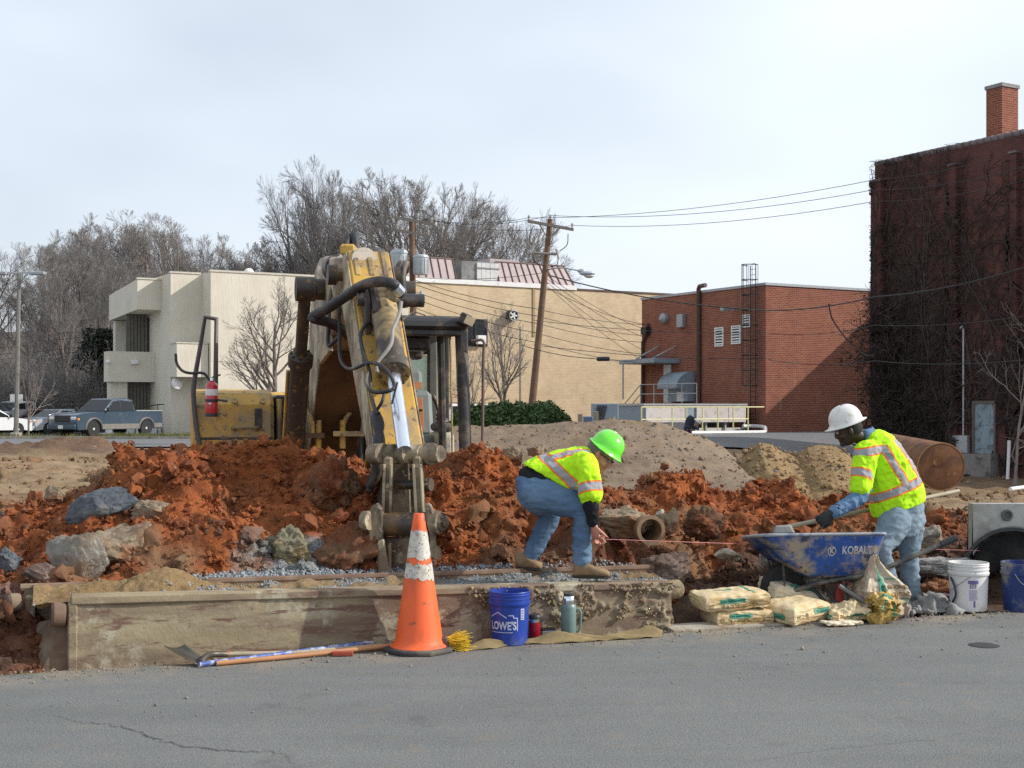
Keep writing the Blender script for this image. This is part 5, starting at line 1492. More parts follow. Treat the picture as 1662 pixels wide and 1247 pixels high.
    g = MB().box((fx + 0.01, 0, gz + 0.02), (0.06, 1.05, 0.32)).build("grille", M_PLASTIC, t, local=True, bevel=0.03)
    for i in range(3): MB().box((fx + 0.045, 0, gz - 0.08 + 0.1 * i), (0.02, 1.02, 0.03)).build("grille_bar", paint if not clad else M_PLASTIC, g, local=True)
    for s in (-1, 1):
        h = MB().box((fx - 0.03, s * (W - 0.25), gz + 0.03), (0.14, 0.38, 0.17)).build("headlight", M_LIGHT, t, local=True, bevel=0.04)
        MB().box((fx - 0.10, s * (W - 0.05), gz + 0.0), (0.16, 0.10, 0.13)).build("turn_signal", M_AMBER, h, local=True, bevel=0.02)
        MB().box((L0 + 0.01, s * (W - 0.12), low[-1][1] + 0.38), (0.08, 0.2, 0.36)).build("tail_light", M_REDLENS, t, local=True, bevel=0.03)
    MB().box((fx + 0.04, 0, zb + 0.12), (0.16, 2 * W - 0.1, 0.26)).build("front_bumper", paint, t, local=True, bevel=0.06, segs=2)
    MB().box((L0 - 0.05, 0, zb + 0.15), (0.16, 2 * W - 0.1, 0.2)).build("rear_bumper", M_CHROME if kind == 'pickup' else paint, t, local=True, bevel=0.05)
    MB().box((fx + 0.125, 0, zb + 0.12), (0.012, 0.32, 0.16)).build("licence_plate", M_WHITE, t, local=True)
    if kind == 'pickup':
        MB().box((-1.95, 0, 1.28), (1.78, 2 * W - 0.12, 0.07)).build("bed_cover", M_PLASTIC, t, local=True, bevel=0.03)
        for s in (-1, 1): MB().box((-1.92, s * (W - 0.05), 1.265), (1.84, 0.1, 0.06)).build("bed_rail", M_GALV, t, local=True, bevel=0.02)
    if kind == 'suv':
        for s in (-1, 1): MB().box((-0.7, s * 0.62, 1.80), (2.0, 0.05, 0.05)).build("roof_rack", M_PLASTIC, t, local=True)
    # cladding along the sills and arches
    if clad:
        for s in (-1, 1):
            MB().box(((fw + rw) / 2, s * (W + 0.004), zb + 0.12), (fw - rw - 2 * wr - 0.24, 0.05, 0.26)).build("sill", clad, t, local=True, bevel=0.02)
            MB().box((L0 + 0.34, s * (W + 0.004), zb + 0.15), (0.55, 0.05, 0.22)).build("rear_panel", clad, t, local=True, bevel=0.02)
            for cx in (fw, rw):
                pts = [(cx + (wr + 0.13) * math.cos(PI * i / 10), s * (W - 0.0), wr + (wr + 0.13) * math.sin(PI * i / 10) - 0.02) for i in range(11)]
                MB().tube(pts, 0.055, 6).build("arch_trim", clad, t, local=True, smooth=60)
    for cx in (fw, rw):
        for s in (-1, 1):
            wc = Vector((cx, s * (W - 0.12), wr))
            wh = MB().lathe([(wr * .62, -0.11), (wr * 0.94, -0.12), (wr, -0.08), (wr, 0.08), (wr * .94, 0.12), (wr * .62, 0.11)], wc, (0, s, 0), 26).build("wheel", M_RUBBER, t, local=True, smooth=35)
            MB().lathe([(0, 0.03), (wr * .6, 0.03), (wr * .66, 0.115), (wr * .6, 0.115), (wr * .58, 0.05), (0, 0.05)], wc, (0, s, 0), 24).build("rim", M_PLASTIC, wh, local=True, smooth=30)
            sp = MB()
            for k in range(6):
                a = 2 * PI * k / 6 + 0.2
                sp.box(wc + Vector((math.cos(a) * wr * .33, s * 0.085, math.sin(a) * wr * .33)), (wr * .56, 0.035, wr * 0.15), Matrix.Rotation(-a, 3, 'Y'))
            sp.lathe([(0, 0.06), (wr * .17, 0.06), (wr * .15, 0.115), (0, 0.12)], wc, (0, s, 0), 12)
            sp.build("spokes", M_RIM, wh, local=True)
    return t

YAW = math.atan2(-0.877, -0.48)
pc = P(168, 706, 68.0)
BLUEP = carpaint("blue", (0.042, 0.068, 0.100))
car("pickup_truck", "dark blue extended cab pickup with taupe lower trim and covered bed", "pickup truck", 'pickup', (pc.x, 68.6, 0.03), YAW, BLUEP, M_TAUPE, 1.06)
WHITEP = carpaint("white", (0.68, 0.69, 0.70)); SILV = carpaint("silver", (0.40, 0.43, 0.47)); MAROON = carpaint("maroon", (0.10, 0.02, 0.025)); TEAL = carpaint("teal", (0.12, 0.19, 0.2))
c = P(24, 700, 80); car("pickup_truck", "white pickup with dark windscreen second from the left in the car park", "pickup truck", 'pickup', (c.x, 80, 0.03), YAW + 0.05, WHITEP)
c = P(92, 700, 74.5); car("sedan", "pale silver sedan parked just left of the blue pickup", "car", 'sedan', (c.x, 74.5, 0.03), YAW, SILV)
c = P(96, 700, 84); car("suv", "white estate car with roof rails showing above the silver sedan", "car", 'suv', (c.x, 84, 0.03), YAW, WHITEP)
c = P(46, 700, 76); car("sedan", "maroon hatchback half hidden by the lamp post", "car", 'sedan', (c.x, 75.5, 0.03), YAW, MAROON)
c = P(62, 700, 78); car("sedan", "teal green sedan behind the maroon car and the lamp post", "car", 'sedan', (c.x, 79.5, 0.03), YAW, TEAL)
c = P(-22, 700, 70); car("suv", "white car cut off by the left edge of the photo", "car", 'sedan', (c.x, 70, 0.03), YAW + PI, WHITEP)
c = P(772, 665, 74); car("sedan", "white car seen over the hedge right of the cab", "car", 'suv', (c.x, 74, 0.0), R(GA), WHITEP)

# ================================================================== EXCAVATOR
def grime(name, col, dark=(0.05, 0.035, 0.02), damt=0.5, rough=0.55, metal=0.0, spots=None):
    return mat(name, col, rough, metal=metal, var=0.16, vscale=3, dirt=dark, damt=damt, dscale=2.6, bumps=0.2, bscale=50, spots=spots or (0.16, 0.11, 0.07), sscale=14, samt=0.45)
EXY = grime("machine_yellow", (0.52, 0.31, 0.055), (0.30, 0.22, 0.12), 0.45)
EXY2 = grime("machine_yellow_worn", (0.46, 0.33, 0.13), (0.17, 0.12, 0.07), 0.6)
EXC = grime("machine_cream", (0.46, 0.40, 0.26), (0.16, 0.11, 0.07), 0.65)
EXMUD = grime("muddy_steel", (0.33, 0.26, 0.165), (0.07, 0.05, 0.035), 0.85, 0.7, spots=(0.42, 0.36, 0.25))
EXGREASE = grime("greasy_black", (0.045, 0.034, 0.026), (0.14, 0.08, 0.03), 0.35, 0.5, spots=(0.2, 0.11, 0.03))
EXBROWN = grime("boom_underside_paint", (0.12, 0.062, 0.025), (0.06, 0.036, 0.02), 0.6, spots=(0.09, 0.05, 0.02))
EXBLACK = mat("machine_black", (0.028, 0.028, 0.03), 0.45, var=0.2, dirt=(0.13, 0.1, 0.075), damt=0.45, dscale=5, bumps=0.15)
EXROD = mat("chrome_rod", (0.72, 0.75, 0.82), 0.22, metal=0.85, bumps=0, var=0.04)
EXHOSE = mat("hydraulic_hose", (0.025, 0.025, 0.027), 0.6, bumps=0.1, dirt=(0.15, 0.12, 0.09), damt=0.3)
EXCREAM2 = mat("seat_grey", (0.20, 0.225, 0.22), 0.8, var=0.1)
EXORANGE = mat("seat_orange", (0.42, 0.17, 0.07), 0.8)
def dusty_glass():
    m = bpy.data.materials.new("dusty_rear_glass"); m.use_nodes = True; nt = m.node_tree; out = nt.nodes["Material Output"]; bs = nt.nodes["Principled BSDF"]
    bs.inputs['Base Color'].default_value = (0.50, 0.60, 0.55, 1); bs.inputs['Roughness'].default_value = 0.35
    tr = _n(nt, "ShaderNodeBsdfTranslucent"); tr.inputs['Color'].default_value = (0.78, 0.90, 0.84, 1)
    mx = _n(nt, "ShaderNodeMixShader"); mx.inputs[0].default_value = 0.7
    nt.links.new(bs.outputs[0], mx.inputs[1]); nt.links.new(tr.outputs[0], mx.inputs[2]); nt.links.new(mx.outputs[0], out.inputs['Surface'])
    return m
EXTINT = dusty_glass()

XF = Vector((-1.97, 14.0, 0)); XH = Vector((0.26, -0.966, 0)); XR = Vector((0.966, 0.26, 0))
def X(f, l, z): return XF + XH * f + XR * l + Vector((0, 0, z))
ex = thing("excavator", "muddy yellow hydraulic excavator with raised boom and an open cab behind the clay heap", "excavator", X(-1.2, 0, 0))

def xprism(name, outline, l0, l1, m, parent, bevel=0.012, shrink=None):
    return MB().prism([X(f, l0, z) for f, z in outline], XR * (l1 - l0)).build(name, m, parent, bevel=bevel)
def xbox(name, f0, f1, l0, l1, z0, z1, m, parent, bevel=0.015, segs=1):
    return MB().hexa([X(f0, l0, z0), X(f0, l1, z0), X(f1, l1, z0), X(f1, l0, z0), X(f0, l0, z1), X(f0, l1, z1), X(f1, l1, z1), X(f1, l0, z1)]).build(name, m, parent, bevel=bevel, segs=segs)

# boom
boom_o = [(-0.2, 1.40), (0.65, 2.80), (0.95, 2.98), (1.3, 3.04), (1.7, 3.02), (2.45, 2.92), (2.62, 2.80), (2.55, 2.60), (2.15, 2.25), (1.45, 2.14), (0.25, 1.02), (0.0, 1.0)]
boom = xprism("boom", boom_o, -0.25, 0.25, EXC, ex, 0.02)
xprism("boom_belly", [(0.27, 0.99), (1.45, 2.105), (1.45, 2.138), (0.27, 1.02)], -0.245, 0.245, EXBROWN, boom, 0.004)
for s in (-1, 1): xprism("flange", [(1.45, 2.14), (2.15, 2.25), (2.2, 2.10), (1.4, 2.0)], s * 0.25 - 0.02, s * 0.25 + 0.02, EXC, boom, 0.006)
MB().tube([X(1.72, -0.52, 2.70), X(1.72, 0.60, 2.70)], 0.10, 14).build("cylinder_pin", EXGREASE, boom, smooth=40)
MB().tube([X(2.52, -0.32, 2.76), X(2.52, 0.32, 2.76)], 0.09, 14).build("stick_pin", EXGREASE, boom, smooth=40)
# boom cylinders
def cyl(name, a, b, r, rr, split, parent, m, eye=True, rodm=None):
    a = Vector(a); b = Vector(b); d = (b - a); c = a + d * split; u = d.normalized()
    br = MB().lathe([(0, 0), (r, 0), (r, d.length * split - 0.14), (r * 1.22, d.length * split - 0.13), (r * 1.25, d.length * split - 0.02), (r * 0.95, d.length * split), (rr, d.length * split + .01)], a, u, 18).build(name, m, parent, smooth=35)
    MB().tube([c - u * 0.03, b], rr, 14).build("rod", rodm or EXROD, br, smooth=40)
    for k in range(8):
        an = 2 * PI * k / 8; x = u.orthogonal().normalized(); y = u.cross(x)
        MB().tube([c - u * 0.03 + (x * math.cos(an) + y * math.sin(an)) * r * 0.98, c + u * 0.012 + (x * math.cos(an) + y * math.sin(an)) * r * 0.98], 0.014, 6).build("bolt", EXGREASE, br)
    return br
for s in (-1, 1):
    cy_ = cyl("boom_cylinder", X(0.42, 0.43 * s, 0.72), X(1.72, 0.43 * s, 2.70), 0.098, 0.060, 0.70, ex, EXGREASE if s < 0 else EXGREASE, rodm=EXGREASE)
    MB().tube([X(1.72, s * 0.34, 2.70), X(1.72, s * 0.52, 2.70)], 0.115, 14).build("cylinder_eye", EXGREASE, cy_, smooth=40)
    MB().tube([X(0.5, s * 0.43 - 0.11, 0.9), X(1.18, s * 0.43 - 0.11, 1.95)], 0.018, 6).build("oil_pipe", EXY, cy_, smooth=60)
# stick cylinder lying on the boom
sc0, sc1 = P(548, 428, 13.0), P(596, 440, 11.35)
scy = MB().lathe([(0, 0), (0.11, 0), (0.11, 0.5), (0.125, 0.52), (0.125, 0.66), (0.11, 0.665), (0.11, 1.62), (0, 1.62)], P(533, 440, 12.75), (P(586, 424, 11.35) - P(533, 440, 12.75)), 18).build("stick_cylinder", mat("cream_paint", (0.62, 0.55, 0.45), 0.5, dirt=(0.25, 0.17, 0.1), damt=0.4), ex, smooth=35)
MB().lathe([(0, 0), (0.112, 0), (0.128, 0.06), (0.125, 0.22), (0.0, 0.24)], P(542, 437, 12.2), (P(586, 424, 11.35) - P(533, 440, 12.75)), 16).build("greasy_collar", EXGREASE, scy, smooth=40)
MB().box(P(566, 407, 11.7), (0.14, 0.2, 0.10)).build("cylinder_cap", EXY, scy, bevel=0.02)
MB().tube([P(577, 410, 11.6), P(586, 432, 11.3)], 0.03, 8).build("oil_pipe", EXY, scy, smooth=50)
MB().tube(smooth_path([P(560, 412, 12.1), P(566, 385, 12.2), P(572, 400, 12.4)], 5), 0.04, 8).build("hose", EXHOSE, scy, smooth=50)
MB().tube(smooth_path([P(580, 412, 12.1), P(574, 382, 12.2), P(570, 400, 12.4)], 5), 0.04, 8).build("hose", EXHOSE, scy, smooth=50)
# stick: tapered box with ribbed outer plate
def xhex(pts8, name, m, parent, bevel=0.012): return MB().hexa(pts8).build(name, m, parent, bevel=bevel)

so = [(2.40, 2.62), (2.60, 2.93), (2.78, 2.95), (3.30, 2.42), (4.32, 1.30), (4.22, 1.12), (3.55, 1.62), (2.75, 2.30)]
stick = xprism("stick", so, -0.185, 0.185, EXY, ex, 0.018)
for s in (-1, 1): xprism("side_plate", [(f * 0.985 + 0.045, z * 0.985 + 0.03) for f, z in so], s * 0.186, s * 0.198, EXC, stick, 0.004)
for l in (-0.12, 0.0, 0.12):
    xprism("rib", [(2.62, 2.90), (2.80, 2.955), (3.02, 2.72), (2.99, 2.69)], l - 0.022, l + 0.022, EXY2, stick, 0.006)
# bucket cylinder on the outer face
def on_stick(s, off, l):
    """s 0..1 along the outer face, off metres above it"""
    a = Vector((2.78, 2.95)); b = Vector((4.32, 1.30)); p = a + (b - a) * s; n = Vector((0.731, 0.682)) * off
    return X(p.x + n.x, l, p.y + n.y)
br = MB()
for l in (-0.12, 0.12):
    br.prism([on_stick(0.25, 0, l - 0.02), on_stick(0.31, 0.20, l - 0.02), on_stick(0.39, 0.22, l - 0.02), on_stick(0.48, 0, l - 0.02)], XR * 0.05)
br.build("cylinder_bracket", EXGREASE, stick, bevel=0.01)
MB().tube([on_stick(0.35, 0.15, -0.19), on_stick(0.35, 0.15, 0.36)], 0.055, 12).build("bracket_pin", EXBLACK, stick, smooth=40)
bc = cyl("bucket_cylinder", on_stick(0.34, 0.16, 0.02), on_stick(1.085, 0.17, -0.01), 0.108, 0.055, 0.54, ex, grime("cylinder_yellow", (0.40, 0.29, 0.13), (0.05, 0.04, 0.03), 0.75))
MB().hexa([on_stick(0.29, 0.07, -0.09), on_stick(0.29, 0.07, 0.09), on_stick(0.46, 0.05, 0.09), on_stick(0.46, 0.05, -0.09), on_stick(0.29, 0.25, -0.09), on_stick(0.29, 0.25, 0.09), on_stick(0.46, 0.26, 0.09), on_stick(0.46, 0.26, -0.09)]).build("cylinder_head", EXGREASE, bc, bevel=0.03)
MB().box(on_stick(0.37, 0.28, 0.08), (0.10, 0.1, 0.16)).build("port_block", EXMUD, bc, bevel=0.02)
# linkage and quick coupler, D about 9.6
def Q(px, py, D=9.6): return P(px, py, D)
lk = MB(); lk.tube([Q(603, 738, 9.72), Q(712, 736, 9.6)], 0.062, 14); link_pin = lk.build("link_pin", EXMUD, ex, smooth=40)
for (x0, x1, r) in ((606, 622, .085), (624, 640, .078), (644, 664, .082), (669, 688, .078), (690, 701, .09), (703, 712, .07)):
    MB().tube([Q(x0, 737.5, 9.7), Q(x1, 736.5, 9.62)], r * 0.92, 26).build("pin_boss", EXMUD, link_pin, smooth=40)
for (xt, xb, w_) in ((631, 628, 15), (678, 682, 15)):
    a, b = Q(xt, 740), Q(xb, 850); hw = w_ / 2 / FPX * 9.6
    o = MB().hexa([b + Vector((-hw, -0.02, 0)), b + Vector((hw, -0.02, 0)), b + Vector((hw, 0.16, 0)), b + Vector((-hw, 0.16, 0)), a + Vector((-hw, -0.06, 0)), a + Vector((hw, -0.06, 0)), a + Vector((hw, 0.1, 0)), a + Vector((-hw, 0.1, 0))]).build("link_arm", EXMUD, ex, bevel=0.02)
    for dx in (-hw * .75, hw * .75): MB().tube([a + Vector((dx, -0.07, -0.06)), b + Vector((dx, -0.03, 0.05))], 0.012, 6).build("edge_weld", EXC, o)
MB().tube([Q(625, 787, 9.72), Q(694, 787, 9.7)], 0.035, 12).build("grease_pin", EXGREASE, ex, smooth=40)
MB().tube([Q(690, 787, 9.72), Q(700, 787, 9.7)], 0.05, 12).build("pin_cap", EXMUD, ex, smooth=40)
MB().hexa([Q(612, 860, 9.95), Q(690, 860, 9.95), Q(690, 860, 10.2), Q(612, 860, 10.2), Q(614, 735, 10.0), Q(676, 735, 10.0), Q(676, 735, 10.35), Q(614, 735, 10.35)]).build("stick_nose", EXGREASE, ex, bevel=0.02)
MB().hexa([Q(634, 846, 9.85), Q(668, 846, 9.85), Q(668, 846, 9.93), Q(634, 846, 9.93), Q(636, 750, 9.85), Q(664, 750, 9.85), Q(664, 750, 9.98), Q(636, 750, 9.98)]).build("dirty_plate", EXMUD, ex, bevel=0.01)
# dark side hose guard left of the links
MB().tube(smooth_path([Q(613, 730, 9.8), Q(612, 770, 9.85), Q(600, 790, 9.9)], 5), 0.035, 8).build("side_link", EXBLACK, ex, smooth=50)
MB().hexa([Q(592, 800, 9.95), Q(606, 800, 9.95), Q(606, 800, 10.1), Q(592, 800, 10.1), Q(608, 735, 9.9), Q(618, 735, 9.9), Q(618, 735, 10.1), Q(608, 735, 10.1)]).build("side_link", EXBLACK, ex, bevel=0.015)
# coupler side plates
def plate(pts, D, th, name, m, parent, bevel=0.012):
    return MB().prism([P(a, b, D) for a, b in pts], (0, th, 0)).build(name, m, parent, bevel=bevel)
coup = MB().hexa([Q(616, 944, 9.55), Q(676, 938, 9.5), Q(676, 938, 9.75), Q(616, 944, 9.8), Q(622, 872, 9.5), Q(692, 868, 9.45), Q(692, 868, 9.85), Q(622, 872, 9.9)]).build("coupler_body", EXMUD, ex, bevel=0.02)
plate([(597, 838), (602, 822), (612, 817), (620, 826), (622, 850), (622, 870), (621, 932), (612, 938), (610, 905), (600, 890)], 9.42, 0.10, "coupler_plate", EXMUD, coup)
plate([(612, 880), (623, 874), (628, 905), (634, 935), (626, 944), (614, 940)], 9.36, 0.05, "coupler_rib", EXC, coup)
plate([(629, 885), (635, 880), (634, 930), (629, 934)], 9.38, 0.08, "coupler_rib", EXC, coup)
plate([(690, 818), (698, 818), (704, 832), (706, 860), (707, 895), (703, 908), (696, 906), (698, 870), (692, 850)], 9.36, 0.10, "coupler_plate", EXMUD, coup)
plate([(676, 868), (694, 866), (697, 905), (694, 938), (676, 936)], 9.5, 0.12, "coupler_plate", EXMUD, coup)
MB().tube([Q(616, 852, 9.52), Q(696, 850, 9.45)], 0.085, 16).build("cross_tube", EXGREASE, coup, smooth=40)
for i in range(5):
    MB().tube([Q(640 + i * 10, 872, 9.47), Q(640 + i * 10, 866, 9.47)], 0.012, 6).build("bolt", EXMUD, coup)
for (x0, x1, y, r) in ((702, 714, 848, 0.085), (714, 719, 848, 0.06), (719, 724, 848, 0.035), (590, 600, 845, .07), (704, 709, 897, .05)):
    MB().tube([Q(x0, y, 9.42), Q(x1, y, 9.4)], r, 26).build("pin_boss", EXMUD, coup, smooth=40)
# hoses
def hose(pts, r, parent=None, m=None, nm="hose"):
    return MB().tube(smooth_path([P(*q) for q in pts], 8), r, 8).build(nm, m or EXHOSE, parent or ex, smooth=60)
h1 = hose([(650, 478, 10.5), (640, 463, 10.4), (618, 457, 10.45), (590, 463, 10.6), (560, 482, 10.9), (530, 502, 11.1), (509, 514, 11.2), (512, 518, 11.2), (535, 524, 11.35), (556, 536, 11.5), (565, 545, 11.7)], 0.045)
MB().tube([P(641, 466, 10.38), P(650, 476, 10.42)], 0.05, 8).build("hose_fitting", M_CHROME, h1, smooth=40)
hose([(604, 520, 10.6), (590, 532, 10.5), (585, 550, 10.4), (592, 580, 10.2), (600, 606, 10.1), (602, 640, 10.0), (608, 662, 9.95), (614, 672, 9.9)], 0.016)
hose([(651, 490, 10.35), (648, 510, 10.3), (638, 535, 10.2), (634, 560, 10.1), (613, 590, 10.05), (612, 605, 10.0)], 0.016, None, mat("dusty_hose", (0.28, 0.26, 0.23), 0.7))
hose([(550, 495, 11.2), (551, 540, 11.1), (552, 580, 10.9), (562, 597, 10.6), (575, 598, 10.4), (600, 589, 10.1), (620, 595, 9.9), (635, 612, 9.8), (640, 628, 9.75), (630, 635, 9.7), (605, 636, 9.8), (594, 622, 9.9), (596, 605, 10)], 0.015)
hose([(624, 638, 9.85), (620, 652, 9.8), (613, 664, 9.85)], 0.013)
hose([(645, 620, 9.7), (640, 640, 9.7), (636, 656, 9.7)], 0.008)
hose([(543, 462, 11.9), (536, 480, 11.7), (534, 520, 11.5), (533, 560, 11.4), (545, 552, 11.3), (552, 545, 11.2)], 0.018)
hose([(606, 672, 9.95), (612, 690, 9.85), (618, 715, 9.8), (616, 738, 9.75)], 0.035)
hose([(612, 672, 9.95), (618, 690, 9.85), (612, 715, 9.8), (614, 738, 9.75)], 0.03)
for (px) in (648, 656):
    h = hose([(px, 500, 11.6), (px - 3, 460, 11.6), (px - 2, 440, 11.65), (px + 3, 428, 11.7), (px + 3, 440, 11.8)], 0.034)
    MB().tube([P(px - 1, 492, 11.55), P(px, 482, 11.55)], 0.04, 8).build("hose_fitting", M_CHROME, h, smooth=40)

# ---- upper house
house = xbox("engine_housing", -4.2, -1.0, -1.35, 1.35, 0.95, 1.72, EXY, ex, 0.06, 2)
xbox("counterweight", -4.7, -4.21, -1.3, 1.3, 0.8, 1.8, EXY, ex, 0.12, 3)
deck = xbox("deck", -1.0, 0.35, -1.38, 0.38, 0.72, 0.98, EXY2, ex, 0.02)
xbox("front_plate", 0.353, 0.40, -0.40, 0.36, 0.55, 1.02, grime("pale_green_yellow", (0.42, 0.40, 0.16), (0.2, 0.15, 0.08), 0.4), ex, 0.01)
MB().tube([X(0.402, -0.05, 0.78), X(0.43, -0.05, 0.78)], 0.14, 16).build("plate_hole", EXBLACK, ex)
# tool box on the viewer's left
tx = MB(); T0, T1 = -1.42, -0.60
prof = [(0.30, 0.72), (0.34, 1.28), (0.30, 1.62), (0.18, 1.74), (0.0, 1.78), (-1.0, 1.78), (-1.0, 0.72)]
tool = xprism("tool_box", prof, T0, T1, EXY, ex, 0.04)
xprism("box_lower_door", [(0.345, 0.74), (0.355, 1.255), (0.33, 1.255), (0.32, 0.74)], T0 + 0.02, T1 - 0.02, EXY, tool, 0.006)
MB().hexa([X(0.352, T0 + .02, 1.262), X(0.352, T1 - .02, 1.262), X(0.30, T1 - .02, 1.262), X(0.30, T0 + .02, 1.262), X(0.352, T0 + .02, 1.285), X(0.352, T1 - .02, 1.285), X(0.30, T1 - .02, 1.285), X(0.30, T0 + .02, 1.285)]).build("door_seam", EXBLACK, tool, bevel=0)
MB().tube(smooth_path([X(0.335, -1.0, 1.36), X(0.40, -1.0, 1.38), X(0.40, -0.78, 1.38), X(0.335, -0.78, 1.36)], 4), 0.018, 8).build("grab_rail", EXY2, tool, smooth=50)
xprism("latch_recess", [(0.345, 1.38), (0.348, 1.58), (0.30, 1.58), (0.30, 1.38)], T1 - 0.2, T1 - 0.13, EXBLACK, tool, 0.004)
xprism("vent_recess", [(0.357, 0.86), (0.36, 0.98), (0.32, 0.98), (0.32, 0.86)], T1 - 0.36, T1 - 0.12, EXBLACK, tool, 0.01)
for i in range(4): xprism("vent_slat", [(0.362, 0.87 + .027 * i), (0.366, 0.885 + .027 * i), (0.33, 0.885 + .027 * i), (0.33, 0.87 + .027 * i)], T1 - 0.34, T1 - 0.14, M_GALV, tool, 0.0)
for l in (-1.0, -0.72): MB().tube([X(0.27, l, 1.64), X(0.30, l, 1.66)], 0.03, 10).build("bolt", EXY2, tool)
MB().tube([X(0.355, -0.98, 1.10), X(0.37, -0.98, 1.10)], 0.028, 10).build("lock", EXC, tool)
xbox("dark_gap", -0.6, 0.2, -0.58, -0.44, 0.75, 1.72, EXBLACK, ex, 0.02)
MB().tube([X(0.22, -0.54, 0.8), X(0.22, -0.54, 1.68)], 0.03, 8).build("upright_pipe", EXY2, ex, smooth=50)
# rails and steps beside the boom foot
for (px, D) in ((517, 13.2), (556, 13.2)):
    MB().tube(smooth_path([P(px, 728, D), P(px, 700, D), P(px + (0 if px < 530 else 0), 682, D)], 4), 0.03, 8).build("step_rail", EXY, ex, smooth=50)
hose([(498, 600, 13.3), (497, 650, 13.3), (499, 668, 13.25), (506, 680, 13.2), (507, 705, 13.15)], 0.026, None, EXY, "grab_rail")
hose([(571, 640, 13.3), (570, 665, 13.25), (562, 678, 13.2), (557, 690, 13.2), (556, 702, 13.15)], 0.026, None, EXY, "grab_rail")
MB().box(P(503, 707, 13.15), (0.30, 0.1, 0.05)).build("step", EXBROWN, ex); MB().box(P(566, 704, 13.15), (0.3, 0.1, 0.05)).build("step", EXY2, ex)
# hoop rail with the extinguisher hose
MB().tube(smooth_path([P(324, 722, 13.3), P(318, 690, 13.3), P(314, 640, 13.3), P(316, 615, 13.3)], 4) + [P(333, 515, 13.3), P(351, 518, 13.3), P(350, 630, 13.3)], 0.026, 8).build("hoop_rail", mat("bare_tube", (0.10, 0.085, 0.085), 0.5, metal=0.3), ex, smooth=50)
# fire extinguisher
fe0, fe1 = P(343, 676, 13.1), P(344, 618, 13.1); ud = (fe1 - fe0).normalized(); L = (fe1 - fe0).length
fe = thing("fire_extinguisher", "red fire extinguisher with a white label strapped to the excavator rail", "fire extinguisher", fe0)
MB().lathe([(0, 0.0), (0.058, 0.0), (0.062, 0.02), (0.062, L * .84), (0.05, L * .92), (0.025, L * .96), (0.02, L), (0, L)], fe0, ud, 20).build("tank", mat("extinguisher_red", (0.50, 0.012, 0.025), 0.25, bumps=0, coat=0.5), fe, smooth=40)
for (h0, h1, m) in ((L * .58, L * .76, M_WHITE), (-0.004, L * 0.09, M_PLASTIC)):
    MB().lathe([(0.0632, h0), (0.0636, h0 + .002), (0.0636, h1 - .002), (0.0632, h1)], fe0, ud, 20, caps=False).build("label" if m is M_WHITE else "boot", m, fe, smooth=40)
MB().lathe([(0.0633, L * .40), (0.0637, L * .41), (0.0637, L * .47), (0.0633, L * .48)], fe0, ud, 20, caps=False).build("strap", M_PLASTIC, fe, smooth=40)
MB().prism([fe0 + Vector((-.018, -0.0648, L * .36)), fe0 + Vector((0.0, -0.0648, L * .33)), fe0 + Vector((.02, -0.0648, L * .36)), fe0 + Vector((0.0, -0.0648, L * .39))], (0, -0.001, 0)).build("emblem", M_WHITE, fe)
MB().tube([fe1, fe1 + ud * 0.03], 0.025, 10).build("valve", M_CHROME, fe)
MB().box(fe1 + Vector((0.03, 0, 0.04)), (0.12, 0.02, 0.015), Matrix.Rotation(R(-18), 3, 'Y')).build("handle", M_PLASTIC, fe)
MB().tube(smooth_path([fe1 + Vector((-0.02, 0, 0.0)), P(330, 606, 13.1), P(310, 606, 13.1), P(296, 602, 13.1), P(287, 590, 13.1), P(285, 574, 13.1)], 6), 0.014, 8).build("hose", EXHOSE, fe, smooth=50)
MB().box(P(358, 650, 13.1), (0.14, 0.02, 0.02), Matrix.Rotation(R(8), 3, 'Y')).build("bracket", M_PLASTIC, fe)
# cab
C0, C1, CF, CB = 0.46, 1.36, 0.80, -1.0
cab = MB()
def post(a, b, w_): return MB().tube([a, b], w_, 8)
floor = xbox("cab_floor", CB, CF, C0, C1, 0.86, 0.98, EXBLACK, ex, 0.02)
roof = xprism("cab_roof", [(CB, 2.40), (CF + 0.02, 2.40), (CF + 0.04, 2.46), (CF - 0.02, 2.54), (CB + 0.1, 2.60), (CB, 2.56)], C0, C1, EXBLACK, ex, 0.03)
xprism("headliner", [(CB + .05, 2.33), (CF - .1, 2.36), (CF - .1, 2.398), (CB + .05, 2.398)], C0 + .05, C1 - .05, EXBLACK, roof, 0.01)
for (f, l, m, r) in ((CF, C1, EXBLACK, 0.068), (CF, C0, EXBLACK, 0.05), (CB, C0, EXBLACK, 0.06)):
    MB().tube([X(f, l - 0.03 if l > 1 else l + .03, 0.9), X(f - 0.03, l - 0.05 if l > 1 else l + .05, 1.7), X(f - 0.12, l - 0.06 if l > 1 else l + 0.06, 2.44)], r, 10).build("cab_post", m, ex, smooth=40)
xbox("rear_post", CB, CB + 0.12, C1 - 0.09, C1 + 0.02, 0.98, 2.40, mat("cab_liner", (0.10, 0.105, 0.09), 0.8), ex, 0.02)
xbox("side_post", -0.25, -0.12, C1 - 0.07, C1 - 0.003, 0.98, 2.40, EXBLACK, ex, 0.02)
xbox("rear_window", CB + 0.02, CB + 0.035, C0 + 0.1, C1 - 0.095, 1.30, 2.20, EXTINT, ex, 0)
xbox("rear_panel", CB + 0.02, CB + 0.07, C0 + 0.1, C1 - 0.095, 0.98, 1.295, MATS["cab_liner"], ex, 0.01)
xbox("rear_panel", CB + 0.02, CB + 0.07, C0 + 0.1, C1 - 0.095, 2.205, 2.40, MATS["cab_liner"], ex, 0.01)
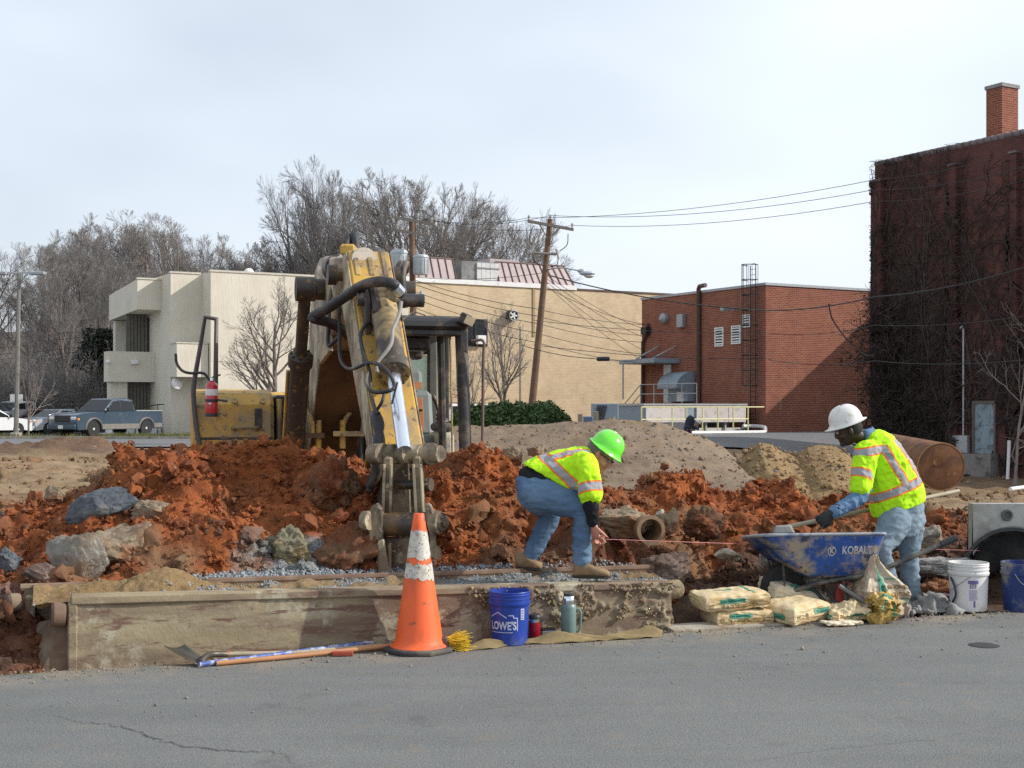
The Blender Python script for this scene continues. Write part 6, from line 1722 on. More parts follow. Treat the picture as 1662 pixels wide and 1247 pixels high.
xbox("overhead_box", CB + 0.1, CB + 0.4, C0 + 0.58, C1 - 0.20, 2.14, 2.31, mat("radio_brown", (0.07, 0.05, 0.04), 0.7), ex, 0.03)
xbox("overhead_box", 0.0, 0.3, C0 + 0.3, C1 - 0.3, 2.2, 2.36, EXBLACK, ex, 0.03)
# seat
C0s = C0 + 0.22
xbox("seat_cushion", -0.55, 0.0, C0s + 0.12, C0s + 0.56, 1.14, 1.28, EXCREAM2, ex, 0.05, 3)
sb = xprism("seat_back", [(-0.62, 1.26), (-0.48, 1.26), (-0.62, 1.78), (-0.74, 1.78)], C0s + 0.12, C0s + 0.58, EXCREAM2, ex, 0.05)
xprism("seat_panel", [(-0.475, 1.32), (-0.462, 1.32), (-0.57, 1.70), (-0.583, 1.70)], C0s + 0.20, C0s + 0.46, EXORANGE, sb, 0.005)
xprism("headrest", [(-0.74, 1.80), (-0.64, 1.80), (-0.70, 2.02), (-0.78, 2.02)], C0s + 0.18, C0s + 0.48, EXCREAM2, ex, 0.05)
xprism("headrest_band", [(-0.638, 1.80), (-0.63, 1.80), (-0.655, 1.88), (-0.663, 1.88)], C0s + 0.19, C0s + 0.47, EXORANGE, ex, 0.003)
# console with joystick
xbox("console", -0.35, 0.15, C1 - 0.20, C1 + 0.0, 1.02, 1.32, mat("console_cream", (0.48, 0.45, 0.34), 0.6, dirt=(0.2, 0.17, 0.12), damt=0.3), ex, 0.06, 3)
xbox("console_top", -0.33, 0.13, C1 - 0.19, C1 - 0.01, 1.325, 1.42, MATS["cab_liner"], ex, 0.05, 3)
js = MB().lathe([(0.075, 0), (0.07, 0.03), (0.055, 0.04), (0.058, 0.07), (0.04, 0.08), (0.042, 0.11), (0.02, 0.13), (0.015, 0.2), (0.02, 0.25), (0.03, 0.28), (0.02, 0.32), (0, .33)], X(-0.05, C1 - 0.10, 1.42), (XR * -0.35 + Vector((0, 0, 1))), 12).build("joystick", EXBLACK, ex, smooth=50)
for l in (C0 + 0.34, C0 + 0.44):
    MB().tube([X(0.45, l, 0.98), X(0.42, l, 1.55)], 0.014, 8).build("pedal_lever", EXBLACK, ex); MB().box(X(0.42, l, 1.56), (0.09, 0.05, 0.025)).build("lever_grip", EXBLACK, ex, bevel=0.008)
for i in range(4): xbox("pedal", 0.3, 0.5, C0 + 0.30 + 0.06 * (i % 2), C0 + 0.5, 1.0 + 0.04 * i, 1.02 + 0.04 * i, EXBLACK, ex, 0.004)
# door edge, outside rail, work lamp
MB().tube(smooth_path([X(CF + 0.02, C1 + 0.02, 2.28), X(CF + 0.06, C1 + 0.14, 2.28), X(CF + .06, C1 + 0.14, 2.1), X(CF + .06, C1 + 0.13, 1.2), X(CF + .06, C1 + 0.14, 1.05), X(CF + 0.02, C1 + 0.03, 0.98)], 4), 0.016, 8).build("hand_rail", mat("worn_rail", (0.16, 0.12, 0.11), 0.45, metal=0.4), ex, smooth=50)
MB().tube([X(0.35, C1 - 0.18, 0.98), X(0.33, C1 - 0.2, 2.36)], 0.042, 8).build("door_post", EXBLACK, ex, smooth=40)
MB().tube([X(0.55, C1 - 0.12, 0.98), X(0.53, C1 - 0.14, 2.36)], 0.012, 6).build("window_bar", EXY2, ex)
xprism("roof_gusset", [(CF - 0.13, 2.40), (CF - 0.06, 2.15), (CF - 0.02, 2.15), (CF - 0.02, 2.42)], C1 - 0.10, C1 - 0.0, EXBLACK, ex, 0.02)
xbox("front_header", CF - 0.10, CF - 0.02, C0 + 0.05, C1 - 0.03, 2.33, 2.405, EXBLACK, ex, 0.02, 2)
xbox("cab_sill", CF - 0.02, CF + 0.03, C0, C1, 0.90, 1.02, EXBLACK, ex, 0.02)
wl = MB().box(X(CF + 0.05, C1 - 0.05, 2.50), (0.13, 0.12, 0.12), Matrix.Rotation(R(25), 3, 'Y')).build("work_lamp", EXBLACK, ex, bevel=0.015)
MB().box(X(CF + 0.12, C1 - 0.02, 2.485), (0.10, 0.01, 0.09), Matrix.Rotation(R(25), 3, 'Y')).build("lamp_lens", mat("work_lens", (0.6, 0.5, 0.3), 0.2), wl)
MB().tube([P(652, 520, 12.6), P(672, 506, 13.0), P(690, 512, 13.3)], 0.006, 6).build("wiper", EXBLACK, ex)
for (px, py) in ((727, 724), (741, 722)): MB().tube([P(px, py, 13.0), P(px, py, 13.1)], 0.02, 10).build("bolt", M_GALV, ex)
# tracks
for s in (-1, 1):
    l0, l1 = (0.85 * s - 0.28, 0.85 * s + 0.28)
    o = [(-3.0 + 0.42 - 0.4 * math.sin(t), 0.36 + 0.36 * math.cos(t)) for t in np.linspace(0, PI, 8)] + [(0.8 + 0.4 * math.sin(t), 0.36 - 0.36 * math.cos(t)) for t in np.linspace(0, PI, 8)]
    tr = xprism("track", o, l0, l1, EXBLACK, ex, 0.02)
    for i in range(22):
        f = -2.5 + i * 0.15; xbox("track_shoe", f, f + 0.12, l0 - 0.01, l1 + 0.01, 0.722, 0.745, EXMUD, tr, 0)
MB().lathe([(0, 0.3), (0.7, 0.3), (0.7, 0.72), (0, .72)], X(-1.2, 0, 0), n=24).build("turntable", EXBLACK, ex, smooth=40)
# ================================================================== FOREGROUND
def steel_material():
    m, nt, bs, vec = base_mat("muddy_plate")
    mp = _n(nt, "ShaderNodeMapping"); mp.inputs['Rotation'].default_value = (0, R(52), R(-19)); mp.inputs['Scale'].default_value = (0.55, 1, 3.2); nt.links.new(vec, mp.inputs['Vector'])
    sv = mp.outputs['Vector']
    c = mix_rgb(nt, noise(nt, sv, 1.9, 6, 0.65, 0.3, 0.7), (0.255, 0.205, 0.125), (0.35, 0.295, 0.195))
    c = mix_rgb(nt, noise(nt, sv, 1.2, 7, 0.68, 0.45, 0.60), c, (0.17, 0.118, 0.088))
    c = mix_rgb(nt, noise(nt, vec, 2.6, 7, 0.7, 0.53, 0.60), c, (0.38, 0.345, 0.25))
    c = mix_rgb(nt, noise(nt, sv, 3.5, 6, 0.7, 0.56, 0.62), c, (0.16, 0.095, 0.07))
    c = mix_rgb(nt, noise(nt, vec, 5.5, 5, 0.6, 0.70, 0.74), c, (0.28, 0.10, 0.05))
    c = mix_rgb(nt, noise(nt, vec, 30, 4, 0.6, 0.64, 0.72), c, (0.17, 0.12, 0.08))
    nt.links.new(c, bs.inputs['Base Color']); bs.inputs['Roughness'].default_value = 0.8; bs.inputs['Specular IOR Level'].default_value = 0.3
    nt.links.new(bump(nt, noise(nt, vec, 40, 7, 0.7, 0, 1), 0.4, 0.012), bs.inputs['Normal'])
    return m
STEEL = steel_material()
RUST = mat("rusty_rail", (0.17, 0.105, 0.07), 0.85, var=0.35, vscale=6, dirt=(0.22, 0.17, 0.115), damt=0.5, dscale=3, bumps=0.4)

# ------------------------------------------------------------------ steel trench box
S0, S1 = 0.42, 4.50
def ztop(s): return 0.423 + (0.337 - 0.423) * (s - S0) / (S1 - S0)
bx = thing("trench_box", "long muddy steel trench box lying behind the road edge, filled with sand and stone", "trench box", ST(2.4, 0.4, 0))
def plate_grid(name, s0, s1, tfront, zb, ztf, m, thick=0.10, mud=None, seed=1, nu=300, nv=50):
    S, Z = np.meshgrid(np.linspace(s0, s1, nu), np.linspace(0, 1, nv), indexing='ij'); S = S.ravel(); Z = Z.ravel()
    z = zb + (np.array([ztf(s) for s in S]) - zb) * Z
    p = np.stack([S, z, z * 0], 1)
    d = 0.006 * fbm(p * 3, 4, .6, seed)
    if mud is not None: d = d + mud(S, Z, p)
    t = tfront - d
    v = np.stack([E0[0] + EV[0] * S + EN[0] * t, E0[1] + EV[1] * S + EN[1] * t, z], 1)
    o = npobj(name, v - np.array(ST(2.4, 0.4, 0)), grid_faces(nu, nv), m, bx)
    # solid slab behind the face
    mb = MB()
    mb.hexa([ST(s0, tfront + 0.012, zb), ST(s1, tfront + 0.012, zb), ST(s1, tfront + thick, zb), ST(s0, tfront + thick, zb), ST(s0, tfront + 0.012, ztf(s0) - .002), ST(s1, tfront + 0.012, ztf(s1) - .002), ST(s1, tfront + thick, ztf(s1) - .002), ST(s0, tfront + thick, ztf(s0) - .002)])
    mb.build("plate_core", m, bx)
    return o
def mudf(S, Z, p):
    n = fbm(p * 5.5, 4, 0.6, 3)
    msk = sstep(S, 2.95, 3.35) * sstep(n + 0.75 * (Z - 0.5) + 0.25 * sstep(S, 3.5, 4.2), 0.02, 0.16)
    drip = sstep(Z, 0.72, 0.95) * sstep(S, 2.9, 3.2) * 0.6
    return np.clip(msk + drip * sstep(n, -.3, .1), 0, 1) * (0.018 + 0.018 * (0.5 - worley(p * 19, 5)) + 0.016 * fbm(p * 26, 3, .6, 5))
plate_grid("front_plate", S0, S1, 0.12, -0.12, ztop, STEEL, mud=mudf)
# caked mud on the right half, same place but its own colour
MUD = mat("caked_mud", (0.30, 0.235, 0.135), 0.95, var=0.3, vscale=9, dirt=(0.19, 0.14, 0.085), damt=0.5, dscale=8, bumps=0.7, bscale=60, bdist=0.012)
def clumps():
    rng = np.random.default_rng(8)
    n = 1300; S = rng.uniform(2.95, 4.5, n); Z = rng.uniform(0.0, 1, n) ** 0.7
    p = np.stack([S, -0.12 + 0.5 * Z, S * 0], 1)
    ok = fbm(p * 5.5, 4, .6, 3) + 0.75 * (Z - .5) + 0.25 * sstep(S, 3.5, 4.2) > 0.08; S = S[ok]; Z = Z[ok]; n = len(S)
    z = -0.12 + (np.array([ztop(s) for s in S]) + 0.12) * Z; t = 0.12 - 0.016 - rng.uniform(0, .010, n)
    c = np.stack([E0[0] + EV[0] * S + EN[0] * t, E0[1] + EV[1] * S + EN[1] * t, z], 1)
    v, f = scatter(c - np.array(ST(2.4, 0.4, 0)), np.minimum(0.003 + rng.exponential(0.004, n), 0.013), ICO2, rng, 0.5)
    npobj("mud_clumps", v, f, MUD, bx)["kind"] = "stuff"
clumps()
MB().hexa([ST(S0 - .02, 0.104, ztop(S0) - 0.05), ST(S1, 0.104, ztop(S1) - 0.05), ST(S1, 0.25, ztop(S1) - 0.05), ST(S0 - .02, 0.25, ztop(S0) - 0.05), ST(S0 - .02, 0.110, ztop(S0) + 0.012), ST(S1, 0.110, ztop(S1) + 0.006), ST(S1, 0.25, ztop(S1) + 0.004), ST(S0 - .02, 0.25, ztop(S0) + 0.01)]).build("top_rail", STEEL, bx, bevel=0.012)
zr = lambda s: 0.425 - 0.012 * s
MB().hexa([ST(0.12, 0.66, -0.1), ST(4.62, 0.66, -0.1), ST(4.62, 0.76, -0.1), ST(0.12, 0.76, -0.1), ST(0.12, 0.66, zr(0.1)), ST(4.62, 0.66, zr(4.6)), ST(4.62, 0.76, zr(4.6)), ST(0.12, 0.76, zr(0.1))]).build("rear_plate", RUST, bx, bevel=0.01)
MB().tube([ST(0.1, 0.68, zr(0.1) + 0.0), ST(4.62, 0.68, zr(4.6))], 0.026, 8).build("rear_rail", RUST, bx, smooth=40)
# end posts and spreader collars
for (s, t, zt_) in ((S0 - 0.005, 0.14, ztop(S0) - 0.03), (0.16, 0.62, 0.38)):
    MB().hexa([ST(s - 0.03, t - 0.03, -0.15), ST(s + 0.03, t - 0.03, -0.15), ST(s + 0.03, t + 0.08, -0.15), ST(s - 0.03, t + 0.08, -0.15), ST(s - 0.03, t - 0.03, zt_), ST(s + 0.03, t - 0.03, zt_), ST(s + 0.03, t + 0.08, zt_), ST(s - 0.03, t + 0.08, zt_)]).build("end_post", STEEL, bx, bevel=0.01)
c = ST(S0 - 0.05, 0.16, 0.315)
MB().lathe([(0, 0), (0.075, 0), (0.078, 0.02), (0.078, 0.07), (0.065, 0.085), (0.045, 0.085), (0.04, 0.05), (0, 0.05)], c, ST(-1, -0.1, 0.05) - ST(0, 0, 0), 16).build("spreader_collar", RUST, bx, smooth=35)
MB().lathe([(0, 0), (0.055, 0), (0.062, 0.02), (0.062, 0.06), (0.05, 0.075), (0, 0.075)], ST(0.1, 0.60, 0.34), ST(-1, -0.2, 0) - ST(0, 0, 0), 16).build("spreader_collar", RUST, bx, smooth=35)
MB().hexa([ST(0.16, 0.15, -0.15), ST(0.40, 0.15, -0.15), ST(0.40, 0.20, -0.15), ST(0.16, 0.20, -0.15), ST(0.18, 0.6, 0.2), ST(0.40, 0.15, 0.30), ST(0.40, 0.2, 0.30), ST(0.18, 0.65, 0.2)]).build("end_plate", RUST, bx, bevel=0.01)
MB().lathe([(0, 0), (0.06, 0), (0.07, 0.02), (0.07, 0.11), (0.05, 0.13), (0, 0.13)], ST(S1 - 0.01, 0.2, 0.27), ST(1, 0.1, 0) - ST(0, 0, 0), 14).build("spreader_collar", MUD, bx, smooth=35)

# fill: sand at the left, crushed stone at the right
def fill():
    S, T = np.meshgrid(np.linspace(0.18, 4.6, 380), np.linspace(0.14, 0.70, 60), indexing='ij'); S = S.ravel(); T = T.ravel()
    z = np.array([ztop(s) for s in S]) - 0.045
    mound = 0.12 * np.exp(-((S - 0.98) / 0.28) ** 2 - ((T - 0.50) / 0.22) ** 2) + 0.05 * np.exp(-((S - 2.25) / 0.16) ** 2 - ((T - 0.35) / 0.16) ** 2)
    p = np.stack([S, T, z], 1)
    z = z + mound + 0.025 * fbm(p * 4, 4, .6, 5) + 0.012 * fbm(p * 16, 3, .6, 6) + 0.05 * sstep(T, 0.45, 0.68)
    v = np.stack([E0[0] + EV[0] * S + EN[0] * T, E0[1] + EV[1] * S + EN[1] * T, z], 1)
    o = npobj("sand_fill", v, grid_faces(380, 60)[:, ::-1], SOIL)
    n = fbm(p * 3, 3, .6, 7)
    sand = 1 - sstep(S, 1.5, 1.8); gr = sstep(S + 0.4 * n, 1.3, 1.7) * np.clip(0.9 * sstep(n + 1.1 * np.abs(T - 0.4), -0.05, 0.4), 0, 1)
    c = np.zeros((len(S), 4)); c[:, 3] = np.clip(sand + 0.35 * (1 - gr), 0, 1); c[:, 1] = gr
    set_soil(o, c); tag(o, kind="structure")
    rng = np.random.default_rng(3)
    w_ = gr + 0.03; q = rng.choice(len(S), 2400, p=w_ / w_.sum()); sz = 0.003 + rng.gamma(2, 0.0018, 2400)
    sv, sf = scatter(v[q] + rng.normal(0, 0.008, (2400, 3)) * [1, 1, .2] + [0, 0, 0.004], sz, ICO1, rng, 0.4)
    g = npobj("crushed_stone", sv, sf, mat("blue_stone", (0.235, 0.26, 0.275), 0.85, var=0.55, vscale=25, bumps=0), smooth=False)
    tag(g, "pale blue grey crushed stone spread inside the trench box", None, None, "stuff")
    # a ribbon of stone lying along the back rail and below the clay heap
    n = 2000; s = rng.uniform(1.1, 4.5, n); t = 0.76 + np.abs(rng.normal(0, 0.10, n)); hh = zr(s) + 0.01 + 0.15 * (t - 0.76)
    k = np.interp(s, [1.1, 1.5, 2.3, 2.7, 3.2, 3.6, 4.5], [0.3, 1, 1, 0.6, 0.9, 0.3, 0.2]); ok = rng.random(n) < k
    c = np.stack([E0[0] + EV[0] * s + EN[0] * t, E0[1] + EV[1] * s + EN[1] * t, hh], 1)[ok]
    sv, sf = scatter(c, 0.004 + rng.gamma(2, 0.0022, len(c)), ICO1, rng, 0.4)
    g = npobj("crushed_stone", sv, sf, MATS["blue_stone"], smooth=False)
    tag(g, "strip of blue grey crushed stone along the rear rail of the trench box", None, None, "stuff")
fill()

# ------------------------------------------------------------------ text helper
DG = None
def text_geo(s, size, font_scale=(1, 1), bold=0.0):
    cu = bpy.data.curves.new("txt", 'FONT'); cu.body = s; cu.size = size; cu.align_x = 'CENTER'; cu.align_y = 'CENTER'; cu.offset = bold; cu.resolution_u = 3
    o = bpy.data.objects.new("txt", cu); COL.objects.link(o)
    dg = bpy.context.evaluated_depsgraph_get(); me = bpy.data.meshes.new_from_object(o.evaluated_get(dg))
    import bmesh
    bm = bmesh.new(); bm.from_mesh(me); bmesh.ops.triangulate(bm, faces=bm.faces[:])
    bmesh.ops.subdivide_edges(bm, edges=[e for e in bm.edges if e.calc_length() > size * 0.35], cuts=2)
    v = [(x.co.x * font_scale[0], x.co.y * font_scale[1]) for x in bm.verts]; f = [[q.index for q in fc.verts] for fc in bm.faces]
    bm.free(); bpy.data.objects.remove(o); bpy.data.curves.remove(cu); bpy.data.meshes.remove(me)
    return v, f

# ------------------------------------------------------------------ traffic cone
cc = P(680, 1058, 8.55); cc.z = 0
tcn = thing("traffic_cone", "orange traffic cone with two worn white collars on a black base at the road edge", "traffic cone", cc)
ORANGE = mat("cone_orange", (0.85, 0.13, 0.03), 0.55, var=0.08, vscale=3, dirt=(0.55, 0.10, 0.035), damt=0.35, dscale=5, bumps=0.08, spots=(0.3, 0.09, 0.04), sscale=10, samt=0.3)
H = 0.90
def cr(z): return 0.160 + (0.034 - 0.160) * (z - 0.05) / (H - 0.05)
MB().lathe([(0.19, 0.032), (0.182, 0.042), (0.164, 0.055), (cr(0.08), 0.08)] + [(cr(z), z) for z in np.linspace(0.12, H - 0.006, 14)] + [(cr(H) - 0.004, H), (0.02, H), (0.018, H - 0.06)], cc, n=40, caps=False).build("cone_body", ORANGE, tcn, smooth=50)
def collar(z0, z1, seed):
    nu, nv = 80, 10; rng = np.random.default_rng(seed); V = []
    e0 = 0.012 * fbm(np.stack([np.cos(np.arange(nu) * 2 * PI / nu) * 3, np.sin(np.arange(nu) * 2 * PI / nu) * 3, np.zeros(nu) + seed], 1), 4, .7, seed)
    e1 = 0.010 * fbm(np.stack([np.cos(np.arange(nu) * 2 * PI / nu) * 3, np.sin(np.arange(nu) * 2 * PI / nu) * 3, np.zeros(nu) + seed + 9], 1), 4, .7, seed)
    for i in range(nu):
        a = 2 * PI * i / nu
        for j in range(nv):
            z = (z0 + e0[i]) + (z1 + e1[i] - z0 - e0[i]) * j / (nv - 1); r = cr(z) + 0.0022
            V.append((cc.x + r * math.cos(a), cc.y + r * math.sin(a), z))
    F = [(i * nv + j, ((i + 1) % nu) * nv + j, ((i + 1) % nu) * nv + j + 1, i * nv + j + 1) for i in range(nu) for j in range(nv - 1)]
    MB().add(V, F).build("collar", mat("worn_reflective", (0.56, 0.53, 0.47), 0.6, var=0.15, vscale=9, dirt=(0.33, 0.29, 0.24), damt=0.45, dscale=14, spots=(0.16, 0.13, 0.11), sscale=55, samt=0.45), tcn, smooth=50)
collar(0.615, 0.785, 2); collar(0.475, 0.575, 5)
b = MB(); n = 8
pr = [(0.25 * math.cos(PI / 8 + 2 * PI * i / n), 0.25 * math.sin(PI / 8 + 2 * PI * i / n)) for i in range(n)]
b.prism([cc + Vector((x * 0.97, y * 0.97, 0.0)) for x, y in pr], (0, 0, 0.034)); b.build("base", mat("recycled_rubber", (0.05, 0.047, 0.045), 0.85, var=0.3, dirt=(0.15, 0.13, 0.1), damt=0.4), tcn, bevel=0.012, segs=2)

# ------------------------------------------------------------------ buckets
def bucket(name, label, base, h, r0, r1, m, tilt=None):
    t = thing(name, label, "bucket", base)
    pro = [(0, 0), (r0 - .006, 0), (r0, 0.006), (r0 + (r1 - r0) * .74, h * .74), (r1 + 0.003, h * .745), (r1 + .006, h * .76), (r1 + .006, h * .80), (r1 - 0.001, h * .81), (r1 - 0.001, h * 0.86), (r1 + 0.003, h * .865), (r1 + 0.003, h * .875), (r1 - .001, h * .885), (r1, h * 0.93), (r1 + 0.003, h * .935), (r1 + .003, h * .945), (r1, h * .955), (r1 + 0.002, h * .99), (r1, h), (r1 - .004, h), (r1 - .006, h * .9), (r0 - 0.006, 0.01), (0, 0.01)]
    MB().lathe(pro, base, n=44, caps=False).build("shell", m, t, smooth=30)
    return t
def wrap(t, base, zc, r, geo, ang, m, nm, dx=0.0, off=0.0015, taper=0.0):
    v, f = geo
    V = []
    for (x, z) in v:
        rr = r + taper * z + off; a = ang + (x + dx) / rr
        V.append((base.x + rr * math.cos(a), base.y + rr * math.sin(a), base.z + zc + z))
    return MB().add(V, f).build(nm, m, t)
def rect(x0, x1, z0, z1, n=8):
    V = []; F = []
    for i in range(n + 1):
        x = x0 + (x1 - x0) * i / n; V += [(x, z0), (x, z1)]
    F = [(2 * i, 2 * i + 2, 2 * i + 3, 2 * i + 1) for i in range(n)]
    return V, F
BLUEPL = mat("blue_bucket_plastic", (0.012, 0.045, 0.30), 0.4, var=0.12, vscale=3, dirt=(0.08, 0.11, 0.26), damt=0.3, dscale=5, bumps=0.05)
PRINTW = mat("white_print", (0.50, 0.54, 0.66), 0.6, var=0.15, vscale=20, bumps=0)
bb_ = P(827, 1040, 8.81); bb_.z = 0.0
t = bucket("bucket", "blue plastic hardware store bucket with white house logo beside the cone", bb_, 0.358, 0.120, 0.137, BLUEPL)
FA = -PI / 2 - 0.06
v, f = text_geo("LOWE'S", 0.070, (0.80, 1.08), 0.002)
wrap(t, bb_, 0.135, 0.1265, (v, f), FA, PRINTW, "lettering", dx=-0.042, taper=0.05)
def polyline(pts, w_):
    V = []; F = []
    for (x0, z0), (x1, z1) in zip(pts[:-1], pts[1:]):
        d = Vector((x1 - x0, z1 - z0)); L = d.length; d /= L; nn = Vector((-d.y, d.x)) * w_ / 2; k = max(2, int(L / 0.02)); b = len(V)
        for i in range(k + 1):
            p = Vector((x0, z0)) + d * (L * i / k); V += [(p + nn)[:], (p - nn)[:]]
        F += [(b + 2 * i, b + 2 * i + 2, b + 2 * i + 3, b + 2 * i + 1) for i in range(k)]
    return V, F
wrap(t, bb_, 0.135, 0.1265, polyline([(-0.145, 0.055), (-0.075, 0.092), (-0.012, 0.056)], 0.006), FA, PRINTW, "house_outline", taper=0.05)
wrap(t, bb_, 0.135, 0.1265, polyline([(0.0, 0.072), (0.035, 0.072), (0.035, 0.055), (0.062, 0.055), (0.062, -0.032)], 0.006), FA, PRINTW, "house_outline", taper=0.05)
wrap(t, bb_, 0.135, 0.1265, polyline([(-0.145, -0.042), (0.03, -0.042)], 0.004), FA, PRINTW, "house_outline", taper=0.05)
wrap(t, bb_, 0.135, 0.129, rect(0.088, 0.118, 0.04, 0.115), FA, PRINTW, "sticker", taper=0.05)
for i in range(6): wrap(t, bb_, 0.135, 0.1295, rect(0.092, 0.114, 0.047 + i * 0.011, 0.052 + i * 0.011, 3), FA, BLUEPL, "sticker_line", taper=0.05)

WHITEPL = mat("white_bucket_plastic", (0.70, 0.69, 0.68), 0.4, var=0.04, vscale=3, dirt=(0.45, 0.41, 0.36), damt=0.22, dscale=4, bumps=0.04)
PURPLE = mat("purple_print", (0.16, 0.12, 0.30), 0.6, bumps=0, var=0.1)
wb = P(1572, 990, 10.27); wb.z = 0.0
t = bucket("bucket", "white plastic bucket with a purple printed label beside the black pipe", wb, 0.375, 0.138, 0.152, WHITEPL)
FA2 = -PI / 2 - 0.10
wrap(t, wb, 0.16, 0.1445, rect(-0.038, 0.040, 0.062, 0.087), FA2, PURPLE, "label_band", taper=0.04)
rgp = random.Random(3)
for i in range(6):
    for j in range(3):
        x0 = -0.026 + j * 0.018 + rgp.uniform(-.003, .003)
        wrap(t, wb, 0.16, 0.1445, rect(x0, x0 + rgp.uniform(0.009, 0.016), 0.026 + i * 0.0058, 0.0295 + i * 0.006, 2), FA2, PURPLE, "label_mark", taper=0.04)
for i in range(9):
    x1 = 0.036 - rgp.uniform(0, 0.012); wrap(t, wb, 0.16, 0.1445, rect(-0.030, x1, -0.066 + i * 0.0092, -0.061 + i * 0.0092, 5), FA2, mat("purple_faint", (0.36, 0.33, 0.50), 0.6, bumps=0), "label_line", taper=0.04)
wrap(t, wb, 0.16, 0.1445, rect(0.004, 0.018, -0.122, -0.072, 2), FA2, PURPLE, "label_mark", taper=0.04)
MB().tube(smooth_path([wb + Vector((0.155 * math.cos(a), 0.155 * math.sin(a), z)) for a, z in ((-PI / 2 + 0.05, 0.31), (-PI / 2 - 0.4, 0.26), (-PI / 2 - 0.8, 0.215), (-PI / 2 - 1.25, 0.17), (-PI, 0.12))], 6), 0.0028, 6).build("wire_handle", M_GREYMET, t, smooth=60)
MB().tube(smooth_path([wb + Vector(q) for q in ((-0.15, -0.03, 0.26), (-0.142, -0.09, 0.2), (-0.135, -.1, 0.13), (-0.145, -0.06, 0.07))], 6), 0.008, 8).build("handle_grip", M_PLASTIC, t, smooth=60)
NAVY = mat("navy_bucket", (0.012, 0.035, 0.16), 0.45, var=0.15, dirt=(0.20, 0.19, 0.18), damt=0.5, dscale=5)
nb = P(1659, 992, 10.25); nb.z = 0.0
t = bucket("bucket", "dirty dark blue bucket at the right edge before the black pipe", nb, 0.378, 0.142, 0.158, NAVY)
wrap(t, nb, 0.13, 0.15, polyline([(0.0, -0.05), (0.0, 0.03), (0.09, 0.03), (0.09, -0.05), (0.0, -0.05)], 0.006), -PI / 2, PRINTW, "square_outline", taper=0.04)
MB().tube(smooth_path([nb + Vector((0.162 * math.cos(a), 0.162 * math.sin(a), z)) for a, z in ((-PI / 2 - 0.7, 0.30), (-PI / 2 - 0.45, 0.24), (-PI / 2, 0.19), (-PI / 2 + .4, 0.18), (0, 0.28))], 6), 0.004, 6).build("wire_handle", M_GREYMET, t, smooth=60)

# ------------------------------------------------------------------ drinks
b0 = P(868, 1030, 8.93); b0.z = 0.0
t = thing("travel_mug", "metallic red travel mug with black lid right of the blue bucket", "mug", b0)
MB().lathe([(0, 0), (0.034, 0), (0.036, 0.004), (0.040, 0.10), (0.0405, 0.125), (0, 0.125)], b0, n=28).build("cup", mat("metallic_red", (0.42, 0.01, 0.025), 0.3, metal=0.4, bumps=0, coat=0.4), t, smooth=40)
MB().lathe([(0.041, 0.125), (0.0415, 0.126), (0.0415, 0.147), (0, 0.147)], b0, n=28).build("steel_band", M_CHROME, t, smooth=40)
MB().lathe([(0.042, 0.147), (0.043, 0.15), (0.043, 0.165), (0.036, 0.176), (0, 0.176)], b0, n=28).build("lid", M_PLASTIC, t, smooth=40)
b1 = P(923, 1030, 8.99); b1.z = 0.0
t = thing("thermos", "tall sage green thermos flask with steel cup and side handle", "thermos", b1)
GRN = mat("thermos_green", (0.13, 0.20, 0.185), 0.45, var=0.1, vscale=12, bumps=0.08, bscale=150)
MB().lathe([(0, 0), (0.052, 0), (0.054, 0.01), (0.054, 0.215), (0.05, 0.228), (0.043, 0.24), (0, 0.24)], b1, n=32).build("flask", GRN, t, smooth=40)
MB().lathe([(0.042, 0.24), (0.044, 0.244), (0.042, 0.288), (0.037, 0.295), (0, 0.295)], b1, n=28).build("steel_cup", M_CHROME, t, smooth=40)
MB().lathe([(0.034, 0.295), (0.035, 0.298), (0.033, 0.312), (0, 0.314)], b1, n=24).build("stopper", M_PLASTIC, t, smooth=40)
MB().tube(smooth_path([b1 + Vector(q) for q in ((0.05, -0.01, 0.205), (0.075, -0.01, 0.20), (0.082, -0.01, 0.16), (0.078, -0.01, 0.08), (0.06, -0.01, 0.045), (0.05, -.01, 0.04))], 6), 0.009, 8).build("handle", GRN, t, smooth=60)
b2 = P(888, 1030, 9.0); b2.z = 0.0
t = thing("small_tin", "small grey tin half hidden between the red mug and the thermos", "tin", b2)
MB().box(b2 + Vector((0, 0, 0.03)), (0.10, 0.07, 0.06), Matrix.Rotation(R(20), 3, 'Z')).build("tin_body", M_GREYMET, t, bevel=0.008, segs=2); MB().box(b2 + Vector((0, 0, 0.064)), (0.104, 0.074, 0.012), Matrix.Rotation(R(20), 3, 'Z')).build("tin_lid", M_PLASTIC, t, bevel=0.004)

